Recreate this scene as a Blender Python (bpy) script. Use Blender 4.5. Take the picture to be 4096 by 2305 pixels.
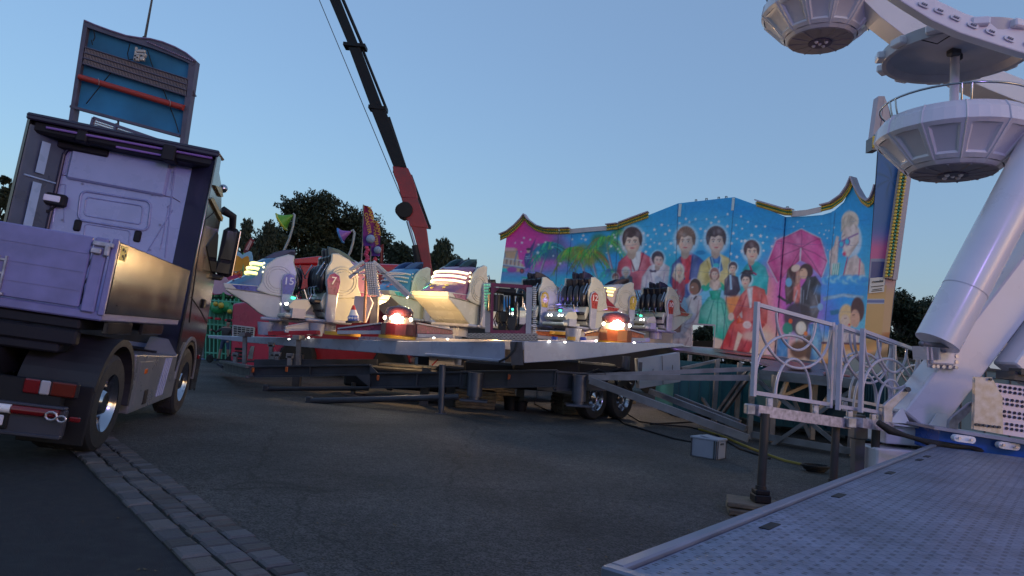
import bpy, math, random
import numpy as np
from mathutils import Vector, Matrix
random.seed(7); RNG = np.random.RandomState(5)
for o in list(bpy.data.objects): bpy.data.objects.remove(o)
S = bpy.context.scene
# ---------------------------------------------------------------- camera
FP, CX, CY = 2731., 2048., 1152.5
PIT, ROLL, EYE = math.radians(4.9), math.atan(.075), 1.55
fwd = Vector((0, math.cos(PIT), math.sin(PIT)))
r0 = Vector((1, 0, 0)); u0 = Vector((0, -math.sin(PIT), math.cos(PIT)))
RT = r0*math.cos(ROLL) + u0*math.sin(ROLL)
UP = -r0*math.sin(ROLL) + u0*math.cos(ROLL)
CAMP = Vector((0, 0, EYE))
cd = bpy.data.cameras.new('camera'); cam = bpy.data.objects.new('camera', cd)
S.collection.objects.link(cam); S.camera = cam
m3 = Matrix((RT, UP, -fwd)).transposed()
cam.matrix_world = Matrix.Translation(CAMP) @ m3.to_4x4()
cd.sensor_width = 36; cd.lens = 36*FP/4096; cd.clip_end = 2000; cd.clip_start = .05
# ---------------------------------------------------------------- sky, sun, exposure
SUN_EL, SUN_ROT = 5, 130
MIXF, DUSK = .42, (1.05, 1.5, 2.5, 1)
w = bpy.data.worlds.new('World'); S.world = w; w.use_nodes = True
nt = w.node_tree; bg = nt.nodes['Background']
sk = nt.nodes.new('ShaderNodeTexSky'); sk.sky_type = 'NISHITA'; sk.sun_disc = False
sk.sun_elevation = math.radians(SUN_EL); sk.sun_rotation = math.radians(SUN_ROT)
sk.air_density = 1.2; sk.dust_density = 1.3; sk.ozone_density = 3.0
mxs = nt.nodes.new('ShaderNodeMix'); mxs.data_type = 'RGBA'; mxs.blend_type = 'MIX'; mxs.inputs[0].default_value = MIXF
nt.links.new(sk.outputs[0], mxs.inputs[6]); mxs.inputs[7].default_value = DUSK
nt.links.new(mxs.outputs[2], bg.inputs[0]); bg.inputs[1].default_value = .15
sl = bpy.data.lights.new('sun', 'SUN'); sl.energy = .02; sl.angle = math.radians(12); sl.color = (1, .8, .72)
so = bpy.data.objects.new('sun', sl); S.collection.objects.link(so)
az = math.radians(SUN_ROT); el = math.radians(7)
sd = Vector((math.sin(az)*math.cos(el), math.cos(az)*math.cos(el), math.sin(el)))
so.rotation_euler = sd.to_track_quat('Z', 'Y').to_euler()
S.view_settings.view_transform = 'Standard'; S.view_settings.look = 'None'
S.view_settings.exposure = 1.12; S.view_settings.gamma = 1
def lamp(name, kind, loc, energy, color, size=.1, target=None, spot=60):
    l = bpy.data.lights.new(name, kind); l.energy = energy; l.color = color
    if kind == 'AREA': l.size = size
    else: l.shadow_soft_size = size
    if kind == 'SPOT': l.spot_size = math.radians(spot); l.spot_blend = .6
    o = bpy.data.objects.new(name, l); S.collection.objects.link(o); o.location = loc
    if target is not None: o.rotation_euler = (Vector(loc)-Vector(target)).to_track_quat('Z', 'Y').to_euler()
    return o
# ---------------------------------------------------------------- geometry helpers
def ray(x, y): return fwd + RT*((x-CX)/FP) - UP*((y-CY)/FP)
def at(x, y, Y): d = ray(x, y); return CAMP + d*(Y/d.y)
def G(x, y, z=0.): d = ray(x, y); return CAMP + d*((z-EYE)/d.z)
def pr(p):
    d = Vector(p)-CAMP; z = d.dot(fwd); return CX+FP*d.dot(RT)/z, CY-FP*d.dot(UP)/z
MATS = {}
def srgb(c): return tuple(((x/255.)/12.92 if x/255. <= .04045 else ((x/255.+.055)/1.055)**2.4) for x in c)
def mat(name, col, rough=.5, metal=0., spec=.5, var=.12, scale=3., bump=0., bscale=60., emit=None, es=1., coat=0., attr=None, dirt=.0):
    if name in MATS: return MATS[name]
    m = bpy.data.materials.new(name); m.use_nodes = True; MATS[name] = m
    n = m.node_tree.nodes; l = m.node_tree.links; b = n['Principled BSDF']
    b.inputs['Roughness'].default_value = rough; b.inputs['Metallic'].default_value = metal
    b.inputs['Specular IOR Level'].default_value = spec; b.inputs['Coat Weight'].default_value = coat
    b.inputs['Coat Roughness'].default_value = .12
    if attr:
        a = n.new('ShaderNodeAttribute'); a.attribute_name = attr; src = a.outputs['Color']
    else:
        a = n.new('ShaderNodeRGB'); a.outputs[0].default_value = (*col, 1); src = a.outputs[0]
    if var > 0:
        tc = n.new('ShaderNodeTexCoord'); nz = n.new('ShaderNodeTexNoise'); nz.inputs['Scale'].default_value = scale
        nz.inputs['Detail'].default_value = 6; l.new(tc.outputs['Object'], nz.inputs['Vector'])
        mr = n.new('ShaderNodeMapRange'); mr.inputs[1].default_value = .3; mr.inputs[2].default_value = .7
        mr.inputs[3].default_value = 1-var; mr.inputs[4].default_value = 1+var*.6
        l.new(nz.outputs[0], mr.inputs[0])
        mx = n.new('ShaderNodeMix'); mx.data_type = 'RGBA'; mx.blend_type = 'MULTIPLY'; mx.inputs[0].default_value = 1
        l.new(src, mx.inputs[6]); l.new(mr.outputs[0], mx.inputs[7]); src = mx.outputs[2]
        mr2 = n.new('ShaderNodeMapRange'); mr2.inputs[1].default_value = .3; mr2.inputs[2].default_value = .7
        mr2.inputs[3].default_value = max(0, rough*.8); mr2.inputs[4].default_value = min(1, rough*1.25)
        l.new(nz.outputs[0], mr2.inputs[0]); l.new(mr2.outputs[0], b.inputs['Roughness'])
    l.new(src, b.inputs['Base Color'])
    if bump > 0:
        tc2 = n.new('ShaderNodeTexCoord'); nb = n.new('ShaderNodeTexNoise'); nb.inputs['Scale'].default_value = bscale
        nb.inputs['Detail'].default_value = 4
        l.new(tc2.outputs['Object'], nb.inputs['Vector']); bp = n.new('ShaderNodeBump'); bp.inputs['Strength'].default_value = bump
        bp.inputs['Distance'].default_value = .02
        l.new(nb.outputs[0], bp.inputs['Height']); l.new(bp.outputs[0], b.inputs['Normal'])
    if emit:
        b.inputs['Emission Color'].default_value = (*emit, 1); b.inputs['Emission Strength'].default_value = es
    return m
def orth(d):
    d = Vector(d).normalized(); a = Vector((0, 0, 1)) if abs(d.z) < .95 else Vector((1, 0, 0))
    x = d.cross(a).normalized(); return x, d.cross(x).normalized()
SPLIT = set('chassis_frame oval_plate cable band_pattern lettering_bar lattice_bar shackle tread_bar_row petal gusset ram_guide grating lock_hook strut_bracket door_seam marker wheel_arch corner_post mudguard post rest_leg pivot_post hole mirror_arm boom_collar extension_ram slewing_ring blue_cap wheel stud_lights amber_reflector corner_hinge lifting_eye bolt gusset lug side_lamps socket tube_strap red_seat yellow_patch deck_leg lock_slot rear_brace shell_patch skirt_fin deflector_seam deflector_reflection beam_coupler support tower_leg hub_bolt stars flood_bulb bead cab_side roof_rail under_box green_figure locker_seam tie_bar board joist'.split())
class MB:
    def __init__(s): s.v = []; s.f = []; s.mi = []; s.cur = 0; s.st = []
    def add(s, vs, fs):
        o = len(s.v); s.st.append((o, len(s.f))); s.v += [tuple(p) for p in vs]; s.f += [tuple(i+o for i in q) for q in fs]; s.mi += [s.cur]*len(fs); return s
    def box(s, c, d, R=None):
        c = Vector(c); h = Vector(d)/2; vs = []
        for x in (-1, 1):
            for y in (-1, 1):
                for z in (-1, 1):
                    p = Vector((x*h.x, y*h.y, z*h.z)); vs.append(c + (R @ p if R else p))
        return s.add(vs, [(0,1,3,2),(4,6,7,5),(0,4,5,1),(2,3,7,6),(0,2,6,4),(1,5,7,3)])
    def cb(s, c, d, b=.02, R=None):   # box with chamfered edges along all sides
        c = Vector(c); h = Vector(d)/2; b = min(b, h.x*.9, h.y*.9, h.z*.9)
        import itertools
        vs = []; idx = {}
        for sx, sy, sz in itertools.product((-1, 1), repeat=3):
            for k in range(3):
                p = [sx*(h.x-b), sy*(h.y-b), sz*(h.z-b)]; p[k] = (sx*h.x, sy*h.y, sz*h.z)[k]
                idx[(sx, sy, sz, k)] = len(vs); p = Vector(p); vs.append(c + (R @ p if R else p))
        fs = []
        for k in range(3):
            a, e = [(1, 2), (0, 2), (0, 1)][k]
            for sk_ in (-1, 1):
                q = []
                for (u, w_) in ((-1, -1), (1, -1), (1, 1), (-1, 1)):
                    t = [0, 0, 0]; t[k] = sk_; t[a] = u; t[e] = w_; q.append(idx[(*t, k)])
                fs.append(tuple(q))
            for u in (-1, 1):
                for w_ in (-1, 1):
                    t1 = [0, 0, 0]; t1[a] = u; t1[e] = w_; t1[k] = -1; t2 = list(t1); t2[k] = 1
                    fs.append((idx[(*t1, a)], idx[(*t2, a)], idx[(*t2, e)], idx[(*t1, e)]))
        for t in itertools.product((-1, 1), repeat=3): fs.append(tuple(idx[(*t, k)] for k in range(3)))
        return s.add(vs, fs)
    def beam(s, a, b, wd, ht, upv=None):   # box beam from a to b
        a = Vector(a); b = Vector(b); d = (b-a); L = d.length; d.normalize()
        u = Vector(upv) if upv is not None else (Vector((0, 0, 1)) if abs(d.z) < .98 else Vector((0, 1, 0)))
        x = d.cross(u).normalized(); z = x.cross(d)
        return s.box((a+b)/2, (wd, L, ht), Matrix((x, d, z)).transposed())
    def tube(s, a, b, r, n=10, r2=None, cap=True):
        a = Vector(a); b = Vector(b); r2 = r if r2 is None else r2; x, y = orth(b-a)
        vs = [];
        for k in range(n):
            t = 2*math.pi*k/n; q = x*math.cos(t)+y*math.sin(t); vs += [a+q*r, b+q*r2]
        fs = [(2*k, 2*((k+1) % n), 2*((k+1) % n)+1, 2*k+1) for k in range(n)]
        if cap: fs += [tuple(2*k for k in range(n))[::-1], tuple(2*k+1 for k in range(n))]
        return s.add(vs, fs)
    def path(s, pts, r, n=8, closed=False):
        pts = [Vector(p) for p in pts]; m = len(pts); vs = []; px = None
        rr = r if isinstance(r, (list, tuple)) else [r]*m
        for i, p in enumerate(pts):
            d = (pts[(i+1) % m] if (closed or i < m-1) else p) - (pts[i-1] if (closed or i > 0) else p)
            d.normalize()
            if px is None: px, _ = orth(d)
            px = (px - d*px.dot(d)).normalized(); y = d.cross(px)
            vs += [p + (px*math.cos(2*math.pi*k/n)+y*math.sin(2*math.pi*k/n))*rr[i] for k in range(n)]
        fs = []
        for i in range(m if closed else m-1):
            j = (i+1) % m
            for k in range(n): fs.append((i*n+k, i*n+(k+1) % n, j*n+(k+1) % n, j*n+k))
        if not closed: fs += [tuple(range(n))[::-1], tuple((m-1)*n+k for k in range(n))]
        return s.add(vs, fs)
    def lathe(s, prof, n=32, c=(0, 0, 0), R=None, caps=True):
        c = Vector(c); vs = []
        for (r, z) in prof:
            for k in range(n):
                t = 2*math.pi*k/n; p = Vector((r*math.cos(t), r*math.sin(t), z)); vs.append(c+(R @ p if R else p))
        fs = []
        for i in range(len(prof)-1):
            for k in range(n): fs.append((i*n+k, i*n+(k+1) % n, (i+1)*n+(k+1) % n, (i+1)*n+k))
        if caps: fs += [tuple(range(n))[::-1], tuple((len(prof)-1)*n+k for k in range(n))]
        return s.add(vs, fs)
    def ball(s, c, r, n=8, m=6, sc=(1, 1, 1)):
        prof = [(r*math.sin(math.pi*(i+.02)/(m+.04)), -r*math.cos(math.pi*(i+.02)/(m+.04))*sc[2]) for i in range(m+1)]
        return s.lathe(prof, n, c)
    def prism(s, poly, ax, a, b, fr=None):  # poly in the two other axes, extruded along axis ax from a to b
        vs = []
        for t in (a, b):
            for (p, q) in poly:
                v = [0, 0, 0]; o = [i for i in range(3) if i != ax]; v[ax] = t; v[o[0]] = p; v[o[1]] = q
                vs.append(fr @ Vector(v) if fr else Vector(v))
        n = len(poly); fs = [tuple(range(n))[::-1], tuple(range(n, 2*n))]
        fs += [(i, (i+1) % n, n+(i+1) % n, n+i) for i in range(n)]
        return s.add(vs, fs)
    def slab(s, pts, off):    # polygon of 3D points, thickened by vector off
        pts = [Vector(p) for p in pts]; off = Vector(off); n = len(pts)
        fs = [tuple(range(n))[::-1], tuple(range(n, 2*n))]+[(i, (i+1) % n, n+(i+1) % n, n+i) for i in range(n)]
        return s.add(pts+[p+off for p in pts], fs)
    def build(s, name, mats, parent=None, smooth=None, bevel=0., world=True):
        if name in SPLIT and parent is not None and len(s.st) > 1:      # one object per separate piece
            ends = s.st[1:]+[(len(s.v), len(s.f))]
            for (v0, f0), (v1, f1) in zip(s.st, ends):
                if f1 == f0: continue
                q = MB(); q.add(s.v[v0:v1], [tuple(i-v0 for i in f) for f in s.f[f0:f1]]); o = q.build(name, mats, parent, smooth, bevel, world)
            return o
        me = bpy.data.meshes.new(name)
        vs = s.v
        if parent is not None and world:
            mi = MW[parent.name].inverted(); vs = [tuple(mi @ Vector(p)) for p in vs]
        me.from_pydata(vs, [], s.f); me.update()
        if not isinstance(mats, (list, tuple)): mats = [mats]
        for m in mats: me.materials.append(m)
        if len(mats) > 1: me.polygons.foreach_set('material_index', s.mi)
        import bmesh
        bm = bmesh.new(); bm.from_mesh(me); bmesh.ops.recalc_face_normals(bm, faces=bm.faces); bm.to_mesh(me); bm.free()
        if smooth is not None:
            me.shade_smooth(); me.set_sharp_from_angle(angle=math.radians(smooth))
        o = bpy.data.objects.new(name, me); S.collection.objects.link(o)
        if parent is not None:
            o.parent = parent
            MW[o.name] = MW[parent.name].copy()
        else: MW[o.name] = Matrix.Identity(4)
        if bevel > 0:
            b = o.modifiers.new('bevel', 'BEVEL'); b.width = bevel; b.segments = 2; b.limit_method = 'ANGLE'; b.angle_limit = math.radians(40)
        return o
MW = {}
def tag(o, label=None, cat=None, group=None, kind=None):
    if label: o['label'] = label
    if cat: o['category'] = cat
    if group: o['group'] = group
    if kind: o['kind'] = kind
    return o
def thing(name, label, cat, loc=(0, 0, 0), M=None, group=None):
    o = bpy.data.objects.new(name, None); S.collection.objects.link(o); o.empty_display_size = .2
    mw = M if M is not None else Matrix.Translation(Vector(loc)); o.matrix_world = mw; MW[o.name] = mw.copy()
    return tag(o, label, cat, group)
def copy_tree(o, parent=None):
    c = o.copy(); S.collection.objects.link(c); c.parent = parent
    for ch in [x for x in bpy.data.objects if x.parent == o]: copy_tree(ch, c)
    return c
FONT = None
def text_mb(mb, txt, origin, xdir, ydir, h, depth=.006, align='CENTER'):
    cu = bpy.data.curves.new('t', 'FONT'); cu.body = txt; cu.align_x = align; cu.align_y = 'CENTER'; cu.size = h*1.35; cu.extrude = depth/2
    cu.resolution_u = 2; cu.offset = .012*h
    o = bpy.data.objects.new('t', cu); S.collection.objects.link(o)
    dg = bpy.context.evaluated_depsgraph_get(); me = bpy.data.meshes.new_from_object(o.evaluated_get(dg))
    x = Vector(xdir).normalized(); y = Vector(ydir).normalized(); z = x.cross(y)
    mb.add([Vector(origin)+x*v.co.x+y*v.co.y+z*v.co.z for v in me.vertices], [tuple(p.vertices) for p in me.polygons])
    bpy.data.objects.remove(o); bpy.data.meshes.remove(me); bpy.data.curves.remove(cu)
# ---------------------------------------------------------------- shared materials
WHITE = mat('white_paint', (.72, .71, .74), .32, coat=.3, var=.08, scale=2)
LILAC = mat('pale_steel_paint', (.72, .68, .73), .3, coat=.4, var=.07, scale=1.5)
GALV = mat('galvanised_steel', (.42, .41, .44), .42, .65, var=.35, scale=14)
STEEL = mat('dull_steel', (.20, .20, .21), .5, .5, var=.3, scale=6)
DSTEEL = mat('dark_steel', (.07, .07, .08), .5, .4, var=.3, scale=5)
CHROME = mat('chrome', (.42, .42, .46), .15, 1., var=.05)
BLACKP = mat('black_plastic', (.010, .010, .013), .6, spec=.3, var=.2)
RUBBER = mat('tyre_rubber', (.014, .014, .015), .75, var=.3, bump=.3)
CREAM = mat('cream_shell', (.52, .53, .47), .25, coat=.5, var=.06)
# ================================================================ ground
def ground():
    m = bpy.data.materials.new('coarse_asphalt'); m.use_nodes = True; n = m.node_tree.nodes; l = m.node_tree.links; b = n['Principled BSDF']
    tc = n.new('ShaderNodeTexCoord')
    def noise(sc, det=5):
        z = n.new('ShaderNodeTexNoise'); z.inputs['Scale'].default_value = sc; z.inputs['Detail'].default_value = det
        l.new(tc.outputs['Object'], z.inputs['Vector']); return z.outputs[0]
    vo = n.new('ShaderNodeTexVoronoi'); vo.inputs['Scale'].default_value = 70; l.new(tc.outputs['Object'], vo.inputs['Vector'])
    r1 = n.new('ShaderNodeValToRGB'); r1.color_ramp.elements[0].position = .25; r1.color_ramp.elements[1].position = .8
    r1.color_ramp.elements[0].color = (.030, .029, .028, 1); r1.color_ramp.elements[1].color = (.085, .081, .076, 1)
    sp = n.new('ShaderNodeSeparateColor'); l.new(vo.outputs['Color'], sp.inputs[0]); l.new(sp.outputs[0], r1.inputs[0])
    big = n.new('ShaderNodeMapRange'); big.inputs[1].default_value = .3; big.inputs[2].default_value = .7; big.inputs[3].default_value = .62; big.inputs[4].default_value = 1.35
    l.new(noise(.6, 8), big.inputs[0])
    mid = n.new('ShaderNodeMapRange'); mid.inputs[1].default_value = .35; mid.inputs[2].default_value = .65; mid.inputs[3].default_value = .8; mid.inputs[4].default_value = 1.15
    l.new(noise(9, 6), mid.inputs[0])
    mu = n.new('ShaderNodeMath'); mu.operation = 'MULTIPLY'; l.new(big.outputs[0], mu.inputs[0]); l.new(mid.outputs[0], mu.inputs[1])
    mx = n.new('ShaderNodeMix'); mx.data_type = 'RGBA'; mx.blend_type = 'MULTIPLY'; mx.inputs[0].default_value = 1
    l.new(r1.outputs[0], mx.inputs[6]); l.new(mu.outputs[0], mx.inputs[7])
    st_ = n.new('ShaderNodeMapRange'); st_.inputs[1].default_value = .56; st_.inputs[2].default_value = .70; st_.inputs[3].default_value = 1; st_.inputs[4].default_value = .45
    l.new(noise(.23, 3), st_.inputs[0]); vc = n.new('ShaderNodeTexVoronoi'); vc.feature = 'DISTANCE_TO_EDGE'; vc.inputs['Scale'].default_value = .22; vc.inputs['Randomness'].default_value = 1
    wn = n.new('ShaderNodeTexNoise'); wn.inputs['Scale'].default_value = 2.; wn.inputs['Detail'].default_value = 6; l.new(tc.outputs['Object'], wn.inputs['Vector'])
    va = n.new('ShaderNodeVectorMath'); va.operation = 'MULTIPLY_ADD'; l.new(wn.outputs['Color'], va.inputs[0]); va.inputs[1].default_value = (.5, .5, 0); l.new(tc.outputs['Object'], va.inputs[2]); l.new(va.outputs[0], vc.inputs['Vector'])
    cr = n.new('ShaderNodeMapRange'); cr.inputs[1].default_value = .0; cr.inputs[2].default_value = .006; cr.inputs[3].default_value = .55; cr.inputs[4].default_value = 1; l.new(vc.outputs['Distance'], cr.inputs[0])
    m3_ = n.new('ShaderNodeMath'); m3_.operation = 'MULTIPLY'; l.new(st_.outputs[0], m3_.inputs[0]); l.new(cr.outputs[0], m3_.inputs[1])
    mx2 = n.new('ShaderNodeMix'); mx2.data_type = 'RGBA'; mx2.blend_type = 'MULTIPLY'; mx2.inputs[0].default_value = 1; l.new(mx.outputs[2], mx2.inputs[6]); l.new(m3_.outputs[0], mx2.inputs[7]); l.new(mx2.outputs[2], b.inputs['Base Color'])
    b.inputs['Roughness'].default_value = .8; b.inputs['Specular IOR Level'].default_value = .3
    bp = n.new('ShaderNodeBump'); bp.inputs['Strength'].default_value = .7; bp.inputs['Distance'].default_value = .012
    l.new(vo.outputs['Distance'], bp.inputs['Height']); l.new(bp.outputs[0], b.inputs['Normal'])
    g = MB(); g.add([(-600, -100, 0), (600, -100, 0), (600, 900, 0), (-600, 900, 0)], [(0, 1, 2, 3)])
    o = g.build('ground', m); o['kind'] = 'structure'
    # smooth road on the left of the setts
    m2 = mat('smooth_asphalt', (.0095, .0095, .0135), .85, var=.25, scale=5, bump=.5, bscale=160)
    E0 = G(270, 1795); E1 = G(800, 2330); d = (E1-E0).normalized(); nrm = Vector((-d.y, d.x, 0))
    if nrm.x > 0: nrm = -nrm
    A = E0-d*2.2; B = E1+d*9
    q = MB(); q.add([(p.x, p.y, .004) for p in (A, B, B+nrm*30, A+nrm*30-d*0)], [(0, 1, 2, 3)])
    o = q.build('road', m2); o['kind'] = 'structure'
    # setts: rows along d
    bed = MB(); W = .60
    bed.add([(p.x, p.y, .006) for p in (A, B, B-nrm*W, A-nrm*W)], [(0, 1, 2, 3)])
    o = bed.build('sett_bed', mat('mossy_joint', (.016, .018, .012), .95, var=.5, scale=18, bump=.6)); o['kind'] = 'structure'
    st = MB(); cols = []
    L = (B-A).length
    for row in range(3):
        s = -random.random()*.1
        while s < L:
            ln = random.uniform(.13, .2) if row else random.uniform(.2, .3)
            w0 = row*W/3+.003+random.uniform(0, .012); w1 = (row+1)*W/3-.003-random.uniform(0, .012)
            base = A+d*s; z = .022+random.uniform(0, .014)
            pts = []
            for (a_, w_) in ((.006, w0), (ln-.012, w0), (ln-.012, w1), (.006, w1)):
                p = base+d*(a_+random.uniform(-.007, .007))-nrm*(w_+random.uniform(-.006, .006)); pts.append(p)
            c = sum(pts, Vector())/4
            vs = [(p.x, p.y, .005) for p in pts]
            vs += [tuple(Vector((p.x, p.y, z-.012))) for p in pts]
            vs += [tuple(Vector((c.x, c.y, z))+(Vector((p.x, p.y, z))-Vector((c.x, c.y, z)))*.82) for p in pts]
            fs = [(i, (i+1) % 4, 4+(i+1) % 4, 4+i) for i in range(4)]+[(4+i, 4+(i+1) % 4, 8+(i+1) % 4, 8+i) for i in range(4)]+[(8, 9, 10, 11)]
            st.add(vs, fs); k = random.uniform(.6, 1.35); t = random.random()
            col = (.075*k*(1+.15*t), .072*k, .072*k*(1.1-.2*t)); cols += [col]*12
            s += ln
    o = st.build('setts', mat('sett_stone', (1, 1, 1), .75, var=.3, scale=12, bump=.4, bscale=50, attr='col')); o['kind'] = 'structure'
    a = o.data.color_attributes.new('col', 'FLOAT_COLOR', 'POINT')
    a.data.foreach_set('color', np.array([(*c, 1) for c in cols], dtype=np.float32).ravel())
    # small leaves and debris on the tarmac
    lf = MB()
    for _ in range(150):
        p = G(random.uniform(300, 3000), random.uniform(1700, 2300)); r = random.uniform(.008, .03); t = random.random()*6
        lf.add([(p.x+r*math.cos(t+k*1.57)*(1 if k % 2 else .4), p.y+r*math.sin(t+k*1.57)*(1 if k % 2 else .4), .009+.006*(k % 2)) for k in range(4)], [(0, 1, 2, 3)])
    tag(lf.build('leaf_litter', mat('dead_leaf', (.10, .07, .03), .8)), 'scattered dry leaf crumbs on the grey tarmac', 'leaves', kind='stuff')
ground()
# ================================================================ trees
LEAFS = [mat('leaf_dark', (.016, .026, .012), .7, var=.3), mat('leaf_mid', (.026, .040, .018), .7, var=.3), mat('leaf_grey', (.036, .048, .032), .75, var=.3)]
BARK = mat('bark', (.06, .05, .04), .9, var=.3, bump=.5)
def tree(name, label, px, ytop, ybase, Y, wpx, li=0, blobs=16, leaf=.16, dens=1., feather=False, group='trees behind the fairground', seed=1):
    """ytop/ybase give the crown's top and bottom rows in the photograph at distance Y."""
    rs = random.Random(seed); T = at(px, ytop, Y); Bm = at(px, ybase, Y); H = T.z; R = wpx/2*Y/FP
    base = Vector((Bm.x, Bm.y, 0)); t = thing(name, label, 'tree', base, group=group)
    tr = MB(); top = Vector((T.x, T.y, H*.85)); mid = base.lerp(top, .4)
    tr.path([base, mid+Vector((.2, 0, 0)), top], [R*.07+.12, R*.05+.08, .04], 8)
    cz0 = max(.6, Bm.z); cl = []
    for i in range(blobs):
        f = (i+.5)/blobs; z = cz0+(H-cz0)*(.12+.84*f**.8)
        env = R*(1-.0*f)*math.sqrt(max(.05, 1-((f-.35)/.72)**2)) if not feather else R*(1-f)**.7
        a = rs.uniform(0, 6.28); rr = env*rs.uniform(.2, .9)
        c = Vector((base.x+rr*math.cos(a), base.y+rr*math.sin(a)*.8, z)); cr = (R*rs.uniform(.28, .46) if not feather else R*rs.uniform(.2, .34))
        cl.append((c, cr)); tr.path([base.lerp(top, .25+.5*f), (base.lerp(top, .3+.5*f)+c)/2+Vector((0, 0, -.15*cr)), c], [.09, .05, .02], 5)
    tr.build('trunk', BARK, t, smooth=60)
    vs = []; n = int(1000*dens); leaf *= .5
    for (c, cr) in cl:
        u = RNG.normal(size=(n, 3)); u /= np.linalg.norm(u, axis=1)[:, None]
        rad = cr*(.25+.95*RNG.rand(n)**.7)*(1+.25*np.sin(u[:, 0]*5+u[:, 2]*7+c.x))
        if feather: u[:, 2] *= 1.7; 
        P = np.array(c)+u*rad[:, None]*np.array([1, 1, .8])
        a = RNG.normal(size=(n, 3)); a /= np.linalg.norm(a, axis=1)[:, None]; b = np.cross(a, RNG.normal(size=(n, 3))); b /= np.linalg.norm(b, axis=1)[:, None]
        sz = leaf*(.6+.8*RNG.rand(n))[:, None]
        if feather: a = a*.3+np.array([0, 0, .9]); 
        vs.append(np.stack([P-a*sz, P+b*sz*.5, P+a*sz, P-b*sz*.5], 1))
    V = np.concatenate(vs).reshape(-1, 3); V[:, 2] = np.maximum(V[:, 2], .05); V -= np.array(base)
    k = len(V)//4; me = bpy.data.meshes.new('crown'); me.vertices.add(4*k); me.vertices.foreach_set('co', V.ravel())
    me.loops.add(4*k); me.loops.foreach_set('vertex_index', np.arange(4*k)); me.polygons.add(k)
    me.polygons.foreach_set('loop_start', np.arange(k)*4); me.polygons.foreach_set('loop_total', np.full(k, 4)); me.update()
    for q in (0, 1): me.materials.append(LEAFS[(li+q) % 3])
    me.polygons.foreach_set('material_index', (RNG.rand(k) < .3).astype(int)); me.validate()
    o = bpy.data.objects.new('crown', me); S.collection.objects.link(o); o.parent = t
tree('leafy_tree', 'tall dark tree with the highest crown, left of the two purple flags', 1215, 785, 1160, 60, 255, 0, 20, .26, 1.3, seed=3)
tree('leafy_tree', 'broad dark tree directly behind the purple flags', 1410, 868, 1180, 62, 300, 0, 26, .27, 1.3, seed=4)
tree('leafy_tree', 'dark rounded tree between the tall dark crown and the broad one', 1295, 885, 1200, 66, 260, 0, 20, .27, 1.2, seed=5)
tree('leafy_tree', 'low grey green tree seen just right of the truck mirror', 1085, 925, 1190, 58, 230, 1, 18, .22, 1.1, seed=6)
tree('feathery_tree', 'feathery pale birch rising over the truck mirror', 960, 885, 1200, 50, 120, 2, 16, .2, .9, True, seed=7)
tree('feathery_tree', 'feathery grey green birch beside the tall dark tree', 1045, 895, 1200, 52, 130, 2, 16, .2, .9, True, seed=8)
tree('feathery_tree', 'pale low birch half hidden by the truck mirror', 900, 940, 1220, 48, 120, 2, 14, .2, .9, True, seed=9)
tree('leafy_tree', 'mid green tree between the purple flags and the red crane arm', 1585, 985, 1200, 60, 190, 1, 18, .24, 1.1, seed=10)
tree('leafy_tree', 'small dark tree at the foot of the red crane arm', 1670, 1010, 1200, 62, 140, 0, 14, .24, 1., seed=11)
tree('feathery_tree', 'feathery green tree just right of the red crane arm', 1750, 975, 1200, 55, 160, 1, 18, .22, 1., True, seed=12)
tree('leafy_tree', 'low green tree behind the blue lit ride car right of the crane', 1800, 1040, 1210, 58, 170, 1, 16, .22, 1., seed=13)
tree('feathery_tree', 'small pointed tree left of the painted wall', 1860, 1035, 1220, 57, 70, 1, 10, .2, .8, True, seed=14)
tree('leafy_tree', 'distant small tree top left of the machine frame', 1920, 1110, 1230, 70, 90, 0, 10, .25, .8, seed=15)
tree('leafy_tree', 'tree seen through the square opening in the painted wall', 2825, 1308, 1420, 60, 130, 1, 14, .2, 1., seed=16)
tree('leafy_tree', 'dark tree right behind the painted tower pillar', 3600, 1185, 1480, 40, 240, 0, 20, .18, 1.2, seed=17)
tree('leafy_tree', 'dark leafy tree seen between the tower pillar and the white tube', 3720, 1210, 1500, 42, 260, 1, 20, .18, 1.2, seed=18)
tree('leafy_tree', 'dark tree in the gap behind the white wheel leg', 3880, 1240, 1520, 43, 240, 0, 18, .18, 1.2, seed=19)
tree('leafy_tree', 'dark tree at the right edge of the picture behind the wheel legs', 4080, 1200, 1540, 41, 240, 0, 18, .18, 1.2, seed=20)
tree('leafy_tree', 'dark tree at the far left edge left of the truck cab', -20, 690, 1100, 45, 90, 0, 12, .2, 1., seed=21)
# ================================================================ truck (left foreground)
TA = G(385, 1812); TB = G(705, 1660); TH = TB-TA; TANG = math.atan2(-TH.x, TH.y); TT = math.radians(4.5)
TX = Vector((math.cos(TT)*math.cos(TANG), math.cos(TT)*math.sin(TANG), -math.sin(TT)))
TZ = Vector((math.sin(TT)*math.cos(TANG), math.sin(TT)*math.sin(TANG), math.cos(TT)))
TY = Vector((-math.sin(TANG), math.cos(TANG), 0))
TM = Matrix.Translation(TA) @ Matrix((TX, TY, TZ)).transposed().to_4x4()
def tl(px, py, ax, v):
    d = ray(px, py); n = (TX, TY, TZ)[ax]; k = (v-(CAMP-TA).dot(n))/d.dot(n); p = CAMP+d*k-TA
    return Vector((p.dot(TX), p.dot(TY), p.dot(TZ)))
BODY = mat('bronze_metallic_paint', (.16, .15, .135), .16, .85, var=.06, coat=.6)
ALU = mat('polished_aluminium', (.075, .072, .066), .17, .7, var=.5, scale=1.6)
TWH = mat('truck_white_paint', (.34, .36, .46), .28, coat=.5, var=.06)
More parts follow.
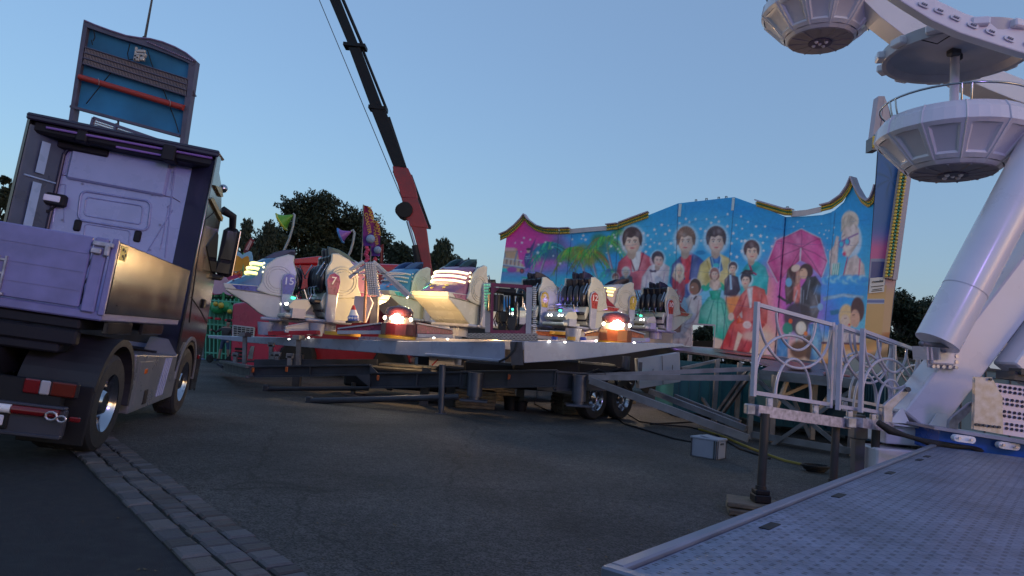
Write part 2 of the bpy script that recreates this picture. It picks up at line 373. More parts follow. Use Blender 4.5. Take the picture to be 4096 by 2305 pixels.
CWH = mat('cab_paint_violet_lit', (.26, .30, .50), .28, coat=.5, var=.1); GWH = mat('dropside_paint_violet_dim', (.15, .155, .30), .38, coat=.3, var=.22, scale=4)  # white paint with violet light put into its colour, dimmer on the dropside
VIO = mat('dark_violet_plastic', (.024, .019, .042), .35, var=.2)
RLENS = mat('red_lens', (.14, .006, .008), .15, coat=.6); ALENS = mat('amber_lens', (.6, .12, .01), .2, coat=.5)
GLASS = mat('dark_glass', (.006, .007, .009), .08, spec=.5, var=0)
def truck():
    t = thing('flatbed_truck', 'big silver grey truck with a tall cab and an empty white dropside body, left foreground', 'truck', M=TM)
    def B(mb, name, m, par=t, **k): return mb.build(name, m, par, world=False, **k)
    YB = 3.45
    # chassis
    c = MB()
    for x in (-.95, -1.8): c.box((x, 1.6, .95), (.09, 5.4, .28))
    for y in (-.9, -.3, 1.2, 2.4, 3.6): c.box((-1.38, y, .95), (.85, .1, .2))
    c.box((-1.38, -.95, .72), (2.5, .12, .25)); c.cb((-1.38, .9, .98), (1.5, 1.2, .2)); c.cb((-1.38, -.6, 1.28), (2.3, .14, .16), .02)
    c.cb((-1.38, .05, 1.15), (2.0, 1.4, .1)); c.tube((-2.5, .05, .56), (-.2, .05, .56), .09); c.tube((-2.5, 3.8, .56), (-.2, 3.8, .56), .07)
    c.cb((-1.38, 1.0, 1.43), (2.3, 3.3, .12)); c.box((-1.4, 3.9, .8), (2.2, 2.2, .5))
    B(c, 'chassis', BLACKP)
    # dropside body
    bedf = MB(); bedf.cb((-1.38, 1.0, 1.545), (2.72, 3.42, .1), .015)
    bd = B(bedf, 'body_floor', GWH)
    tg = MB(); tg.cb((-1.46, -.71, 1.985), (2.42, .05, .76), .012)
    for z in (1.78, 1.98, 2.18): tg.box((-1.46, -.7385, z), (2.38, .006, .008))
    tg = B(tg, 'tailgate', GWH)
    for x in (-1.02, -2.0):
        la = MB()
        la.box((x-.035, -.752, 1.84), (.018, .03, .36)); la.box((x+.035, -.752, 1.84), (.018, .03, .36))
        for z in (1.7, 1.84, 1.98): la.box((x, -.75, z), (.07, .02, .02))
        la.cb((x-.02, -.77, 1.63), (.2, .06, .04), .01)
        B(la, 'latch', GALV, tg)
    sb = MB(); sb.cb((-.02, 1.02, 1.97), (.045, 3.38, .78), .01)
    for y in (-.2, 1.3): sb.box((.005, y, 1.68), (.01, .35, .015))
    B(sb, 'side_board', ALU)
    sb = MB(); sb.cb((-2.74, 1.02, 1.97), (.045, 3.38, .78), .01); B(sb, 'side_board', TWH)
    po = MB(); po.cb((-.16, -.715, 1.97), (.13, .07, .8), .015); po.cb((-.035, -.70, 1.97), (.06, .06, .83), .01); po.cb((-2.68, -.71, 1.97), (.1, .07, .8), .01)
    B(po, 'corner_post', GWH)
    hh = MB(); hh.cb((-.13, -.765, 2.3), (.2, .05, .05), .01); hh.cb((-.18, -.775, 2.22), (.1, .05, .06), .01); hh.cb((-.08, -.77, 2.24), (.05, .06, .12), .01); B(hh, 'corner_lock', GALV)
    st = MB(); st.box((.006, -.52, 2.25), (.004, .2, .16)); B(st, 'yellow_sticker', mat('yellow_film', (.55, .45, .05), .4))
    st = MB()
    for (y, z, a) in ((-.57, 2.29, .05), (-.5, 2.28, .03), (-.46, 2.24, .05), (-.55, 2.22, .04), (-.5, 2.2, .03)): st.box((.011, y, z), (.004, a, .03))
    B(st, 'sticker_marks', BLACKP)
    ub = MB()
    for (y, L) in ((-.2, .9), (1.2, 1.0)): ub.cb((-.06, y+.25, 1.42), (.05, L, .14), .01)
    B(ub, 'under_box', ALU)
    # tail light, bumper
    for sx in (0, -2.28):
      tlm = MB(); tlm.cb((-.24+sx, -.99, .78), (.5, .06, .17), .02); T_ = B(tlm, 'tail_light', BLACKP)
      for nm, x0, w_, m in (('red_lens', -.405, .14, RLENS), ('clear_lens', -.285, .09, mat('white_lens', (.35, .35, .38), .2)), ('amber_lens', -.12, .22, mat('orange_red_lens', (.10, .012, .006), .2))):
        q = MB(); q.cb(((x0 if not sx else -.48-x0+sx), -1.025, .78), (w_, .03, .14), .012); B(q, nm, m, T_)
    bp = MB(); bp.cb((-1.38, -1.0, .45), (2.66, .1, .27), .015); bp.cb((-1.38, -1.03, .315), (2.66, .1, .04), .01); bp.cb((-1.38, -1.03, .6), (2.66, .1, .03), .01); bpo = B(bp, 'rear_bumper', mat('bumper_grey', (.05, .05, .07), .5, .3))
    for k in range(6):
        x = -.3-k*.42; q = MB(); q.tube((x-.205, -1.07, .545), (x+.205, -1.07, .545), .045, 12)
        B(q, 'red_bar_sleeve' if k % 2 == 0 else 'white_bar_sleeve', RLENS if k % 2 == 0 else WHITE, bpo, smooth=40)
    q = MB(); q.cb((-.62, -1.06, .43), (.19, .03, .17), .02); lp = B(q, 'plate_lamp', BLACKP, bpo); q = MB(); q.cb((-.62, -1.08, .43), (.12, .02, .1), .01); B(q, 'lamp_lens', mat('pale_lens', (.6, .6, .7), .2), bpo)
    q = MB(); q.path([(-.14+.05*math.cos(a), -1.13, .53+.04*math.sin(a)) for a in [i*.7 for i in range(9)]], .012, 6, True); q.path([(-.05+.04*math.cos(a), -1.12, .51+.03*math.sin(a)) for a in [i*.7 for i in range(9)]], .01, 6, True); B(q, 'shackle', GALV, bpo)
    q = MB(); q.cb((.03, -1.0, .5), (.1, .03, .05), .01); B(q, 'side_reflector', RLENS)
    # mudguard, wheels
    def wheel(x, y, z=.56, side=1, w_=.32, r=.56):
        rb = MB(); pf = [(.33, -w_/2), (.5, -w_/2), (.545, -w_/2+.03), (r, -w_/2+.07), (r, w_/2-.07), (.545, w_/2-.03), (.5, w_/2), (.33, w_/2)]
        R = Matrix.Rotation(math.pi/2, 3, 'Y'); c_ = (x-side*w_/2, y, z); rb.lathe(pf, 44, c_, R, False)
        for k in range(44):
            if k % 2: continue
            a = k/44*2*math.pi
            for xx in (-.09, 0, .09): rb.box((c_[0]+xx, y+(r)*math.cos(a), z+r*math.sin(a)), (.06, .05, .012), Matrix.Rotation(a-math.pi/2, 3, 'X'))
        wo = B(rb, 'wheel', RUBBER, smooth=30)
        rm = MB(); s_ = side
        pf = [(.345, w_/2-.01), (.335, w_/2-.03), (.31, w_/2-.06), (.29, w_/2-.16), (.2, w_/2-.15), (.17, w_/2-.09), (.12, w_/2-.03), (.02, w_/2-.01)]
        rm.lathe([(a, b*s_) for a, b in pf], 36, c_, R, False)
        for k in range(10):
            a = k*.628; rm.tube((c_[0]+s_*(w_/2-.15), y+.235*math.cos(a), z+.235*math.sin(a)), (c_[0]+s_*(w_/2-.10), y+.235*math.cos(a), z+.235*math.sin(a)), .018, 6)
        B(rm, 'rim', CHROME, wo, smooth=35)
    wheel(0, .05, w_=.62); wheel(0, 3.8, w_=.34); wheel(-2.72, .05, .56-.21, -1, .62); wheel(-2.72, 3.8, .56-.21, -1, .34)
    def arch(y, z, r, r2, x0, x1, a0, a1, mb, n=22):
        for k in range(n):
            A0 = math.radians(a0+(a1-a0)*k/n); A1 = math.radians(a0+(a1-a0)*(k+1)/n)
            P = lambda x, a, q: (x, y+q*math.cos(a), z+q*math.sin(a))
            vs = [P(x0, A0, r), P(x1, A0, r), P(x1, A1, r), P(x0, A1, r), P(x0, A0, r2), P(x1, A0, r2), P(x1, A1, r2), P(x0, A1, r2)]
            mb.add(vs, [(0, 1, 2, 3), (4, 7, 6, 5), (0, 4, 5, 1), (1, 5, 6, 2), (2, 6, 7, 3), (3, 7, 4, 0)])
    f = MB(); arch(.08, .6, .62, .70, -.72, .03, -12, 168, f); f.st = f.st[:1]; B(f, 'mudguard', mat('grey_black_plastic', (.010, .010, .012), .6, var=.2), smooth=40)
    f = MB(); arch(.08, .5, .62, .70, -2.76, -2.1, -12, 168, f); f.st = f.st[:1]; B(f, 'mudguard', BLACKP, smooth=40); f = MB(); f.cb((-.25, -.72, .5), (.62, .03, .62), .01); B(f, 'mud_flap', BLACKP)
    # side skirt between the axles
    sk_ = MB(); pts = [(.80, 1.10), (2.95, 1.02), (3.2, 1.25), (3.5, 1.25), (3.22, .9), (3.15, .36), (.93, .33), (.86, .7)]
    sk_.prism(pts, 0, -.5, .0); SK = B(sk_, 'side_skirt', mat('skirt_grey_paint', (.16, .165, .17), .3, coat=.4, var=.1), bevel=.02)
    q = MB(); q.cb((.006, 1.35, .86), (.012, .13, .07), .005); B(q, 'marker_lamp', ALENS, SK)
    q = MB(); q.cb((.006, 1.55, .5), (.02, .17, .2), .02); B(q, 'filler_recess', BLACKP, SK)
    q = MB()
    for k in range(4): q.prism([(2.15+k*.1, .45), (2.19+k*.1, .45), (2.37+k*.1, 1.0), (2.33+k*.1, 1.0)], 0, .001, .012)
    B(q, 'skirt_fin', TWH, SK)
    q = MB(); q.prism([(1.05, .42), (1.02, 1.0), (2.0, .98), (2.0, .42)], 0, .0, .006); B(q, 'skirt_door', mat('skirt_grey_paint', (.3, .3, .3)), SK, bevel=.004)
    # ---- cab
    sil = [(868, 612), (878, 690), (886, 735), (887, 800), (886, 870), (872, 940), (862, 1040), (858, 1122), (846, 1200), (832, 1272), (828, 1330), (815, 1410), (806, 1500), (795, 1560)]
    front = []
    for (px, py) in sil:
        p = tl(px, py, 0, 0); front.append((min(max(p.y, 3.3), 4.95), p.z))
    prof = [(2.98, .75), (2.98, 4.33)]+[(3.2, 4.36)]+front+[(4.9, .35), (4.5, .35), (4.43, .75), (4.3, 1.0), (4.05, 1.18), (3.8, 1.25), (3.5, 1.17), (3.3, 1.0), (3.18, .75)]
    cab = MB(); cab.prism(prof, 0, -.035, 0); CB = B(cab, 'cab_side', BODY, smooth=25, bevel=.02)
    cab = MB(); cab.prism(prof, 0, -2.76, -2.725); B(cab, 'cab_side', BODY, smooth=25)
    core = MB(); core.cb((-1.38, 4.05, 2.2), (2.4, 1.16, 2.3), .08); core.cb((-1.38, 3.95, 3.8), (2.3, .9, .95), .1); core.box((-1.38, 4.2, .75), (2.1, .9, .7)); B(core, 'cab_core', DSTEEL)
    ft = MB(); ft.add([(-.1, 4.7, 1.0), (-2.66, 4.7, 1.0), (-2.66, 4.75, 2.6), (-.1, 4.75, 2.6), (-.15, 3.9, 4.0), (-2.6, 3.9, 4.0)], [(0, 1, 2, 3), (3, 2, 5, 4)]); B(ft, 'windscreen', GLASS)
    # rear wall of the cab (white, ribbed)
    def W(px, py, y=YB): p = tl(px, py, 1, y); return (p.x, p.z)
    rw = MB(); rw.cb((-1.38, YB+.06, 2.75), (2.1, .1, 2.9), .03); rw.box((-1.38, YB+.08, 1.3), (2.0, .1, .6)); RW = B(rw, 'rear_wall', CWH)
    q = MB(); a = W(300, 560); b = W(690, 640); q.cb(((a[0]+b[0])/2, YB-.02, (a[1]+b[1])/2-.33), (abs(b[0]-a[0]), .07, .62), .035); B(q, 'raised_panel', CWH, RW)
    q = MB(); a = W(160, 800); q.cb((a[0]-.02, YB-.0, a[1]-.3), (.36, .05, 1.1), .03); B(q, 'raised_panel', CWH, RW)
    rib = MB()
    def bead(pts, r=.014, closed=True, mb=rib, y=YB+.008):
        P = [(W(px, py)[0], y, W(px, py)[1]) for (px, py) in pts]; mb.path([Vector(p) for p in P], r, 6, closed)
    def rr(x0, y0, x1, y1, sl=.2, c=16, sk2=0):  # rounded box in photo rows, edges following the wall
        o = []
        for (cx, cy, a0) in ((x1-c, y0+c, -90), (x1-c, y1-c, 0), (x0+c, y1-c, 90), (x0+c, y0+c, 180)):
            for k in range(4):
                a = math.radians(a0+30*k); X_ = cx+c*math.cos(a); Y_ = cy+c*math.sin(a)
                o.append((X_+sk2*(y0-Y_), Y_+(X_-x0)*sl))
        return o
    bead(rr(325, 762, 605, 880, .16, 24, .12), .022); bead(rr(345, 788, 572, 862, .16, 14, .12), .012)
    bead(rr(340, 895, 520, 1000, .16, 12, .1), .01); bead(rr(160, 560, 235, 670, .17, 14, .3), .009); bead(rr(262, 575, 285, 690, .17, 8, .2), .009)
    bead([(310, 540), (700, 610)], .02, False); bead([(320, 575), (690, 652)], .018, False); bead([(305, 620), (665, 688)], .012, False); bead([(300, 655), (660, 726)], .012, False)
    bead([(120, 735), (165, 740), (172, 780), (155, 890)], .009, False); bead([(190, 750), (200, 752), (190, 900)], .009, False); bead([(235, 745), (245, 738), (262, 738), (255, 890)], .009, False)
    bead([(150, 870), (160, 800)], .007, False); bead([(210, 890), (225, 790)], .008, False)
    bead([(620, 640), (700, 655), (660, 1030)], .012, False); bead([(668, 830), (676, 820), (640, 1000)], .009, False); bead([(690, 840), (580, 1020)], .009, False)
    bead([(705, 610), (712, 612), (690, 760), (680, 758), (705, 610)], .009, False)
    B(rib, 'wall_rib', CWH, RW, smooth=60)
    dk = MB()
    bead([(95, 680), (235, 705), (250, 700), (690, 790), (720, 808)],   .009, False, dk); bead([(290, 700), (660, 762)], .013, False, dk); bead([(300, 690), (640, 748)], .007, False, dk)
    bead([(325, 588), (685, 655)], .010, False, dk)
    for (a, b) in (((110, 515), (255, 560)), ((95, 690), (205, 705))): bead([a, b], .035, False, dk)
    B(dk, 'wall_seam', mat('violet_grey_seam', (.14, .12, .2), .5), RW, smooth=60)
    for (px, py) in ((310, 902), (550, 946)):
        x, z = W(px, py); q = MB(); q.cb((x, YB, z), (.11, .05, .19), .025); B(q, 'vent', BLACKP, RW)
    x, z = W(213, 800); q = MB(); q.cb((x, YB-.05, z), (.42, .14, .2), .03); q.tube((x-.12, YB-.05, z-.08), (x-.02, YB-.05, z-.22), .02); q.tube((x+.08, YB-.05, z-.08), (x-.02, YB-.05, z-.22), .02); q.ball((x-.17, YB-.05, z-.12), .035); WL = B(q, 'work_lamp', BLACKP)
    q = MB(); q.cb((x+.01, YB-.122, z+.01), (.26, .02, .1), .03); B(q, 'lamp_glass', mat('lamp_glass_grey', (.6, .6, .7), .15), WL)
    q = MB()
    for k in range(4):
        x0 = -1.75+k*.07; q.path([(x0, YB-.02, 1.25), (x0-.02, YB-.12, 1.9), (x0+.05+.03*k, YB-.16, 2.25), (x0+.1, YB-.1, 2.45-.04*k), (x0+.1, YB-.02, 2.5-.04*k)], .014, 6)
    B(q, 'air_line', BLACKP, RW, smooth=60)
    q = MB()
    for (px, py) in ((130, 560), (240, 555), (300, 600), (690, 690), (640, 900), (250, 880), (150, 850), (600, 1000), (330, 735), (610, 780)):
        a = W(px, py); q.tube((a[0], YB+.0, a[1]), (a[0], YB-.012, a[1]), .018, 8)
    B(q, 'wall_rivet', mat('dull_rivet', (.2, .2, .3), .4, .5), RW)
    # side deflectors: right dark, left dark with light reflections modelled as two pale panels
    d = MB(); d.prism([(-.04, 3.0), (-.06, 3.02), (-.45, YB), (-.45, YB+.03), (-.04, 3.4)], 2, .8, 4.2); B(d, 'side_deflector', VIO)
    d = MB()
    for (a, b, c_) in ((-.16, 3.16, .008), (-.26, 3.26, .008)): d.tube((a, b, 1.2), (a, b, 3.7), .012, 6)
    B(d, 'deflector_seam', BLACKP)
    d = MB(); d.prism([(-2.72, 3.0), (-2.7, 3.02), (-2.34, YB), (-2.34, YB+.05), (-2.72, YB+.05)], 2, .8, 4.2); B(d, 'side_deflector', mat('blue_grey_plastic', (.06, .08, .12), .3, var=.2))
    d = MB()
    for (z0, z1) in ((1.5, 3.35), (3.5, 4.0)): d.slab([(-2.56, 3.13, z0), (-2.48, 3.23, z0), (-2.48, 3.23, z1), (-2.56, 3.13, z1)], (.008, -.008, 0))
    d.tube((-2.66, 3.04, 3.42), (-2.36, 3.4, 3.42), .014); B(d, 'deflector_reflection', mat('pale_blue_reflection', (.3, .42, .55), .3))
    d = MB(); d.tube((-2.34, YB-.03, 1.0), (-2.34, YB-.03, 3.9), .03, 8); d.path([(-2.34, YB-.03, 3.9), (-2.30, YB-.03, 4.0), (-2.1, YB-.03, 4.08)], .03); B(d, 'deflector_rail', VIO, smooth=50)
    # roof edge, spoiler
    rf = MB(); rf.cb((-1.38, 3.2, 4.34), (2.8, .5, .05), .02); rf.cb((-1.38, 3.6, 4.3), (2.5, .5, .05), .02); rf.cb((-1.38, 2.985, 4.32), (2.8, .05, .11), .02); RF = B(rf, 'roof', VIO)
    ru = MB(); ru.cb((-1.38, 3.3, 4.2), (2.66, .5, .2), .04); ru.cb((-2.0, 3.15, 4.2), (.16, .3, .22), .02); ru.cb((-.72, 3.1, 4.18), (.2, .3, .26), .02); ru.cb((-2.15, 3.4, 4.05), (.9, .12, .12), .02); B(ru, 'roof_gutter', BLACKP, RF)
    rl = MB(); rl.tube((-2.5, 3.02, 4.2), (-.08, 3.02, 4.24), .02); rl.tube((-1.5, 3.05, 4.12), (-.75, 3.05, 4.13), .018); B(rl, 'roof_rail', mat('violet_gloss', (.22, .12, .36), .2, coat=.6), RF)
    # side window, mirror, door handle, horn lamp
    q = MB(); q.prism([tuple(tl(px, py, 0, 0))[1:] for (px, py) in ((824, 985), (866, 925), (872, 940), (860, 1100), (845, 1090))], 0, .0, .012); B(q, 'side_window', GLASS, CB)
    q = MB(); P = [tl(px, py, 0, 0) for (px, py) in ((757, 1290), (768, 1190), (793, 1010), (820, 880), (862, 845))]; q.path([Vector((.004, p.y, p.z)) for p in P], .008, 6)
    P = [tl(px, py, 0, 0) for (px, py) in ((765, 1190), (800, 1240), (826, 1290))]; q.path([Vector((.004, p.y, p.z)) for p in P], .008, 6); B(q, 'door_seam', BLACKP, CB)
    q = MB(); P = [tl(px, py, 0, 0) for (px, py) in ((833, 795), (845, 790), (884, 870), (880, 885))]; q.slab([(0, p.y, p.z) for p in P], (.04, 0, 0)); B(q, 'gold_stripe', mat('brass_paint', (.35, .25, .08), .3, .7), CB)
    q = MB(); P = [tl(px, py, 0, 0) for (px, py) in ((852, 740), (878, 750), (884, 785), (876, 788))]; q.slab([(0, p.y, p.z) for p in P], (.04, 0, 0)); B(q, 'gold_stripe', mat('brass_paint', (.35, .25, .08)), CB)
    h = tl(811, 1215, 0, 0); q = MB(); q.cb((.02, h.y, h.z), (.04, .16, .16), .02); B(q, 'door_handle', BLACKP, CB)
    h = tl(893, 755, 1, 3.9); q = MB(); q.ball((h.x, 3.9, h.z), .075, 14, 10); B(q, 'round_lamp', CHROME, smooth=80)
    mc = tl(912, 1010, 1, 4.75); q = MB(); q.cb((mc.x, 4.75, mc.z), (.3, .2, .92), .07); MR = B(q, 'mirror_housing', BLACKP)
    q = MB(); q.cb((mc.x-.01, 4.64, mc.z+.12), (.24, .02, .55), .02); q.cb((mc.x-.01, 4.64, mc.z-.31), (.24, .02, .2), .02); B(q, 'mirror_glass', mat('mirror_silver', (.03, .035, .04), .08, .3, var=0), MR)
    q = MB(); q.path([(-.05, 4.45, mc.z+.72), (.12, 4.6, mc.z+.66), (mc.x, 4.75, mc.z+.42)], [.08, .07, .06], 8); q.path([(-.05, 4.5, mc.z-.5), (.1, 4.65, mc.z-.5), (mc.x-.02, 4.75, mc.z-.42)], [.06, .05, .05], 8); B(q, 'mirror_arm', BLACKP, MR, smooth=60)
    q = MB(); q.tube((mc.x+.16, 4.66, mc.z-.42), (mc.x+.16, 4.66, mc.z+.42), .012); B(q, 'mirror_trim', CHROME, MR)
    # wheel arch trim and lower cab details
    f = MB(); arch(3.8, .62, .64, .70, -.3, .012, -5, 178, f); B(f, 'front_mudguard', mat('skirt_grey_paint', (.3, .3, .3)), smooth=40)
    f = MB(); arch(3.8, .6, .58, .63, -.45, .0, 0, 180, f); B(f, 'wheel_well', BLACKP)
    q = MB(); q.cb((.01, 4.62, .95), (.03, .1, .07), .01); B(q, 'front_marker', RLENS)
    return t
truck()
# ================================================================ crane, hanging panel
def crane():
    Y = 26.
    RED = mat('crane_red_paint', (.20, .010, .016), .38, coat=.3, var=.2); DK = mat('crane_dark_boom', (.008, .009, .014), .55, .1, spec=.3, var=.25)
    b = at(1745, 1300, Y); base = Vector((b.x, b.y, 0))
    t = thing('loader_crane', 'tall red and black telescopic loader crane raised over the ride', 'crane', base)
    def P(px, py, dy=0): return at(px, py, Y+dy)
    def taper(pts, name, m, hw):    # pts: list of (left px, right px) pairs, box of half depth hw
        mb = MB(); n = len(pts); vs = []
        for (l, r) in pts:
            for (px, dy) in ((l, -hw), (r, -hw), (r, hw), (l, hw)): vs.append(P(px[0], px[1], dy))
        fs = [(4*i+k, 4*i+(k+1) % 4, 4*i+4+(k+1) % 4, 4*i+4+k) for i in range(n-1) for k in range(4)]+[(3, 2, 1, 0), tuple(4*n-4+k for k in range(4))]
        mb.add(vs, fs); return mb.build(name, m, t, bevel=.03)
    taper([((1690, 1300), (1765, 1300)), ((1700, 1160), (1742, 1160)), ((1688, 1060), (1726, 1060)), ((1655, 935), (1710, 935)), ((1632, 880), (1705, 905)), ((1630, 870), (1700, 890))], 'lower_arm', RED, .28)
    taper([((1628, 890), (1672, 880)), ((1655, 910), (1712, 912)), ((1605, 790), (1672, 795)), ((1590, 735), (1662, 745)), ((1575, 700), (1650, 712)), ((1570, 665), (1632, 672))][2:], 'upper_arm', RED, .26)
    taper([((1632, 905), (1715, 915)), ((1605, 790), (1668, 790))], 'knuckle', RED, .3)
    taper([((1574, 668), (1628, 672)), ((1482, 435), (1540, 435))], 'boom_section', DK, .22)
    taper([((1486, 437), (1534, 437)), ((1393, 187), (1440, 187))], 'boom_section', DK, .19)
    taper([((1398, 190), (1438, 190)), ((1316, -5), (1360, -5)), ((1190, -310), (1228, -310))], 'boom_section', DK, .16)
    mb = MB()
    for (x0, x1, y) in ((1378, 1465, 184), (1478, 1548, 433), (1576, 1640, 690)):
        a = P(x0, y); c = P(x1, y+8); mb.beam(a, c, .5, .13)
    mb.build('boom_collar', DK, t)
    mb = MB()
    for (a, b, r) in (((1455, 195), (1370, -5), 7), ((1547, 440), (1447, 190), 6), ((1555, 470), (1628, 690), 6), ((1372, -5), (1300, -170), 7)): mb.tube(P(*a), P(*b), r/FP*Y, 10)
    mb.build('extension_ram', DK, t, smooth=50)
    mb = MB(); mb.tube(P(1712, 912), P(1640, 705), .075, 8); mb.tube(P(1700, 912), P(1632, 710), .05, 8); mb.tube(P(1719, 905), P(1646, 700), .03, 6); mb.box(P(1712, 908), (.2, .3, .12)); mb.build('ram_guide', DK, t)
    a = P(1630, 885, -.3); c = P(1688, 1080, -.3); m_ = a.lerp(c, .5)
    mb = MB(); mb.tube(a, m_, .055, 12); mb.build('ram_rod', CHROME, t, smooth=50)
    mb = MB(); mb.tube(m_, P(1700, 1200, -.3), .12, 12, .14); mb.build('lift_ram', BLACKP, t, smooth=50)
    mb = MB(); wc = P(1614, 848, 0)
    mb.tube(wc+Vector((0, -.35, 0)), wc+Vector((0, .35, 0)), .27, 20); mb.tube(wc+Vector((.1, -.4, .02)), wc+Vector((.1, -.3, .02)), .3, 20); mb.cb(wc+Vector((.2, 0, .2)), (.25, .5, .14), .03); mb.ball(wc+Vector((.1, -.2, -.26)), .12)
    mb.build('winch', BLACKP, t, smooth=40)
    tip = P(1200, -320)
    mb = MB(); mb.tube(P(1610, 800), P(1277, 0), .016, 5); mb.tube(P(1277, 0), P(1140, -330), .016, 5); mb.build('winch_cable', DSTEEL, t)
    mb = MB(); mb.cb(base+Vector((.2, 0, 1.2)), (2.4, 2.2, .5), .06); mb.cb(base+Vector((.1, 0, 2.0)), (.9, .9, 1.3), .08); mb.box(base+Vector((1.2, 0, .5)), (.25, .25, 1)); mb.box(base+Vector((-.9, 0, .5)), (.25, .25, 1)); mb.build('crane_base', DSTEEL, t)
crane()
def hanging():
    Y = 24.
    t = thing('hanging_scenery_panel', 'blue backed scenery panel with a curved top hanging on a cable over the truck cab', 'scenery panel', at(540, 300, Y))
    def P(x, y, d=0): return at(x, y, Y+d)
    BL = mat('blue_panel_back', (.02, .16, .36), .6, var=.45, scale=.5); FR = mat('violet_grey_frame', (.10, .09, .15), .5, .2, var=.3)
    # photo corners of the panel
    mb = MB(); vs = [(338, 100), (420, 130), (500, 155), (565, 168), (640, 190), (700, 215), (762, 255), (722, 545), (290, 430)]
    mb.slab([P(*v) for v in vs], (0, .12, 0)); mb.build('panel_back', BL, t)
    def bm(name, a, b, w_, m=FR, d=-.1, dep=.18):
        q = MB(); q.beam(P(*a, d), P(*b, d), dep, w_/FP*Y, (0, -1, 0) if False else None); return q.build(name, m, t)
    q = MB(); q.slab([P(335, 78, -.16), P(352, 90, -.16), P(290, 482, -.16), P(274, 482, -.16)], (0, .3, 0)); q.build('side_post', FR, t)
    q = MB(); q.slab([P(757, 245, -.16), P(785, 243, -.16), P(735, 578, -.16), P(718, 575, -.16)], (0, .3, 0)); q.build('side_post', FR, t)
    top = [(338, 82), (380, 100), (440, 122), (505, 143), (560, 152), (600, 155), (650, 168), (700, 188), (745, 213), (782, 243)]
    low = [(345, 108), (400, 127), (460, 148), (510, 163), (560, 178), (600, 190), (650, 208), (700, 228), (745, 247), (772, 262)]
    q = MB()
    for i in range(9): q.slab([P(*top[i], -.18), P(*top[i+1], -.18), P(*low[i+1], -.18), P(*low[i], -.18)], (0, .34, 0))
    q.build('curved_rim', FR, t)
    q = MB()
    for i in range(9): q.tube(P(top[i][0], top[i][1], -.2), P(top[i+1][0], top[i+1][1], -.2), .03, 6)
    for i in range(24):
        f = i/23; x = 590+f*180; y = 168+f*76; q.cb(P(x, y, -.22), (.05, .05, .05), .01)
    q.build('rim_bolt', mat('violet_trim', (.2, .15, .3), .4), t)
    bm('bottom_rail', (285, 428), (722, 546), 10)
    # perforated cable tray
    q = MB(); A = P(342, 190, -.16); B_ = P(752, 318, -.16); C_ = P(745, 385, -.16); D = P(332, 255, -.16); q.slab([A, B_, C_, D], (0, .08, 0)); tray = q.build('cable_tray', mat('tray_grey', (.10, .09, .12), .5, .4), t)
    q = MB()
    for (fa, fb) in ((.0, .3), (.35, .62), (.7, .98)):
        for k in range(70):
            u = (k+.5)/70; a = A.lerp(B_, u); c = D.lerp(C_, u); p0 = a.lerp(c, fa); p1 = a.lerp(c, fb); p0.y -= .02; p1.y -= .02; q.tube(p0, p1, .008, 4)
    q.build('tray_slot', mat('tray_light', (.2, .18, .24), .5, .4), tray)
    q = MB()
    for f in (0, .33, .66, 1): q.tube(A.lerp(D, f)+Vector((0, -.03, 0)), B_.lerp(C_, f)+Vector((0, -.03, 0)), .025, 6)
    q.build('tray_edge', FR, tray)
    q = MB(); q.tube(P(318, 308, -.2), P(735, 432, -.2), .105, 16); rt = q.build('red_tube', mat('red_tube', (.33, .035, .03), .5), t, smooth=50)
    q = MB()
    for (x, y) in ((395, 325), (680, 410)): q.path([P(x-3, y-12, -.32), P(x+2, y, -.34), P(x, y+16, -.3)], .01, 5)
    q.build('tube_strap', GALV, rt)
    q = MB(); c = P(560, 223, -.25)
    for (dx, dz, w_, h_) in ((0, .16, .36, .1), (.03, .04, .4, .08), (-.1, -.1, .2, .22), (.1, -.12, .16, .14), (.16, -.02, .12, .06), (-.16, .1, .06, .4)): q.cb(c+Vector((dx, 0, dz)), (w_, .12, h_), .02)
    jb = q.build('junction_box', mat('pale_grey_box', (.42, .42, .46), .5), t)
    q = MB()
    for (dx, dz) in ((-.13, -.04), (-.05, -.1), (-.13, -.17)): q.tube(c+Vector((dx, -.08, dz)), c+Vector((dx, -.06, dz)), .03, 8)
    q.build('socket', BLACKP, jb)
    q = MB()
    for pts in (((570, 190), (545, 235), (515, 240), (510, 215), (520, 175)), ((590, 200), (605, 250), (618, 285)), ((345, 415), (445, 290)), ((650, 350), (700, 480), (715, 530)), ((375, 120), (380, 150), (372, 165)), ((366, 160), (370, 180))):
        q.path([P(*p, -.14) for p in pts], .018, 5)
    q.build('cable', BLACKP, t)
    q = MB(); q.path([P(473, 500, 0), P(475, 497, 0), P(463, 496, 0)], .03, 6); q.tube(P(473, 478), P(473, 502), .035, 6); q.path([P(765, 385), P(780, 378), P(776, 360)], .03, 6); q.path([P(770, 382), P(785, 385)], .03, 6); q.build('lock_hook', FR, t)
    q = MB(); q.tube(P(577, 157), P(608, -5), .03, 6); q.tube(P(583, 157), P(611, -5), .015, 5); q.tube(P(608, -5), P(680, -380), .03, 6); q.ball(P(577, 152), .07); q.build('lifting_cable', DSTEEL, t)
    # mesh stair / grating behind the cab roof
    Y2 = 13.; g = thing('steel_grating', 'perforated grey metal grating standing behind the truck roof', 'grating', at(500, 560, Y2))
    R_ = [at(375, 472, Y2), at(650, 566, Y2), at(640, 640, Y2), at(350, 560, Y2)]
    q = MB()
    for (a, b) in ((0, 1), (1, 2), (2, 3), (3, 0)): q.beam(R_[a], R_[b], .05, .05)
    a = R_[0].lerp(R_[1], .33); b = R_[3].lerp(R_[2], .33); q.beam(a, b, .04, .06)
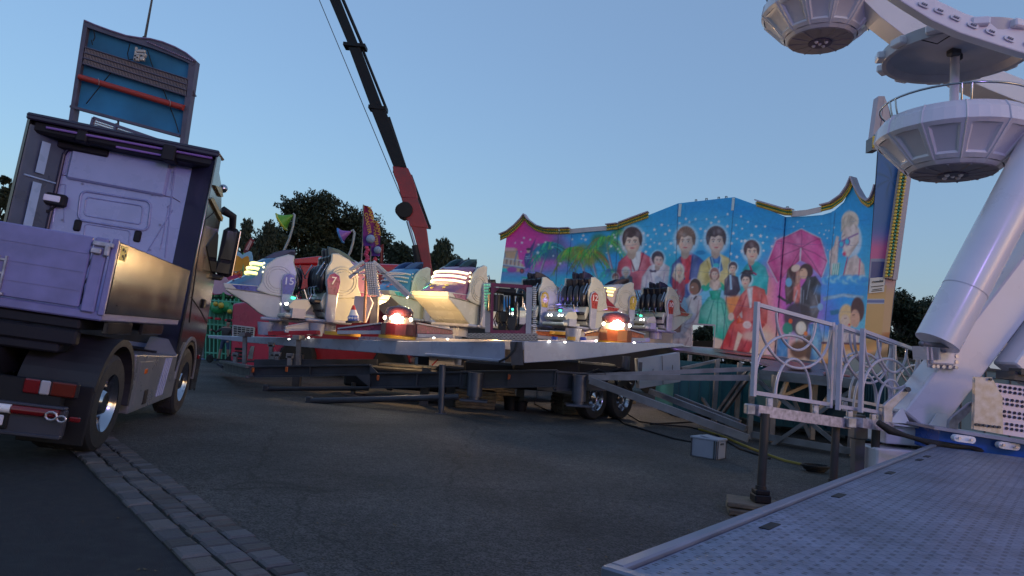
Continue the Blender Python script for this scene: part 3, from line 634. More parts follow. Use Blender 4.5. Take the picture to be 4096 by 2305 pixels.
    q.tube(R_[3], Vector((R_[3].x, R_[3].y, 0)), .04); q.tube(R_[2], Vector((R_[2].x, R_[2].y, 0)), .04); q.build('frame', FR, g)
    q = MB()
    for k in range(46): u = (k+.5)/46; q.tube(R_[0].lerp(R_[1], u), R_[3].lerp(R_[2], u), .009, 4)
    for k in range(10): u = (k+.5)/10; q.tube(R_[0].lerp(R_[3], u), R_[1].lerp(R_[2], u), .012, 4)
    q.build('mesh_infill', mat('grating_grey', (.25, .25, .27), .5, .4), g)
hanging()
# ================================================================ spinning ride
LEDY = mat('led_yellow', (1, 1, .6), emit=(1., .86, .22), es=1.3, var=0); LEDW = mat('led_white', (1, 1, .9), emit=(1., .86, .45), es=1.15, var=0)
LEDB = mat('led_blue', (.3, .4, 1), emit=(.25, .35, 1.), es=4, var=0); LEDG = mat('led_green', (.1, 1, .5), emit=(.05, .9, .45), es=1.6, var=0)
LEDOFF = mat('led_strip_unlit', (.5, .5, .55), .3, var=.2)
SEATB = mat('black_seat_moulding', (.012, .012, .022), .35, coat=.3, var=.2)
def star_mat(name, c1, c2):
    m = mat(name, c1, .3, coat=.5, var=.5, scale=14); return m
def car(name, label, px, py, Y, a, nd, num, theme, lit=None, fin=None, seatlight=None, sc=1.0):
    """ride car: px,py = foot of the numbered arm in the photo; nd = nose direction angle (deg) in plan, 0 = +x; sc = scale"""
    n = Vector((math.cos(math.radians(nd)), math.sin(math.radians(nd)), 0)); zz = Vector((0, 0, 1))
    # seen side: the one whose normal faces the camera
    s = Vector((-n.y, n.x, 0)); foot = at(px, py, Y)
    if s.dot(Vector((foot.x, foot.y, 0))) > 0: s = -s
    HW = .56*sc                                # half width of the row of seats
    O = foot - s*(HW+.1*sc)                        # centre of the base
    R = Matrix((s, n, zz)).transposed()
    if R.determinant() < 0: s2 = -s; R = Matrix((s2, n, zz)).transposed(); side = -1
    else: side = 1
    M_ = Matrix.Translation(O) @ R.to_4x4() @ Matrix.Scale(sc, 4)
    t = thing(name, label, 'ride car', M=M_, group='cars of the spinning ride'); B = lambda mb, nm, m, par=t, **k: mb.build(nm, m, par, world=False, **k)
    hw = .56; th = star_mat(theme+'_pattern', *{'blue': ((.03, .06, .28), 0), 'magenta': ((.22, .02, .13), 0), 'teal': ((.05, .38, .40), 0), 'yellow': ((.50, .36, .05), 0), 'red': ((.38, .05, .04), 0)}[theme])
    deep = mat(theme+'_shell', {'blue': (.04, .16, .30), 'magenta': (.30, .13, .24), 'teal': (.05, .22, .42), 'yellow': (.6, .5, .4), 'red': (.25, .02, .03)}[theme], .22, coat=.6, var=.3, scale=3)
    # hull (lower), nose shell (upper), profile in (y,z)
    hull = [(-.22, .17), (.0, .10), (.30, .11), (.50, .20), (.78, .40), (1.08, .56), (1.31, .68), (1.31, .72), (.1, .66), (-.25, .75), (-.34, .5)]
    mb = MB(); mb.prism(hull, 0, -hw, hw); B(mb, 'hull', CREAM, bevel=.03)
    band = [(-.02, .665), (1.33, .72), (1.37, .84), (.0, .86)]
    mb = MB(); mb.prism(band, 0, -hw-.02, hw+.02); BD = B(mb, 'front_band', CREAM, bevel=.015)
    mb = MB()
    for sd in (-1, 1): mb.prism([(.02, .68), (1.05, .72), (1.18, .82), (.02, .85)], 0, sd*(hw+.021), sd*(hw+.028))
    B(mb, 'band_pattern', th, BD)
    # upper nose shell with rounded plan: sections along profile
    P = [(1.35, .85), (1.22, .95), (1.0, 1.06), (.90, 1.14), (.88, 1.28), (.78, 1.42), (.56, 1.56), (.25, 1.63), (-.02, 1.62)]
    vs = []; K = 12
    for (y, z) in P:
        for k in range(K+1):
            u = -1+2*k/K; yy = y-(.28*abs(u)**3)*(1 if y > .5 else y/.5*.9); vs.append((u*(hw-.02), max(yy, -.05), z-.03*abs(u)**4))
    nP = len(P); fs = [(i*(K+1)+k, i*(K+1)+k+1, (i+1)*(K+1)+k+1, (i+1)*(K+1)+k) for i in range(nP-1) for k in range(K)]
    mb = MB(); mb.add(vs, fs)
    # close the sides back to the disc
    for ed in (0, K):
        ring = [i*(K+1)+ed for i in range(nP)]; base = len(mb.v); mb.v += [(vs[ring[0]][0], -.05, .85), (vs[ring[0]][0], -.05, 1.6)]
        mb.f.append(tuple(ring+[base+1, base])); mb.mi.append(0)
    B(mb, 'nose_shell', deep if lit != 'pink' else mat('pale_pink_shell', (.62, .5, .5), .3, coat=.5), smooth=35)
    # LED strips on the nose
    if lit != 'none':
        for q, (y, z) in enumerate(((.89, 1.18), (.86, 1.30), (.79, 1.42))):
            mb = MB(); pts = []
            for k in range(13):
                u = -1+2*k/12; pts.append((u*(hw-.01), y+.02-(.28*abs(u)**3)*.95, z-.03*abs(u)**4))
            mb.path([Vector(p) for p in pts], .036 if theme == 'blue' else .026, 8)
            o = B(mb, 'light_strip', (LEDY if theme != 'magenta' else LEDW) if lit in ('on', 'pink') else LEDOFF, smooth=60)
            if lit == 'off':
                mb = MB()
                for k in range(26):
                    u = -1+2*k/25; mb.box((u*(hw-.01), y+.045-(.28*abs(u)**3)*.95, z-.03*abs(u)**4), (.02, .02, .02))
                B(mb, 'strip_lamps', WHITE, o)
        mb = MB()
        for q, z in enumerate((1.2, 1.32, 1.42)): mb.ball((side*(hw+.02)*1.0, .50, z), .026)
        B(mb, 'side_lamps', LEDW if lit == 'on' else LEDOFF)
        mb = MB()
        for (x, y, z, w_) in ((-.25, 1.02, 1.04, .12), (.0, 1.06, 1.02, .08), (.22, 1.02, 1.04, .14), (-.3, 1.18, .965, .07), (.05, 1.22, .95, .06)): mb.box((x, y, z), (w_, .06, .02), Matrix.Rotation(-.5, 3, 'X'))
        B(mb, 'shell_patch', mat('coral_patch', (.6, .18, .18), .4) if theme != 'magenta' else mat('yellow_patch', (.6, .5, .1), .4))
    # side shells: big tapered panels with ribbed disc
    for sd in (-1, 1):
        pf = [(-.16, .60), (.34, .66), (.62, .74), (.52, .95), (.50, 1.18), (.42, 1.40), (.24, 1.58), (-.04, 1.70), (-.20, 1.68), (-.20, 1.50), (-.30, 1.26), (-.28, .95)]
        mb = MB(); mb.prism(pf, 0, sd*hw, sd*(hw+.07)); B(mb, 'side_shell', CREAM, bevel=.03)
        mb = MB(); R9 = Matrix.Rotation(sd*math.pi/2, 3, 'Y')
        mb.lathe([(.345, .0), (.34, .02), (.325, .02), (.32, .004), (.285, .004), (.28, .022), (.265, .022), (.26, .004), (.225, .004), (.22, .022), (.05, .022)], 32, (sd*(hw+.068), .13, 1.05), R9); B(mb, 'ribbed_disc', CREAM, smooth=30)
        mb = MB()   # arm: from disc down to base
        x0, x1 = sd*(hw+.09), sd*(hw+.17)
        mb.prism([(-.30, 1.02), (-.25, 1.18), (-.12, 1.24), (.01, 1.18), (.06, 1.02), (.02, .70), (.00, .14), (-.03, .05), (-.19, .05), (-.24, .14), (-.24, .70)], 0, x0, x1)
        mb.box((sd*(hw-.05), 0, .08), (.36, .14, .07)); AR = B(mb, 'side_arm', TWH, bevel=.02)
        mb = MB(); xq = sd*(hw+.172); mb.prism([(-.275, 1.02), (-.23, 1.155), (-.12, 1.21), (-.01, 1.155), (.035, 1.02), (.0, .70), (-.22, .70)], 0, xq, xq+sd*.008); PL = B(mb, 'number_plate', th, AR)
        mb = MB(); yd = Vector((0, 0, 1)); xd = Vector((0, sd, 0)); text_mb(mb, num, (xq+sd*.012, -.12, 1.02), xd, yd, .19, .008); B(mb, 'number', WHITE, PL)
        mb = MB()   # grab handle loop on the seat edge
        mb.path([(sd*(hw+.03), -.40, 1.1), (sd*(hw+.03), -.5, 1.14), (sd*(hw+.03), -.34, 1.46), (sd*(hw+.03), -.26, 1.42)], .018, 6, True); B(mb, 'handle', CHROME, smooth=60)
    # fins on top
    for x in (-.26, .2):
        mb = MB(); mb.prism([(.52, 1.58), (.3, 1.74), (.05, 1.84), (-.22, 1.88), (-.2, 1.72), (-.16, 1.55)], 0, x, x+.07); B(mb, 'fin', mat('dark_fin_'+theme, {'blue': (.02, .04, .08), 'teal': (.03, .08, .22), 'magenta': (.02, .07, .09), 'yellow': (.02, .02, .05), 'red': (.02, .02, .08)}[theme], .35), bevel=.015)
    # four seats with shoulder bars
    for k in range(4):
        x = -hw+.14+k*(2*hw-.28)/3
        mb = MB(); mb.cb((x, -.04, 1.12), (.25, .12, 1.12), .04, Matrix.Rotation(.24, 3, 'X')); mb.cb((x, -.3, .52), (.25, .4, .1), .03)
        ST = B(mb, 'seat', SEATB)
        mb = MB(); mb.ball((x, -.32, 1.08), .135, 12, 8, (1, 1, 2.5)); mb.tube((x-.1, -.22, 1.25), (x-.09, .05, 1.55), .035, 6); mb.tube((x+.1, -.22, 1.25), (x+.09, .05, 1.55), .035, 6); B(mb, 'shoulder_restraint', SEATB, ST, smooth=50)
        mb = MB(); mb.path([(x-.09, -.34, .92), (x-.1, -.46, .86), (x-.09, -.45, .72), (x-.04, -.42, .68)], .013, 6); B(mb, 'grip', CHROME, ST, smooth=60)
    mb = MB(); mb.prism([(-.3, .3), (-.1, .2), (.0, 1.0), (-.05, 1.5), (-.14, 1.3), (-.12, .7)], 0, -hw, hw); B(mb, 'backrest_shell', SEATB)
    # twin head pads
    for x in (-.2, .14):
        mb = MB(); mb.prism([(-.18, 1.5), (.1, 1.45), (.14, 1.68), (-.12, 1.84), (-.24, 1.82)], 0, x-.06, x+.1); B(mb, 'head_fin', mat('navy_pad', (.012, .012, .03), .4), bevel=.02)
    # footrest console with lamps, and grab rail
    mb = MB(); mb.prism([(-.62, .22), (-.98, .28), (-1.05, .36), (-.92, .52), (-.6, .56), (-.5, .4)], 0, -hw+.02, hw-.12); mb.cb((-.05, -.75, .14), (1.05, .7, .12), .03); CO = B(mb, 'foot_console', CREAM, bevel=.03)
    for x in (-.28, .22):
        mb = MB(); mb.cb((x, -1.0, .40), (.30, .05, .09), .02, Matrix.Rotation(-.5, 3, 'X')); HL = B(mb, 'headlight', BLACKP, CO)
        mb = MB()
        for d in (-.07, .07): mb.ball((x+d, -1.03, .41), .03, 8, 6)
        B(mb, 'bulbs', mat('headlight_white', (1, 1, 1), emit=(1, .95, .85), es=6, var=0) if seatlight else LEDOFF, CO)
    mb = MB(); mb.path([(-.5, -.62, .56), (-.5, -.7, .76), (.42, -.7, .76), (.42, -.62, .56)], .016, 6); mb.path([(-.48, -.68, .68), (.4, -.68, .68)], .012, 6); B(mb, 'grab_rail', CHROME, smooth=60)
    mb = MB(); mb.cb((-.02, -.84, .57), (.06, .1, .05), .01); B(mb, 'status_lamp', LEDG)
    mb = MB(); mb.cb((0, -.1, .07), (1.25, 1.1, .08), .03); mb.tube((0, 0, -.22), (0, 0, .05), .24, 20); mb.box((.4*side, -.8, .2), (.3, .3, .22)); B(mb, 'base_frame', TWH)
    return t
CARS = [
 ('ride_car', 'ride car number 15 with lit yellow strips and blue star band, leftmost', 1118, 1290, 19.0, 1.3, 200, '15', 'blue', 'on', None, False, 1.13),
 ('ride_car', 'ride car number 7 with magenta plate and black seats facing left', 1335, 1300, 18.7, 1.3, 30, '7', 'magenta', 'off', None, True, 1.16),
 ('ride_car', 'ride car number 13 with blue unlit nose and teal plate behind the bulb beam', 1690, 1292, 23., 1.3, 232, '13', 'teal', 'off', None, False, 1.12),
 ('ride_car', 'ride car number 6 with bright white light strips and magenta plate', 1918, 1318, 20.5, 1.3, 238, '6', 'magenta', 'on', None, False, 1.15),
 ('ride_car', 'ride car number 2 with yellow plate beside the dark machine frame', 2178, 1317, 24.8, 1.3, 32, '2', 'yellow', 'off', None, True, 1.12),
 ('ride_car', 'ride car number 12 with red plate and white headlights, behind the right beam', 2375, 1326, 24., 1.3, 38, '12', 'red', 'off', None, True, 1.13),
 ('ride_car', 'ride car number 1 with pale pink shell behind the right flood lamps', 2510, 1316, 26.5, 1.3, 205, '1', 'yellow', 'pink', None, False, 1.08),
 ('ride_car', 'ride car number 10 with red plate, rightmost car before the painted piano player', 2680, 1335, 26.5, 1.3, 38, '10', 'red', 'off', None, True, 1.08)]
for c in CARS: car(*c)

def ride_base():
    WB = TWH; t = thing('spinning_ride', 'white star shaped beam base of the spinning ride on its low trailer chassis', 'ride base', (0, 15, 0))
    # long arms: top/bottom rows measured at several stations
    def arm(st, name, half=.22, m=WB):
        vs = []
        for (x, yt, yb, Y) in st:
            for (yy, dd) in ((yt, -half), (yb, -half), (yb, half), (yt, half)):
                p = at(x, yy, Y); vs.append(Vector((p.x, p.y+dd+half, p.z)))
        n = len(st); mb = MB(); mb.add(vs, [(4*i+k, 4*i+(k+1) % 4, 4*i+4+(k+1) % 4, 4*i+4+k) for i in range(n-1) for k in range(4)]+[(3, 2, 1, 0), tuple(4*n-4+k for k in range(4))])
        return mb.build(name, m, t, bevel=.015)
    L = arm([(832, 1342, 1352, 22.5), (980, 1346, 1370, 21), (1200, 1352, 1388, 19), (1600, 1364, 1420, 16.4), (1815, 1367, 1436, 15.3), (2020, 1368, 1452, 14.5)], 'long_arm', .3)
    Rr = arm([(2096, 1366, 1453, 14.6), (2300, 1368, 1440, 15.4), (2500, 1371, 1416, 16.4), (2618, 1372, 1397, 17), (2735, 1376, 1386, 17.8)], 'long_arm', .3)
    arm([(1700, 1413, 1423, 15.75), (2010, 1438, 1450, 14.45)], 'lower_ledge', .34)
    arm([(1400, 1345, 1362, 25), (2050, 1362, 1400, 17), (2100, 1362, 1400, 17), (2600, 1352, 1368, 26)], 'cross_arm', .25)
    mb = MB(); mb.beam(at(2055, 1368, 14.48), at(2060, 1460, 14.48), .16, .3); mb.beam(at(2080, 1368, 14.55), at(2084, 1460, 14.55), .1, .3); mb.build('hinge_column', DSTEEL, t)
    mb = MB(); mb.path([at(2068, 1370, 14.3), at(2060, 1400, 14.25), at(2030, 1432, 14.2), at(1995, 1448, 14.2)], .025, 6); mb.build('hinge_cable', BLACKP, t)
    # top light studs
    mb = MB()
    for (x, y, Y) in ((1156, 1357, 18.9), (1235, 1351, 18.6), (1735, 1352, 16.2), (1790, 1357, 15.9), (2197, 1366, 14.95), (2260, 1369, 15.1), (2385, 1364, 15.9), (2537, 1371, 16.2)): mb.ball(at(x, y, Y), .03, 8, 6, (1, 1, .6))
    mb.build('stud_lights', mat('stud_glow', (1, 1, 1), emit=(1, .95, .8), es=5, var=0), t)
    # diamond plate step
    a = at(1870, 1352, 14.6); b = at(2148, 1352, 15.); mb = MB()
    pts = [at(1868, 1333, 14.7), at(2150, 1335, 14.9), at(2150, 1366, 14.9), at(1868, 1352, 14.7)]
    mb.slab(pts, (0, .9, 0)); dp = mb.build('tread_step', mat('tread_plate', (.16, .14, .14), .35, .7, var=.3, bump=.6, bscale=30), t)
    mb = MB()
    for r in range(4):
        for k in range(36):
            u = (k+.5)/36; v = (r+.5)/4; p = (pts[0].lerp(pts[1], u)).lerp(pts[3].lerp(pts[2], u), v)+Vector((0, -.008, 0)); d = .028
            s_ = 1 if (k+r) % 2 else -1; mb.beam(p+Vector((-d, 0, -d*.5*s_)), p+Vector((d, 0, d*.5*s_)), .006, .014)
    mb.build('tread_bars', mat('tread_bar', (.4, .37, .36), .25, .8), dp)
    # chassis of the trailer
    CH = mat('chassis_blue_grey', (.036, .042, .058), .5, .3, var=.3)
    def ibeam(x0, yt0, yb0, Y0, x1, yt1, yb1, Y1, nm='chassis_beam', depth=.25):
        mb = MB(); q = [at(x0, yt0, Y0), at(x1, yt1, Y1), at(x1, yb1, Y1), at(x0, yb0, Y0)]
        mb.slab([p+Vector((0, .08, 0)) for p in q], (0, .04, 0))
        for (i, j) in ((0, 1), (3, 2)): mb.beam(q[i]+Vector((0, .1, 0)), q[j]+Vector((0, .1, 0)), depth, .035)
        for k in (0, 1, 2): mb.box((q[0].lerp(q[1], k/2)+q[3].lerp(q[2], k/2))/2+Vector((0, .08, 0)), (.03, .12, (q[0]-q[3]).z))
        return mb.build(nm, CH, t)
    ibeam(1000, 1468, 1508, 16.6, 1480, 1460, 1500, 16.2); ibeam(1480, 1494, 1552, 16.2, 1860, 1490, 1545, 15.6)
    ibeam(1840, 1488, 1552, 15.6, 2230, 1482, 1545, 15.4); ibeam(2220, 1488, 1560, 15.4, 2420, 1500, 1560, 15.6)
    mb = MB(); mb.beam(at(892, 1446, 21), at(1000, 1468, 16.6), .2, .06); mb.beam(at(892, 1485, 21), at(1000, 1508, 16.6), .2, .06); mb.slab([at(892, 1446, 21), at(1000, 1468, 16.6), at(1000, 1508, 16.6), at(892, 1485, 21)], (.06, .02, 0)); mb.beam(at(892, 1446, 21), at(1130, 1446, 21), .1, .06)
    mb.beam(at(1020, 1452, 19), at(1510, 1452, 19), .15, .2); mb.slab([at(1480, 1460, 16.1), at(1510, 1492, 16.1), at(1480, 1492, 16.1)], (0, .06, 0)); mb.slab([at(1420, 1500, 16.15), at(1480, 1500, 16.15), at(1480, 1552, 16.15)], (0, .06, 0)); mb.beam(at(870, 1456, 20), at(890, 1470, 20), .1, .05)
    mb.build('chassis_frame', CH, t)
    for (x, y0, y1, Y) in ((980, 1340, 1455, 19.6), (1195, 1352, 1460, 17.6), (1085, 1380, 1450, 19.2), (1160, 1425, 1462, 17.4), (1110, 1418, 1440, 18.2), (942, 1420, 1452, 20.), (1093, 1418, 1440, 19.)):
        mb = MB(); mb.beam(at(x, y0, Y), at(x-2, y1, Y), .1, .1, (0, 1, 0)); mb.cb(at(x, y0-1, Y), (.18, .5 if y0 < 1360 else .1, .12), .01); mb.build('arm_support', STEEL, t)
    mb = MB(); mb.cb(at(1082, 1337, 19.5), (.22, .3, .1), .01); mb.build('clamp', DSTEEL, t)
    # jacks standing on timber
    for (x, yt, yb, Y, r) in ((1903, 1496, 1585, 15.45, .17), (2320, 1506, 1605, 15.3, .16), (2505, 1430, 1520, 17.5, .1), (1770, 1465, 1640, 15.0, .07)):
        mb = MB(); a = at(x, yt, Y); b = at(x-6, yb, Y); mb.tube(a, b, r, 20); mb.tube(b, b-Vector((0, 0, .07)), r*.75, 16); mb.cb(b-Vector((0, 0, .09)), (r*3.6, r*3.2, .05), .01); mb.tube(a, a+Vector((0, 0, .03)), r*1.06, 20); mb.build('jack', mat('jack_blue_grey', (.08, .09, .125), .35, .5, var=.2), t, smooth=40)
    # ring gear, centre drum, pale wheels of undercarriage
    mb = MB(); c = at(2150, 1400, 21); mb.tube(Vector((c.x, c.y, .5)), Vector((c.x, c.y, c.z)), 1.0, 32); mb.build('centre_drum', DSTEEL, t, smooth=40)
    mb = MB()
    for (x, y, Y) in ((2180, 1425, 15.4), (1640, 1450, 17.5), (1880, 1460, 16)): mb.cb(at(x, y+35, Y+1.4), (1.6, 1.2, .35), .05)
    mb.cb(at(2050, 1500, 17.4), (2.4, 1.6, .6), .05); mb.cb(at(1650, 1500, 17.8)-Vector((0, 0, .1)), (3.2, 1.4, .5), .05); mb.cb(at(2250, 1480, 17.6), (2.6, 1.2, .5), .05); mb.build('dark_gear_fill', BLACKP, t)  # gear blocks, some added in black to darken the space under the ride
    for k, (x, y, Y) in enumerate(((2364, 1582, 16.2), (2472, 1578, 16.8))):
        c = at(x, y, Y); r = .5; R9 = Matrix.Rotation(math.pi/2, 3, 'X')@Matrix.Rotation(-.35, 3, 'Y'); mb = MB()
        R9 = Matrix.Rotation(.85, 3, 'Z') @ Matrix.Rotation(math.pi/2, 3, 'X'); z0 = c.z-r if c.z > r else 0
        c2 = Vector((c.x, c.y, r)) if abs(c.z-r) < .25 else c
        mb.lathe([(.3, -.15), (.46, -.15), (r, -.09), (r, .09), (.46, .15), (.3, .15)], 36, c2, R9, False); wo = mb.build('wheel', RUBBER, t, smooth=35)
        mb = MB(); mb.lathe([(.3, .14), (.28, .1), (.25, .02), (.16, .03), (.13, .1), (.01, .14)], 30, c2, R9, False); mb.lathe([(.28, .13), (.30, .15), (.315, .13)], 30, c2, R9, False)
        for q in range(8): a = q*.785; p = R9 @ Vector((.2*math.cos(a), .2*math.sin(a), .05)); mb.ball(c2+p, .022, 6, 4)
        mb.build('rim', CHROME, wo, smooth=35)
    mb = MB()
    for (x, y, Y) in ((2395, 1520, 16.4), (2480, 1515, 17)): mb.path([at(x-80, y+20, Y), at(x-60, y-20, Y), at(x, y-38, Y), at(x+60, y-20, Y), at(x+75, y+20, Y)], .05, 6)
    mb.build('mudguard', BLACKP, t)
    # folded stabiliser legs lying low
    for (a, b, r) in ((at(1064, 1556, 17.2), at(1475, 1554, 16.9), .055), (at(1236, 1605, 15.2), at(1835, 1588, 15), .07), (at(1560, 1545, 16.3), at(1480, 1540, 16.5), .05)):
        mb = MB(); mb.tube(a, b, r, 12); mb.cb(a, (.14, .14, .2), .02); mb.build('outrigger_tube', mat('chassis_blue_grey', (.07, .08, .1)), t, smooth=40)
    mb = MB(); c = at(1412, 1570, 17); c.z = .08; mb.tube(c, c+Vector((0, 0, .03)), .3, 20); mb.tube(c, c+Vector((0, 0, .3)), .06, 10); mb.build('outrigger_foot', DSTEEL, t)
    mb = MB()
    for (x, y, Y) in ((1012, 1480, 16.5), (1146, 1478, 16.4), (1512, 1512, 16.1), (2036, 1508, 15.4)): mb.cb(at(x, y, Y), (.06, .03, .12), .01)
    mb.build('amber_reflector', mat('amber_reflector', (.35, .08, .02), .3), t)
    # control cabinet
    Yc = 17.; q = [at(2546, 1432, Yc), at(2650, 1418, Yc-.6), at(2652, 1535, Yc-.6), at(2550, 1552, Yc)]; c = MB()
    GRY = mat('cabinet_grey', (.33, .34, .38), .5, var=.12); c.slab([at(2551, 1436, 16.6), at(2719, 1410, 16.4), at(2722, 1528, 16.4), at(2557, 1556, 16.6)], (.05, .7, 0)); cb = c.build('control_cabinet', GRY, t, bevel=.01)
    c = MB(); c.beam(at(2648, 1423, 16.46), at(2652, 1539, 16.46), .012, .01); c.cb(at(2612, 1485, 16.5), (.015, .02, .12), .005); c.cb(at(2690, 1470, 16.38), (.015, .02, .12), .005); c.box(at(2562, 1470, 16.57), (.08, .01, .25)); c.build('door_gap', DSTEEL, cb)
    c = MB(); c.cb(at(2566, 1492, 16.55), (.03, .02, .04), .005); c.build('green_indicator', LEDG, cb)
    # sweep arms with patterned covers + motor hubs
    PAT = mat('maroon_chevron', (.22, .03, .09), .35, coat=.3, var=.6, scale=22); PAT2 = mat('orange_red_cover', (.5, .14, .06), .4, var=.4, scale=18)
    def sweep(pts, Y0, Y1, m, nm='sweep_arm'):
        mb = MB(); (x0, a0, b0), (x1, a1, b1) = pts; q = [at(x0, a0, Y0), at(x1, a1, Y1), at(x1, b1, Y1), at(x0, b0, Y0)]
        mb.slab(q, (0, .22, 0)); o = mb.build(nm, m, t, bevel=.01); mb = MB()
        mb.beam(q[0]+Vector((0, -.01, .02)), q[1]+Vector((0, -.01, .02)), .1, .035); mb.beam(q[3]+Vector((0, -.02, -.05)), q[2]+Vector((0, -.02, -.05)), .1, .09); mb.build('arm_trim', TWH, o)
    sweep([(1355, 1318, 1322), (1528, 1296, 1322)], 17.5, 17, PAT); sweep([(1668, 1296, 1335), (1808, 1322, 1338)], 17, 17.5, PAT)
    sweep([(2342, 1335, 1346), (2440, 1318, 1342)], 19, 18.4, PAT2); sweep([(2500, 1318, 1350), (2576, 1340, 1352)], 18.4, 19, PAT2); sweep([(2145, 1325, 1340), (2262, 1330, 1352)], 19.5, 19.2, PAT2); sweep([(2350, 1330, 1338), (2440, 1322, 1338)], 20, 19.4, PAT2)
    sweep([(1140, 1310, 1316), (1235, 1292, 1316)], 18.2, 18.6, mat('white_cover', (.6, .58, .55), .4), 'sweep_cover')
    mb = MB(); mb.slab([at(1072, 1326, 18.2), at(1265, 1322, 18.2), at(1265, 1338, 18.2), at(1072, 1342, 18.2)], (0, .4, 0)); mb.build('red_cover', mat('deep_red_cover', (.30, .015, .03), .4, var=.2), t)
    mb = MB()
    for (x, y, Y, r) in ((1370, 1343, 17.9, .46), (2240, 1340, 19.3, .3), (2285, 1362, 16.6, .1)): c = at(x, y, Y); mb.tube(c, c+Vector((0, 0, .09)), r, 28)
    mb.build('slewing_ring', mat('yellow_ring', (.60, .32, .03), .4, var=.15), t, smooth=40)
    mb = MB()
    for (x, y, Y) in ((2218, 1362, 17), (2333, 1363, 17.2)): mb.tube(at(x, y-2, Y), at(x, y-14, Y), .08, 12)
    mb.build('blue_cap', mat('blue_cap', (.03, .08, .5), .4), t)
    mb = MB()
    for (x, y, Y) in ((1060, 1318, 19), (1265, 1322, 18.7), (2292, 1345, 18)): c = at(x, y, Y); mb.tube(c-Vector((0, 0, .15)), c+Vector((0, 0, .2)), .17, 18, .22)
    mb.build('pivot_post', TWH, t, smooth=40)
    # lamp hubs
    for (px, py, Y, mcol, nm) in ((1596, 1268, 16.9, (.18, .02, .04), 'a'), (2462, 1292, 18.2, (.40, .10, .03), 'b')):
        c = at(px, py+8, Y); s = Y/17.
        HB = MB(); HB.tube(c-Vector((0, 0, .42*s)), c-Vector((0, 0, .12*s)), .42*s, 10); h = HB.build('hub_drum', mat('hub_'+nm, tuple(c*.5 for c in mcol), .35, coat=.3, var=.3), t, bevel=.02)
        q = MB(); q.tube(c-Vector((0, 0, .50*s)), c-Vector((0, 0, .42*s)), .46*s, 28); q.build('hub_ring', mat('yellow_ring', (.6, .32, .03)), h, smooth=40)
        q = MB(); q.lathe([(.36*s, -.12*s), (.36*s, .02*s)], 24, c, None, False); q.build('lamp_holder', mat('hub_pale', (.5, .4, .35), .3), h, smooth=40)
        q = MB(); q.lathe([(.34*s, .05*s), (.35*s, .18*s), (.30*s, .27*s), (.1*s, .31*s), (.03*s, .34*s)], 24, c); q.build('hub_dome', mat('dome_'+nm, (.10, .02, .025), .25, coat=.6), h, smooth=50)
        for k in (1, 3, 4, 5, 7):
            a = -math.pi/2+(k-4)*.36; p = c+Vector((.36*s*math.cos(a), .36*s*math.sin(a), 0)); q = MB(); big = k == 4
            q.ball(p, .105 if big else .045, 12, 8); q.build('flood_bulb', mat('flood_glow_hot' if big else 'flood_glow', (1, 1, 1), emit=(1, .86, .58), es=60 if big else 8, var=0), h)
    # foot blocks, centre legs to the ground
    mb = MB()
    for (x, y, Y) in ((1180, 1600, 19), (1700, 1560, 16.6), (1800, 1600, 17), (2080, 1590, 17.5), (2420, 1600, 17.4)): p = at(x, y, Y); mb.box((p.x, p.y, .45), (.2, .2, .9))
    mb.build('rest_leg', DSTEEL, t)
ride_base()
L1 = at(1590, 1262, 16.35); lamp('flood_light', 'POINT', L1, 16, (1., .62, .28), .08)
lamp('flood_light_back', 'POINT', at(1640, 1215, 18.6), 120, (1., .60, .25), .1)
lamp('flood_light_right', 'POINT', at(2450, 1288, 17.6), 16, (1., .70, .42), .08); lamp('flood_light_right_back', 'POINT', at(2490, 1235, 20.5), 130, (1., .72, .5), .1)
for (px_, py_, e_) in ((1105, 1597, 9), (1370, 1596, 7), (1345, 1584, 3), (2205, 1640, 4), (1190, 1300, 0)):
    if e_:
        g_ = G(px_, py_); lamp('beam_gap_light', 'SPOT', (g_.x, g_.y, 1.2), e_, (1., .85, .5), .03, (g_.x, g_.y, 0), 20)
lamp('strip_spill', 'POINT', at(1690, 1130, 21.5), 5, (.2, 1., .4), .1); lamp('strip_spill_blue', 'POINT', at(2225, 1200, 24.5), 2, (.25, .2, 1.), .1); lamp('violet_spill', 'POINT', at(2690, 1370, 25), 9, (.45, .2, 1.), .1)
# ---- timber pads
def timber(label, px, py, w_, d_, h_, ang, group='timber packing under the ride'):
    c = G(px, py); R = Matrix.Rotation(ang, 3, 'Z'); t = thing('timber_pad', label, 'timber pad', (c.x, c.y, 0), group=group)
    n = 5; W_ = mat('weathered_timber', (.13, .105, .075), .85, var=.45, scale=9, bump=.4)
    for k in range(n):
        mb = MB(); z = (k+.5)*h_/n
        if k % 2: mb.cb(c+Vector((0, 0, z)), (w_*random.uniform(.97, 1), d_, h_/n-.006), .012, R)
        else:
            for q in (-1, 0, 1): mb.cb(c+Vector((0, 0, z))+R @ Vector((0, q*d_/3, 0)), (w_*random.uniform(.95, 1.02), d_/3-.01, h_/n-.006), .012, R)
        mb.build('timber_layer', W_, t)
timber('squared timber stack under the front left ride jack, beside the long tube', 1895, 1630, 1.0, .75, .42, .12)
timber('taller timber stack under the ride jack beside the chrome wheels', 2308, 1655, 1.15, .85, .5, .3)
timber('low timber pad in the shadow behind the two chrome wheels', 2480, 1610, .9, .6, .25, .2)
timber('dark timber pile under the middle of the ride chassis', 1990, 1600, 1.0, .8, .4, .0)
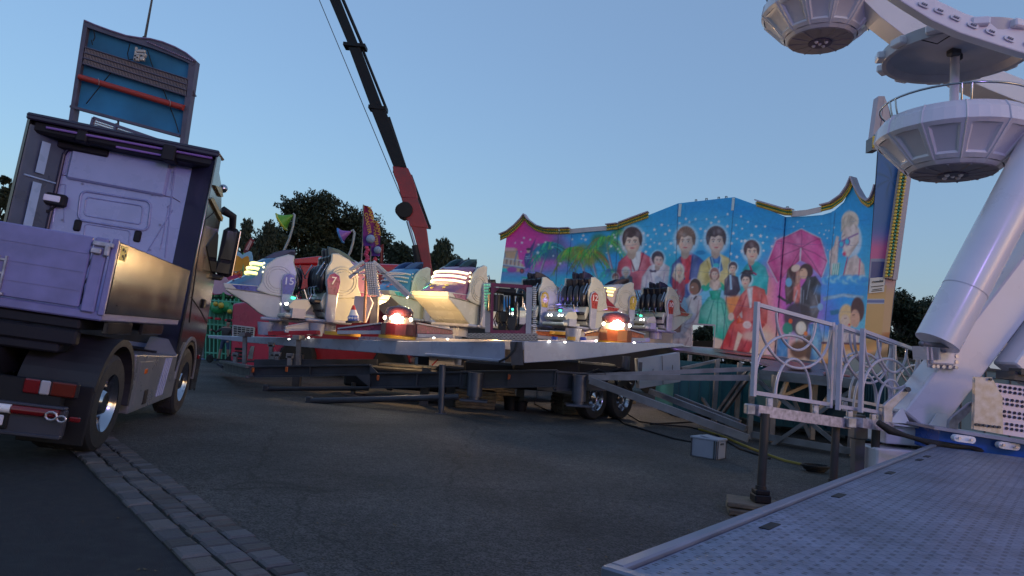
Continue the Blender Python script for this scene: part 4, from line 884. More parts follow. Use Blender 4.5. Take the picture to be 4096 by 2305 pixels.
for (px, py, s, lb) in ((2043, 1640, .2, 'black bucket lying left of the taller timber stack'), (2084, 1645, .15, 'smaller black bucket beside the larger one under the ride')):
    c = G(px, py); mb = MB(); mb.lathe([(s*.8, 0), (s, s*1.5), (s*1.08, s*1.5), (s*1.08, s*1.6), (s*.9, s*1.6), (s*.75, .03)], 18, c); tag(mb.build('bucket', BLACKP, smooth=40), lb, 'bucket')
# ---- machine frame with motor, and bulb posts
def machine():
    Y = 17.2; P = lambda x, y, d=0: at(x, y, Y+d)
    t = thing('machine_frame', 'dark drive unit with motor inside a maroon frame beside a white bulb post', 'machine', P(2030, 1333))
    MR = mat('maroon_frame', (.16, .02, .07), .4, var=.2); WP = TWH
    mb = MB()
    for d in (0, .9):
        mb.beam(P(1965, 1139, d), P(2128, 1150, d), .1, .09); mb.beam(P(1962, 1330, d), P(2105, 1333, d), .14, .12); mb.beam(P(1970, 1139, d), P(1966, 1330, d), .07, .07, (0, 1, 0))
        mb.slab([P(1970, 1150, d), P(2000, 1150, d), P(1970, 1180, d)], (0, .04, 0)); mb.slab([P(2115, 1155, d), P(2090, 1155, d), P(2115, 1180, d)], (0, .04, 0)); mb.slab([P(2105, 1290, d), P(2105, 1330, d), P(2070, 1330, d)], (0, .04, 0))
    mb.build('frame', MR, t)
    mb = MB(); mb.slab([P(2106, 1150, -.1), P(2130, 1150, -.1), P(2124, 1338, -.1), P(2103, 1338, -.1)], (0, .25, 0)); wp = mb.build('bulb_post', WP, t)
    mb = MB()
    for k in range(23): mb.cb(P(2138, 1150+k*8.3, -.1), (.09, .12, .035), .012)
    mb.build('bulbs', mat('frosted_bulb', (.6, .6, .62), .2, coat=.5), wp)
    mb = MB(); a = P(1982, 1180, .3); b = P(1980, 1245, .3); mb.tube(a, b, .2, 16)
    for k in range(16): q = k*.39; mb.box((a+b)/2+Vector((.2*math.cos(q), .2*math.sin(q), 0)), (.015, .015, (a-b).length))
    mb.cb(P(2010, 1165, .4), (.7, .5, .12), .02); mb.cb(P(2045, 1300, .1), (.25, .25, .42), .03); mb.tube(P(2062, 1210, .1), P(2062, 1275, .1), .05, 10); mb.cb(P(2010, 1270, .4), (.35, .4, .3), .03)
    for k in range(9): x = 1990+k*11; mb.tube(P(x, 1175+(k*37) % 20, .2+.05*(k % 3)), P(x+4-(k % 3)*4, 1320-(k*23) % 30, .2), .022, 6)
    mb.tube(P(2015, 1175, .2), P(2095, 1180, .2), .04, 8); mb.tube(P(2050, 1150, .3), P(2052, 1230, .3), .06, 8); mb.tube(P(2085, 1165, .3), P(2085, 1230, .3), .05, 8); mb.build('motor', mat('oily_black', (.03, .032, .036), .4, .4, var=.3), t, smooth=40)
    mb = MB(); mb.path([P(2030, 1230, -.02), P(2022, 1290, -.05), P(2035, 1320, -.03), P(2058, 1325, 0)], .018, 6); mb.path([P(1990, 1245, .05), P(1975, 1280, 0), P(1985, 1310, 0)], .015, 6); mb.build('hose', BLACKP, t)
    g = thing('bulb_wall', 'green lit panel of round bulbs left of the dark drive unit', 'light panel', P(1945, 1330, .6))
    mb = MB(); mb.slab([P(1932, 1132, .6), P(1963, 1132, .6), P(1966, 1255, .6), P(1940, 1255, .6)], (0, .1, 0)); mb.slab([P(1940, 1230, .5), P(1966, 1262, .5), P(1966, 1330, .5), P(1940, 1330, .5)], (0, .2, 0)); mb.build('panel', TWH, g)
    mb = MB()
    for r in range(9):
        for c in range(3): mb.ball(P(1939+c*9+r*.4, 1140+r*12, .57), .028, 8, 5)
    mb.build('bulbs', mat('greenish_bulb', (.35, .6, .45), .2, emit=(.1, .5, .3), es=.25), g)
machine()
def bulb_gable():
    Y = 17.9; P = lambda x, y, d=0: at(x, y, Y+d)
    t = thing('bulb_gable', 'white three legged light gable edged with round bulbs between cars 7 and 13', 'light frame', P(1485, 1290))
    WB = TWH; BU = mat('frosted_bulb', (.6, .6, .62))
    def strut(a, b, w_, nm='strut'):
        mb = MB(); mb.beam(P(*a), P(*b), .12, w_/FP*Y, None); return mb.build(nm, WB, t)
    strut((1468, 1062), (1398, 1112), 13); strut((1500, 1062), (1632, 1188), 14); strut((1412, 1095), (1620, 1095), 4, 'tie_bar')
    mb = MB(); mb.slab([P(1458, 1050, -.1), P(1492, 1046, -.1), P(1510, 1182, -.1), P(1473, 1182, -.1)], (0, .12, 0)); pn = mb.build('centre_panel', WB, t)
    mb = MB()
    for r in range(17):
        for c in range(4):
            f = r/16; x = 1464+c*8.4+f*13; mb.ball(P(x, 1055+r*7.7, -.12), .025, 8, 5)
    mb.build('bulbs', BU, pn)
    for (a, b, n) in (((1452, 1050), (1405, 1078), 6), ((1500, 1050), (1640, 1178), 18), ((1498, 1052), (1514, 1182), 14)):
        mb = MB()
        for k in range(n):
            f = k/(n-1); p = P(a[0]+(b[0]-a[0])*f, a[1]+(b[1]-a[1])*f, -.05); mb.tube(p-Vector((.02, 0, .03)), p+Vector((.02, 0, .03)), .054, 10)
        mb.build('edge_bulbs', BU, t)
    mb = MB(); mb.slab([P(1418, 1185, .3), P(1478, 1188, .3), P(1490, 1210, .3), P(1462, 1290, .3), P(1412, 1290, .3)], (0, .2, 0)); mb.build('lower_panel', mat('grey_white_board', (.45, .43, .5), .5), t)
    mb = MB(); mb.slab([P(1482, 1186, .5), P(1512, 1186, .5), P(1508, 1300, .5), P(1478, 1300, .5)], (0, .2, 0)); mb.build('grey_post', STEEL, t)
    mb = MB(); mb.tube(P(1466, 1060, .2), P(1457, 1292, .1), .035, 10); mb.build('orange_pole', mat('copper_orange', (.45, .22, .10), .4, var=.2), t)
    # small red white blue rocket lamp
    r = thing('rocket_lamp', 'small red, white and blue star banded lamp standing left of the flood light hub', 'lamp', P(1418, 1290, -.3))
    for (nm, z0, z1, r0_, r1_, m) in (('blue_band', 1283, 1263, .14, .13, mat('star_blue', (.03, .10, .45), .4)), ('white_cone', 1263, 1240, .12, .07, WHITE), ('red_tip', 1240, 1222, .07, .03, mat('tip_red', (.5, .03, .02), .3))):
        mb = MB(); mb.tube(P(1414, z0, -.3), P(1414, z1, -.3), r0_, 18, r1_); o = mb.build(nm, m, r, smooth=40)
        if nm == 'blue_band':
            mb = MB()
            for k in range(5):
                a = -math.pi*.5+(k-2)*.5; c = P(1414, 1273, -.3)+Vector((.142*math.cos(a), .142*math.sin(a), 0)); mb.box(c, (.05, .01, .05), Matrix.Rotation(.78, 3, 'Y'))
            mb.build('stars', WHITE, o)
    mb = MB(); mb.tube(P(1414, 1285, -.3), P(1414, 1292, -.3), .2, 20); mb.build('foot', DSTEEL, r)
bulb_gable()
# ================================================================ painted backdrop wall
# plan of the folded wall: (photo column at the foot, distance); the art is airbrushed onto the panels as surface colour
XS = [1974, 2236, 2447, 2693, 2893, 3100, 3290, 3400, 3470]
YS = [33., 31.5, 30., 29., 27., 25.2, 23.8, 22.9, 22.3]
TOPL = [(2000, 948), (2030, 935), (2060, 910), (2085, 885), (2098, 868), (2112, 888), (2145, 912), (2180, 922), (2236, 924), (2300, 918), (2400, 910), (2473, 902), (2530, 884), (2600, 860), (2713, 815), (2941, 790), (3030, 822), (3143, 868), (3220, 866), (3290, 860), (3340, 845), (3380, 810), (3400, 765), (3413, 722), (3425, 760), (3450, 800), (3480, 820), (3500, 810), (3508, 790)]
BOTL = [(1955, 1352), (2236, 1360), (2447, 1366), (2640, 1374), (2693, 1380), (2893, 1396), (3100, 1425), (3290, 1452), (3400, 1465), (3452, 1474)]
def ip(L, x):
    for (a, b), (c, d) in zip(L, L[1:]):
        if x <= c: return b+(d-b)*(x-a)/(c-a) if c != a else b
    return L[-1][1]
# ---- airbrush canvas (2 photo px per cell)
X0, Y0_, X1, Y1_ = 1930, 640, 3600, 1520
CW, CH_ = (X1-X0)//2, (Y1_-Y0_)//2
CV = np.zeros((CH_, CW, 3)); GX, GY = np.meshgrid(X0+1+2*np.arange(CW), Y0_+1+2*np.arange(CH_))
def sm(t): t = np.clip(t, 0, 1); return t*t*(3-2*t)
def blend(a, col): CV[:] = CV*(1-a[..., None])+np.array(col)/255.*a[..., None]
def blw(a, col, j0, j1, i0, i1): CV[j0:j1, i0:i1] = CV[j0:j1, i0:i1]*(1-a[..., None])+np.array(col)/255.*a[..., None]
def ell(cx, cy, rx, ry, col, soft=.15, al=1., rot=0.):
    c, s = math.cos(rot), math.sin(rot); R_ = max(rx, ry)*(1+soft)+4
    i0, i1 = max(0, int((cx-R_-X0)/2)), min(CW, int((cx+R_-X0)/2)+1); j0, j1 = max(0, int((cy-R_-Y0_)/2)), min(CH_, int((cy+R_-Y0_)/2)+1)
    dx, dy = GX[j0:j1, i0:i1]-cx, GY[j0:j1, i0:i1]-cy; d = np.sqrt(((dx*c+dy*s)/rx)**2+((-dx*s+dy*c)/ry)**2); a = sm((1+soft/2-d)/max(soft, 1e-3))*al; blw(a, col, j0, j1, i0, i1)
SHADE = [False]; SRS = np.random.RandomState(11)
def poly(pts, col, soft=3., al=1.):
    n = len(pts)
    xs = [p[0] for p in pts]; ys = [p[1] for p in pts]; m = int(soft*2+4)
    i0, i1 = max(0, int((min(xs)-X0)/2-m)), min(CW, int((max(xs)-X0)/2+m)); j0, j1 = max(0, int((min(ys)-Y0_)/2-m)), min(CH_, int((max(ys)-Y0_)/2+m))
    gx, gy = GX[j0:j1, i0:i1], GY[j0:j1, i0:i1]; ins = np.zeros(gx.shape, bool); ds = np.full(gx.shape, 1e9)
    for k in range(n):
        (ax, ay), (bx, by) = pts[k], pts[(k+1) % n]
        if ay != by: ins ^= ((ay > gy) != (by > gy)) & (gx < (bx-ax)*(gy-ay)/(by-ay)+ax)
        L = (bx-ax)**2+(by-ay)**2+1e-9; t = np.clip(((gx-ax)*(bx-ax)+(gy-ay)*(by-ay))/L, 0, 1); ds = np.minimum(ds, np.hypot(gx-ax-t*(bx-ax), gy-ay-t*(by-ay)))
    a = sm(.5+np.where(ins, ds, -ds)/(2*max(soft, .8))); blw(a*al, col, j0, j1, i0, i1)
    w_, h_ = max(xs)-min(xs), max(ys)-min(ys)
    if SHADE[0] and w_*h_ > 900 and soft <= 6:
        c0 = np.array(col, float)
        for k in range(int(8+w_*h_/900)):
            x, y = SRS.uniform(min(xs), max(xs)), SRS.uniform(min(ys), max(ys)); rx, ry = SRS.uniform(.04, .13)*w_+2, SRS.uniform(.15, .4)*h_; th = SRS.normal()*.45; cc, ss = math.cos(th), math.sin(th)
            dx, dy = gx-x, gy-y; d = ((dx*cc+dy*ss)/rx)**2+((-dx*ss+dy*cc)/ry)**2; c1 = c0*.55 if k % 2 else c0*.6+np.array((255, 250, 250))*.4
            blw(a*np.exp(-d*1.5)*.42*al, c1, j0, j1, i0, i1)
        blw(a*np.exp(-(np.minimum(ds, 30)/4)**2)*.35*al, c0*.5, j0, j1, i0, i1)
def line(pts, w_, col, al=1.):
    for (a, b) in zip(pts, pts[1:]):
        L = math.hypot(b[0]-a[0], b[1]-a[1])+1e-6; nx, ny = -(b[1]-a[1])/L*w_/2, (b[0]-a[0])/L*w_/2
        poly([(a[0]+nx, a[1]+ny), (b[0]+nx, b[1]+ny), (b[0]-nx, b[1]-ny), (a[0]-nx, a[1]-ny)], col, 1.2, al)
def star(cx, cy, r, col=(235, 230, 235)):
    poly([(cx+(r if k % 2 == 0 else r*.42)*math.sin(k*math.pi/5), cy-(r if k % 2 == 0 else r*.42)*math.cos(k*math.pi/5)) for k in range(10)], col, 1.)
def rg(f0, f1, cx, cy, rx, ry, al=1.): ell(cx, cy, rx, ry, f1, 1.8, al)
SKIN = (222, 182, 160); SKD = (178, 120, 100); HALO = (190, 225, 245)
def head(cx, cy, s, hair=(58, 40, 38), face=SKIN, halo=True, fringe=True, look=0., long=False, hairtop=1.):
    """generic airbrushed head, s = face half height"""
    dk = tuple(c*.72 for c in face); dd = tuple(c*.5 for c in face)
    if halo: ell(cx, cy-s*.12, s*1.14, s*1.34, (225, 235, 250), .35, .6)
    ell(cx, cy-s*.3, s*.88, s*1.0, hair, .14)
    if long: ell(cx, cy+s*.3, s*1.0, s*.95, hair, .12)
    ell(cx-s*.05, cy+s*1.0, s*.38, s*.55, dk, .3)
    ell(cx+look*s*.12, cy+s*.12, s*.66, s*.92, dk, .1); ell(cx+look*s*.16, cy+s*.1, s*.60, s*.86, face, .35)
    ell(cx+look*s*.16+s*.42, cy+s*.2, s*.22, s*.6, dk, 1.2, .6); ell(cx+look*s*.16-s*.12, cy-s*.3, s*.35, s*.22, tuple(min(255, c*1.12) for c in face), 1.3, .6); ell(cx+look*s*.18, cy+s*.82, s*.3, s*.14, dk, 1.2, .5)
    ell(cx+look*s*.2-s*.26, cy+s*.38, s*.2, s*.2, (225, 150, 135), 1.4, .5); ell(cx+look*s*.2+s*.3, cy+s*.38, s*.2, s*.2, (225, 150, 135), 1.4, .5)
    ox = cx+look*s*.22
    for d in (-.25, .25):
        line([(ox+d*s-s*.16, cy-s*.1), (ox+d*s, cy-s*.16), (ox+d*s+s*.15, cy-s*.1)], max(2, s*.07), hair, .9)
        ell(ox+d*s, cy+s*.03, s*.13, s*.065, (240, 238, 235), .3); ell(ox+d*s, cy+s*.03, s*.065, s*.065, (60, 45, 45), .3); line([(ox+d*s-s*.13, cy), (ox+d*s+s*.13, cy-s*.01)], max(1.6, s*.04), dd, .8)
    line([(ox+s*.02, cy), (ox+s*.09, cy+s*.3), (ox-s*.04, cy+s*.35)], max(1.6, s*.05), dk, .8)
    ell(ox, cy+s*.56, s*.2, s*.07, (190, 80, 85), .5); line([(ox-s*.19, cy+s*.56), (ox+s*.19, cy+s*.56)], max(1.4, s*.03), dd, .7)
    if fringe: poly([(cx-s*.78, cy+s*.35), (cx-s*.86, cy-s*.3), (cx-s*.66, cy-s*.85), (cx, cy-s*1.15), (cx+s*.66, cy-s*.85), (cx+s*.86, cy-s*.3), (cx+s*.8, cy+s*.4), (cx+s*.62, cy+s*.1), (cx+s*.55, cy-s*.36), (cx+s*.2, cy-s*.5), (cx-s*.1, cy-s*.32), (cx-s*.45, cy-s*.42), (cx-s*.6, cy+s*.1)], hair, 2.)
    else: poly([(cx-s*.7, cy-s*.1), (cx-s*.68, cy-s*.8), (cx, cy-s*1.15), (cx+s*.6, cy-s*.9), (cx+s*.7, cy-s*.2), (cx+s*.5, cy-s*.5), (cx-s*.3, cy-s*.6), (cx-s*.56, cy-s*.3)], hair, 2.)
    for k in range(9):
        a = -2.7+k*.28; line([(cx+s*.5*math.cos(a), cy-s*.35+s*.6*math.sin(a)), (cx+s*.88*math.cos(a), cy-s*.3+s*1.0*math.sin(a))], max(1.5, s*.04), tuple(min(255, c*1.7+25) for c in hair), .35)
def folds(pts_list, col, w_=5, al=.5):
    for p in pts_list: line(p, w_, col, al)
def palm(cx, cy, tx, ty, r, g1, g2, n=15, seed=0):
    rs = random.Random(seed); r *= 1.28; mx_ = (cx+tx)/2+rs.uniform(-6, 6)
    pts = [(cx+(tx-cx)*f+math.sin(f*3)*((mx_-(cx+tx)/2)), cy+(ty-cy)*f) for f in [i/6 for i in range(7)]]
    line(pts, 9, (105, 90, 110)); line([(p[0]-2, p[1]) for p in pts], 3.5, (190, 175, 190), .8)
    for k in range(7): ell(cx+rs.uniform(-.5, .5)*r, cy+rs.uniform(-.1, .5)*r, r*.3, r*.25, g1, 1.2, .5)
    for k in range(n+6):
        a = -math.pi*1.15+k*(math.pi*1.3)/(n+5)+rs.uniform(-.1, .1); L = r*rs.uniform(.7, 1.1); P = []
        for i in range(9):
            f = i/8; P.append((cx+L*f*math.cos(a), cy+L*f*math.sin(a)*.75+L*.75*f*f))
        c1 = tuple(min(255, max(0, c*rs.uniform(.65, 1.35))) for c in (g1 if k % 2 else g2)); line(P, 3.2, c1, .9)
        for i in range(2, 9):
            x, y = P[i]; q = r*.26*rs.uniform(.6, 1.1)
            for sd in (-1, 1): line([(x, y), (x+sd*q*.28+q*.3*math.cos(a), y+q)], 2.6, tuple(min(255, c*rs.uniform(.7, 1.5)) for c in c1), .65)
def paint():
    # base sky: blue airbrushed, pink left and warm floor
    t = np.clip((GY-840)/620, 0, 1)[..., None]; CV[:] = (np.array((28, 122, 196))*(1-t)+np.array((105, 190, 225))*t)/255.
    rs = np.random.RandomState(3)
    for _ in range(90):
        x, y = rs.uniform(1990, 3480), rs.uniform(800, 1300); ell(x, y, rs.uniform(40, 130), rs.uniform(15, 50), [(20, 100, 185), (60, 160, 215), (35, 130, 205), (110, 195, 230)][rs.randint(4)], 1.6, .28)
    ell(2040, 960, 180, 110, (215, 40, 120), 1.1, 1); ell(2110, 1010, 150, 60, (225, 60, 140), 1.2, .9); ell(2180, 1060, 120, 40, (190, 90, 170), 1.5, .5)
    # beach
    poly([(1930, 1130), (2080, 1135), (2200, 1180), (2330, 1210), (2330, 1250), (1930, 1260)], (225, 178, 140), 14); ell(2010, 1165, 120, 22, (235, 200, 160), 1.2, .8)
    poly([(2090, 1110), (2160, 1120), (2260, 1165), (2290, 1180), (2180, 1170)], (30, 160, 90), 6); ell(2060, 1215, 110, 25, (30, 110, 190), 1.3, .9)
    poly([(1930, 1240), (2700, 1240), (2700, 1520), (1930, 1520)], (90, 150, 210), 20)
    ell(2290, 1180, 70, 25, (235, 215, 200), 1.4, .8)
    # vintage car front, generic
    poly([(1975, 1000), (2010, 990), (2070, 995), (2080, 1050), (2095, 1060), (2100, 1090), (1990, 1085), (1972, 1070)], (205, 150, 115), 3)
    poly([(1978, 992), (2060, 992), (2066, 1004), (1978, 1006)], (235, 165, 165), 3); ell(2012, 1023, 12, 14, (110, 125, 150), .2); ell(2012, 1023, 7, 9, (220, 220, 215), .3)
    for k in range(9): line([(2022+k*8, 1035+k), (2020+k*8, 1062+k)], 3, (90, 85, 110) if k % 2 else (210, 205, 210))
    line([(2018, 1034), (2092, 1044)], 4, (215, 215, 220)); line([(2072, 1005), (2060, 1050)], 6, (120, 120, 145)); line([(1992, 1052), (2000, 1060), (2105, 1075)], 7, (110, 120, 150)); line([(1992, 1049), (2000, 1056), (2105, 1071)], 3, (215, 225, 235))
    poly([(1990, 1068), (2030, 1075), (2060, 1090), (1995, 1088)], (40, 180, 190), 3); ell(2050, 1080, 20, 11, (150, 70, 140), .3); ell(2090, 1085, 9, 10, (60, 40, 50), .2); ell(2090, 1085, 5, 6, (170, 60, 60), .3)
    # small figure with folded parasol
    poly([(2146, 955), (2136, 990), (2124, 1030), (2112, 1035), (2118, 1000)], (70, 40, 95), 2); ell(2116, 1004, 7, 10, (215, 165, 140), .3); ell(2116, 998, 9, 5, (50, 35, 50), .3); poly([(2104, 1015), (2122, 1013), (2128, 1040), (2122, 1072), (2104, 1075), (2098, 1040)], (60, 60, 110), 2); line([(2104, 1028), (2124, 1026)], 3, (200, 205, 215)); line([(2103, 1036), (2124, 1034)], 3, (200, 205, 215))
    # palms
    G1, G2 = (35, 100, 90), (70, 140, 110)
    palm(2205, 985, 2160, 1110, 75, (30, 85, 105), (50, 135, 120), 15, 1); palm(2300, 1000, 2340, 1105, 62, (95, 115, 45), (60, 110, 60), 15, 2); palm(2362, 1008, 2400, 1145, 66, (110, 110, 45), (55, 95, 55), 15, 3)
    palm(2425, 960, 2455, 1100, 70, (45, 95, 60), (90, 120, 60), 16, 4); palm(2445, 1085, 2470, 1160, 42, (40, 110, 110), (60, 130, 120), 11, 5); palm(2480, 930, 2500, 1000, 40, (40, 110, 70), (70, 130, 80), 9, 7)
    for (x, y, r) in ((2063, 973, 5), (2098, 953, 6), (2123, 960, 6), (2090, 972, 7), (2156, 980, 6), (2153, 1012, 9), (2184, 970, 6), (2212, 990, 6), (2215, 1025, 5), (2242, 1055, 7), (2086, 1008, 4), (2289, 958, 6), (2333, 943, 8), (2342, 959, 8), (2326, 956, 5), (2426, 1012, 4), (2444, 985, 8)): star(x, y, r)
    # starry upper field
    for (x, y, r) in ((2510, 921, 8), (2548, 921, 5), (2575, 935, 8), (2592, 943, 8), (2619, 920, 8), (2625, 937, 5), (2648, 901, 8), (2674, 903, 5), (2679, 924, 8), (2662, 938, 8), (2605, 959, 5), (2618, 972, 5), (2639, 976, 8), (2585, 980, 5), (2601, 988, 8), (2663, 996, 8), (2685, 975, 8), (2584, 1009, 8), (2680, 1021, 5), (2700, 1011, 7), (2707, 941, 6), (2719, 895, 7), (2746, 877, 8), (2761, 890, 7), (2786, 878, 7), (2806, 917, 8), (2825, 926, 8), (2830, 878, 6), (2848, 893, 8), (2866, 870, 7), (2879, 888, 8), (2808, 964, 7), (2913, 907, 9), (2914, 858, 7), (2937, 935, 8), (2930, 975, 8), (2927, 1017, 8), (2952, 956, 6), (2970, 966, 8), (2948, 902, 6), (2968, 867, 6), (2972, 916, 6), (2984, 965, 10), (2996, 889, 6), (3010, 942, 9), (3028, 907, 7), (3046, 945, 10), (3064, 907, 7), (3072, 950, 6), (3092, 987, 8), (3105, 955, 7), (3055, 973, 7), (3058, 1004, 7), (2951, 1029, 9), (2972, 1006, 10), (2460, 950, 7), (2470, 996, 6), (2480, 1010, 6), (2455, 940, 5)): star(x, y, r)
    for k in range(34):
        x, y = rs.uniform(3140, 3460), rs.uniform(885, 1010); star(x, y, rs.uniform(3, 5.5))
    ell(2806, 1012, 20, 9, (20, 90, 140), .5, .8)
    # warm foot and coloured mists
    poly([(2600, 1250), (2900, 1330), (3000, 1330), (3350, 1360), (3480, 1520), (1930, 1520), (2450, 1300)], (222, 180, 150), 30); ell(3100, 1240, 75, 170, (225, 60, 130), 1.1, .85); ell(3060, 1150, 50, 60, (240, 150, 120), 1.3, .7); ell(3030, 1370, 110, 60, (235, 190, 150), 1.2, .9)
    ell(3240, 1210, 90, 100, (110, 60, 190), 1.3, .8); ell(3320, 1180, 120, 60, (40, 120, 220), 1.3, .8); ell(3190, 1110, 60, 60, (235, 60, 120), 1.3, .6); ell(2690, 1110, 60, 70, (20, 150, 150), 1.3, .8); ell(2640, 1050, 40, 50, (30, 140, 190), 1.4, .5)
    for (x, y, rx, ry, c, al) in ((2560, 1150, 120, 60, (190, 205, 235), .6), (2800, 1150, 150, 70, (120, 190, 225), .6), (2690, 1240, 60, 60, (230, 150, 120), .6), (2950, 1230, 60, 60, (240, 140, 90), .6), (2420, 1200, 120, 30, (170, 205, 240), .6), (3060, 1280, 60, 90, (250, 170, 120), .7), (2330, 1130, 140, 30, (60, 190, 190), .5), (3200, 1180, 110, 160, (210, 90, 190), .35), (2890, 1380, 120, 30, (240, 205, 175), .8)): ell(x, y, rx, ry, c, 1.4, al)
    SHADE[0] = True
    # --- bust, red jacket (left)
    poly([(2455, 1160), (2475, 1050), (2510, 1020), (2560, 1005), (2600, 1030), (2640, 1060), (2640, 1160)], (190, 50, 70), 4); poly([(2525, 1010), (2565, 1005), (2560, 1080), (2530, 1090)], (235, 230, 235), 2); line([(2515, 1015), (2540, 1085)], 4, (120, 30, 50)); line([(2575, 1012), (2555, 1085)], 4, (120, 30, 50)); head(2530, 968, 46, (52, 34, 34), halo=True, fringe=True)
    # --- gentleman in white jacket
    poly([(2560, 1200), (2570, 1110), (2600, 1065), (2650, 1050), (2680, 1070), (2672, 1130), (2655, 1200), (2600, 1250), (2520, 1260), (2535, 1220)], (225, 210, 225), 3); folds([[(2590, 1100), (2580, 1180)], [(2660, 1090), (2640, 1190)], [(2610, 1190), (2570, 1230)], [(2600, 1080), (2620, 1180)]], (150, 125, 165), 4); poly([(2600, 1078), (2614, 1084), (2628, 1078), (2626, 1090), (2602, 1090)], (50, 40, 60), 1); head(2632, 1042, 28, (48, 38, 50), (205, 170, 160), True, False, .8)
    # --- couple lower left
    poly([(2428, 1160), (2445, 1125), (2480, 1120), (2490, 1160)], (200, 50, 95), 3); head(2462, 1112, 15, (110, 65, 60), SKIN, True, True, .3); poly([(2475, 1160), (2482, 1110), (2510, 1095), (2530, 1110), (2535, 1160)], (62, 72, 85), 3); head(2505, 1090, 16, (190, 180, 170), SKIN, True, False, 0)
    # --- two large busts, centre panel
    poly([(2680, 1130), (2690, 1060), (2720, 1030), (2765, 1010), (2800, 1030), (2840, 1065), (2835, 1140), (2780, 1200), (2710, 1180)], (48, 62, 130), 4); poly([(2720, 1030), (2770, 1020), (2765, 1130), (2740, 1140)], (205, 40, 55), 3); line([(2722, 1028), (2742, 1120)], 5, (30, 40, 100)); line([(2775, 1022), (2762, 1120)], 5, (30, 40, 100)); head(2746, 966, 46, (105, 75, 62), SKIN, True, True, -.1)
    poly([(2785, 1150), (2805, 1060), (2840, 1030), (2880, 1015), (2920, 1035), (2945, 1080), (2945, 1150)], (225, 195, 110), 4); poly([(2842, 1030), (2882, 1018), (2895, 1080), (2860, 1110)], (40, 95, 170), 2); line([(2850, 1030), (2866, 1100)], 4, (150, 200, 225)); line([(2888, 1030), (2880, 1090)], 4, (150, 200, 225)); line([(2832, 1045), (2852, 1110)], 4, (180, 140, 60)); head(2868, 965, 46, (58, 42, 45), SKIN, True, True, .1)
    # --- teal suit bust
    poly([(2965, 1180), (2975, 1080), (3000, 1050), (3030, 1045), (3065, 1070), (3078, 1110), (3070, 1180)], (30, 150, 155), 4); line([(3000, 1055), (3012, 1090), (3030, 1100)], 7, (140, 30, 70)); head(3010, 1008, 36, (66, 45, 48), SKIN, True, True, .3)
    # --- blonde in red dress
    poly([(2690, 1110), (2715, 1100), (2745, 1125), (2742, 1180), (2720, 1235), (2700, 1240), (2690, 1180)], (185, 50, 65), 3); poly([(2700, 1075), (2735, 1080), (2742, 1110), (2725, 1135), (2700, 1120), (2688, 1105)], SKIN, 3); head(2720, 1082, 20, (225, 205, 175), SKIN, True, False, 0, True)
    # --- piano player: brown face profile, white suit
    poly([(2700, 1400), (2710, 1330), (2740, 1300), (2760, 1240), (2745, 1200), (2770, 1175), (2810, 1185), (2812, 1260), (2800, 1305), (2772, 1330), (2768, 1405), (2690, 1405)], (222, 205, 205), 3); poly([(2690, 1380), (2700, 1330), (2742, 1318), (2770, 1340), (2768, 1400), (2690, 1405)], (214, 190, 188), 4)
    folds([[(2770, 1190), (2745, 1270), (2705, 1285)], [(2800, 1200), (2790, 1270)], [(2740, 1310), (2790, 1330), (2760, 1400)], [(2780, 1290), (2740, 1300)], [(2720, 1350), (2715, 1390)], [(2805, 1240), (2770, 1300)], [(2760, 1350), (2735, 1400)]], (130, 95, 100), 4); poly([(2690, 1270), (2745, 1265), (2750, 1285), (2690, 1290)], (215, 198, 200), 3)
    ell(2783, 1150, 28, 36, (230, 225, 235), .3, .7); ell(2785, 1147, 23, 31, (50, 35, 32), .1); ell(2780, 1156, 19, 25, (118, 78, 62), .2); ell(2774, 1150, 4, 2.5, (230, 225, 215), .3); ell(2770, 1170, 6, 3, (150, 70, 65), .3); line([(2790, 1185), (2778, 1200)], 6, (50, 35, 40)); poly([(2690, 1160), (2712, 1158), (2702, 1175), (2690, 1215)], (205, 190, 195), 2); poly([(2690, 1290), (2730, 1295), (2725, 1330), (2690, 1330)], (130, 75, 60), 2)
    # --- green ball gown
    poly([(2806, 1235), (2838, 1190), (2870, 1182), (2900, 1200), (2938, 1262), (2946, 1340), (2900, 1362), (2850, 1345), (2796, 1300)], (45, 165, 130), 4); ell(2870, 1270, 40, 50, (150, 220, 190), 1.3, .6); folds([[(2860, 1200), (2830, 1300)], [(2875, 1200), (2870, 1330)], [(2890, 1210), (2915, 1330)], [(2850, 1230), (2845, 1320)]], (20, 115, 95), 4, .6)
    for k in range(16): ell(2818+k*6.5, 1145+8*math.sin(k*1.1)+abs(k-8)*.6, 10, 9, (25, 130+12*(k % 3), 105), .4, .9)
    poly([(2845, 1120), (2880, 1120), (2890, 1145), (2865, 1170), (2840, 1145)], SKIN, 3); poly([(2840, 1165), (2890, 1160), (2880, 1200), (2850, 1200)], (30, 140, 110), 2); head(2862, 1098, 20, (120, 78, 70), SKIN, True, False, 0, True); ell(2868, 1062, 12, 8, (60, 170, 180), .4)
    # --- gentleman in black
    poly([(2900, 1180), (2902, 1120), (2925, 1095), (2955, 1110), (2965, 1160), (2945, 1190)], (52, 44, 58), 3); line([(2925, 1100), (2928, 1160)], 8, (150, 190, 225)); head(2936, 1073, 19, (52, 42, 48), SKIN, True, False, -.5)
    poly([(2905, 1190), (2960, 1185), (2965, 1240), (2920, 1260)], (225, 120, 70), 8)
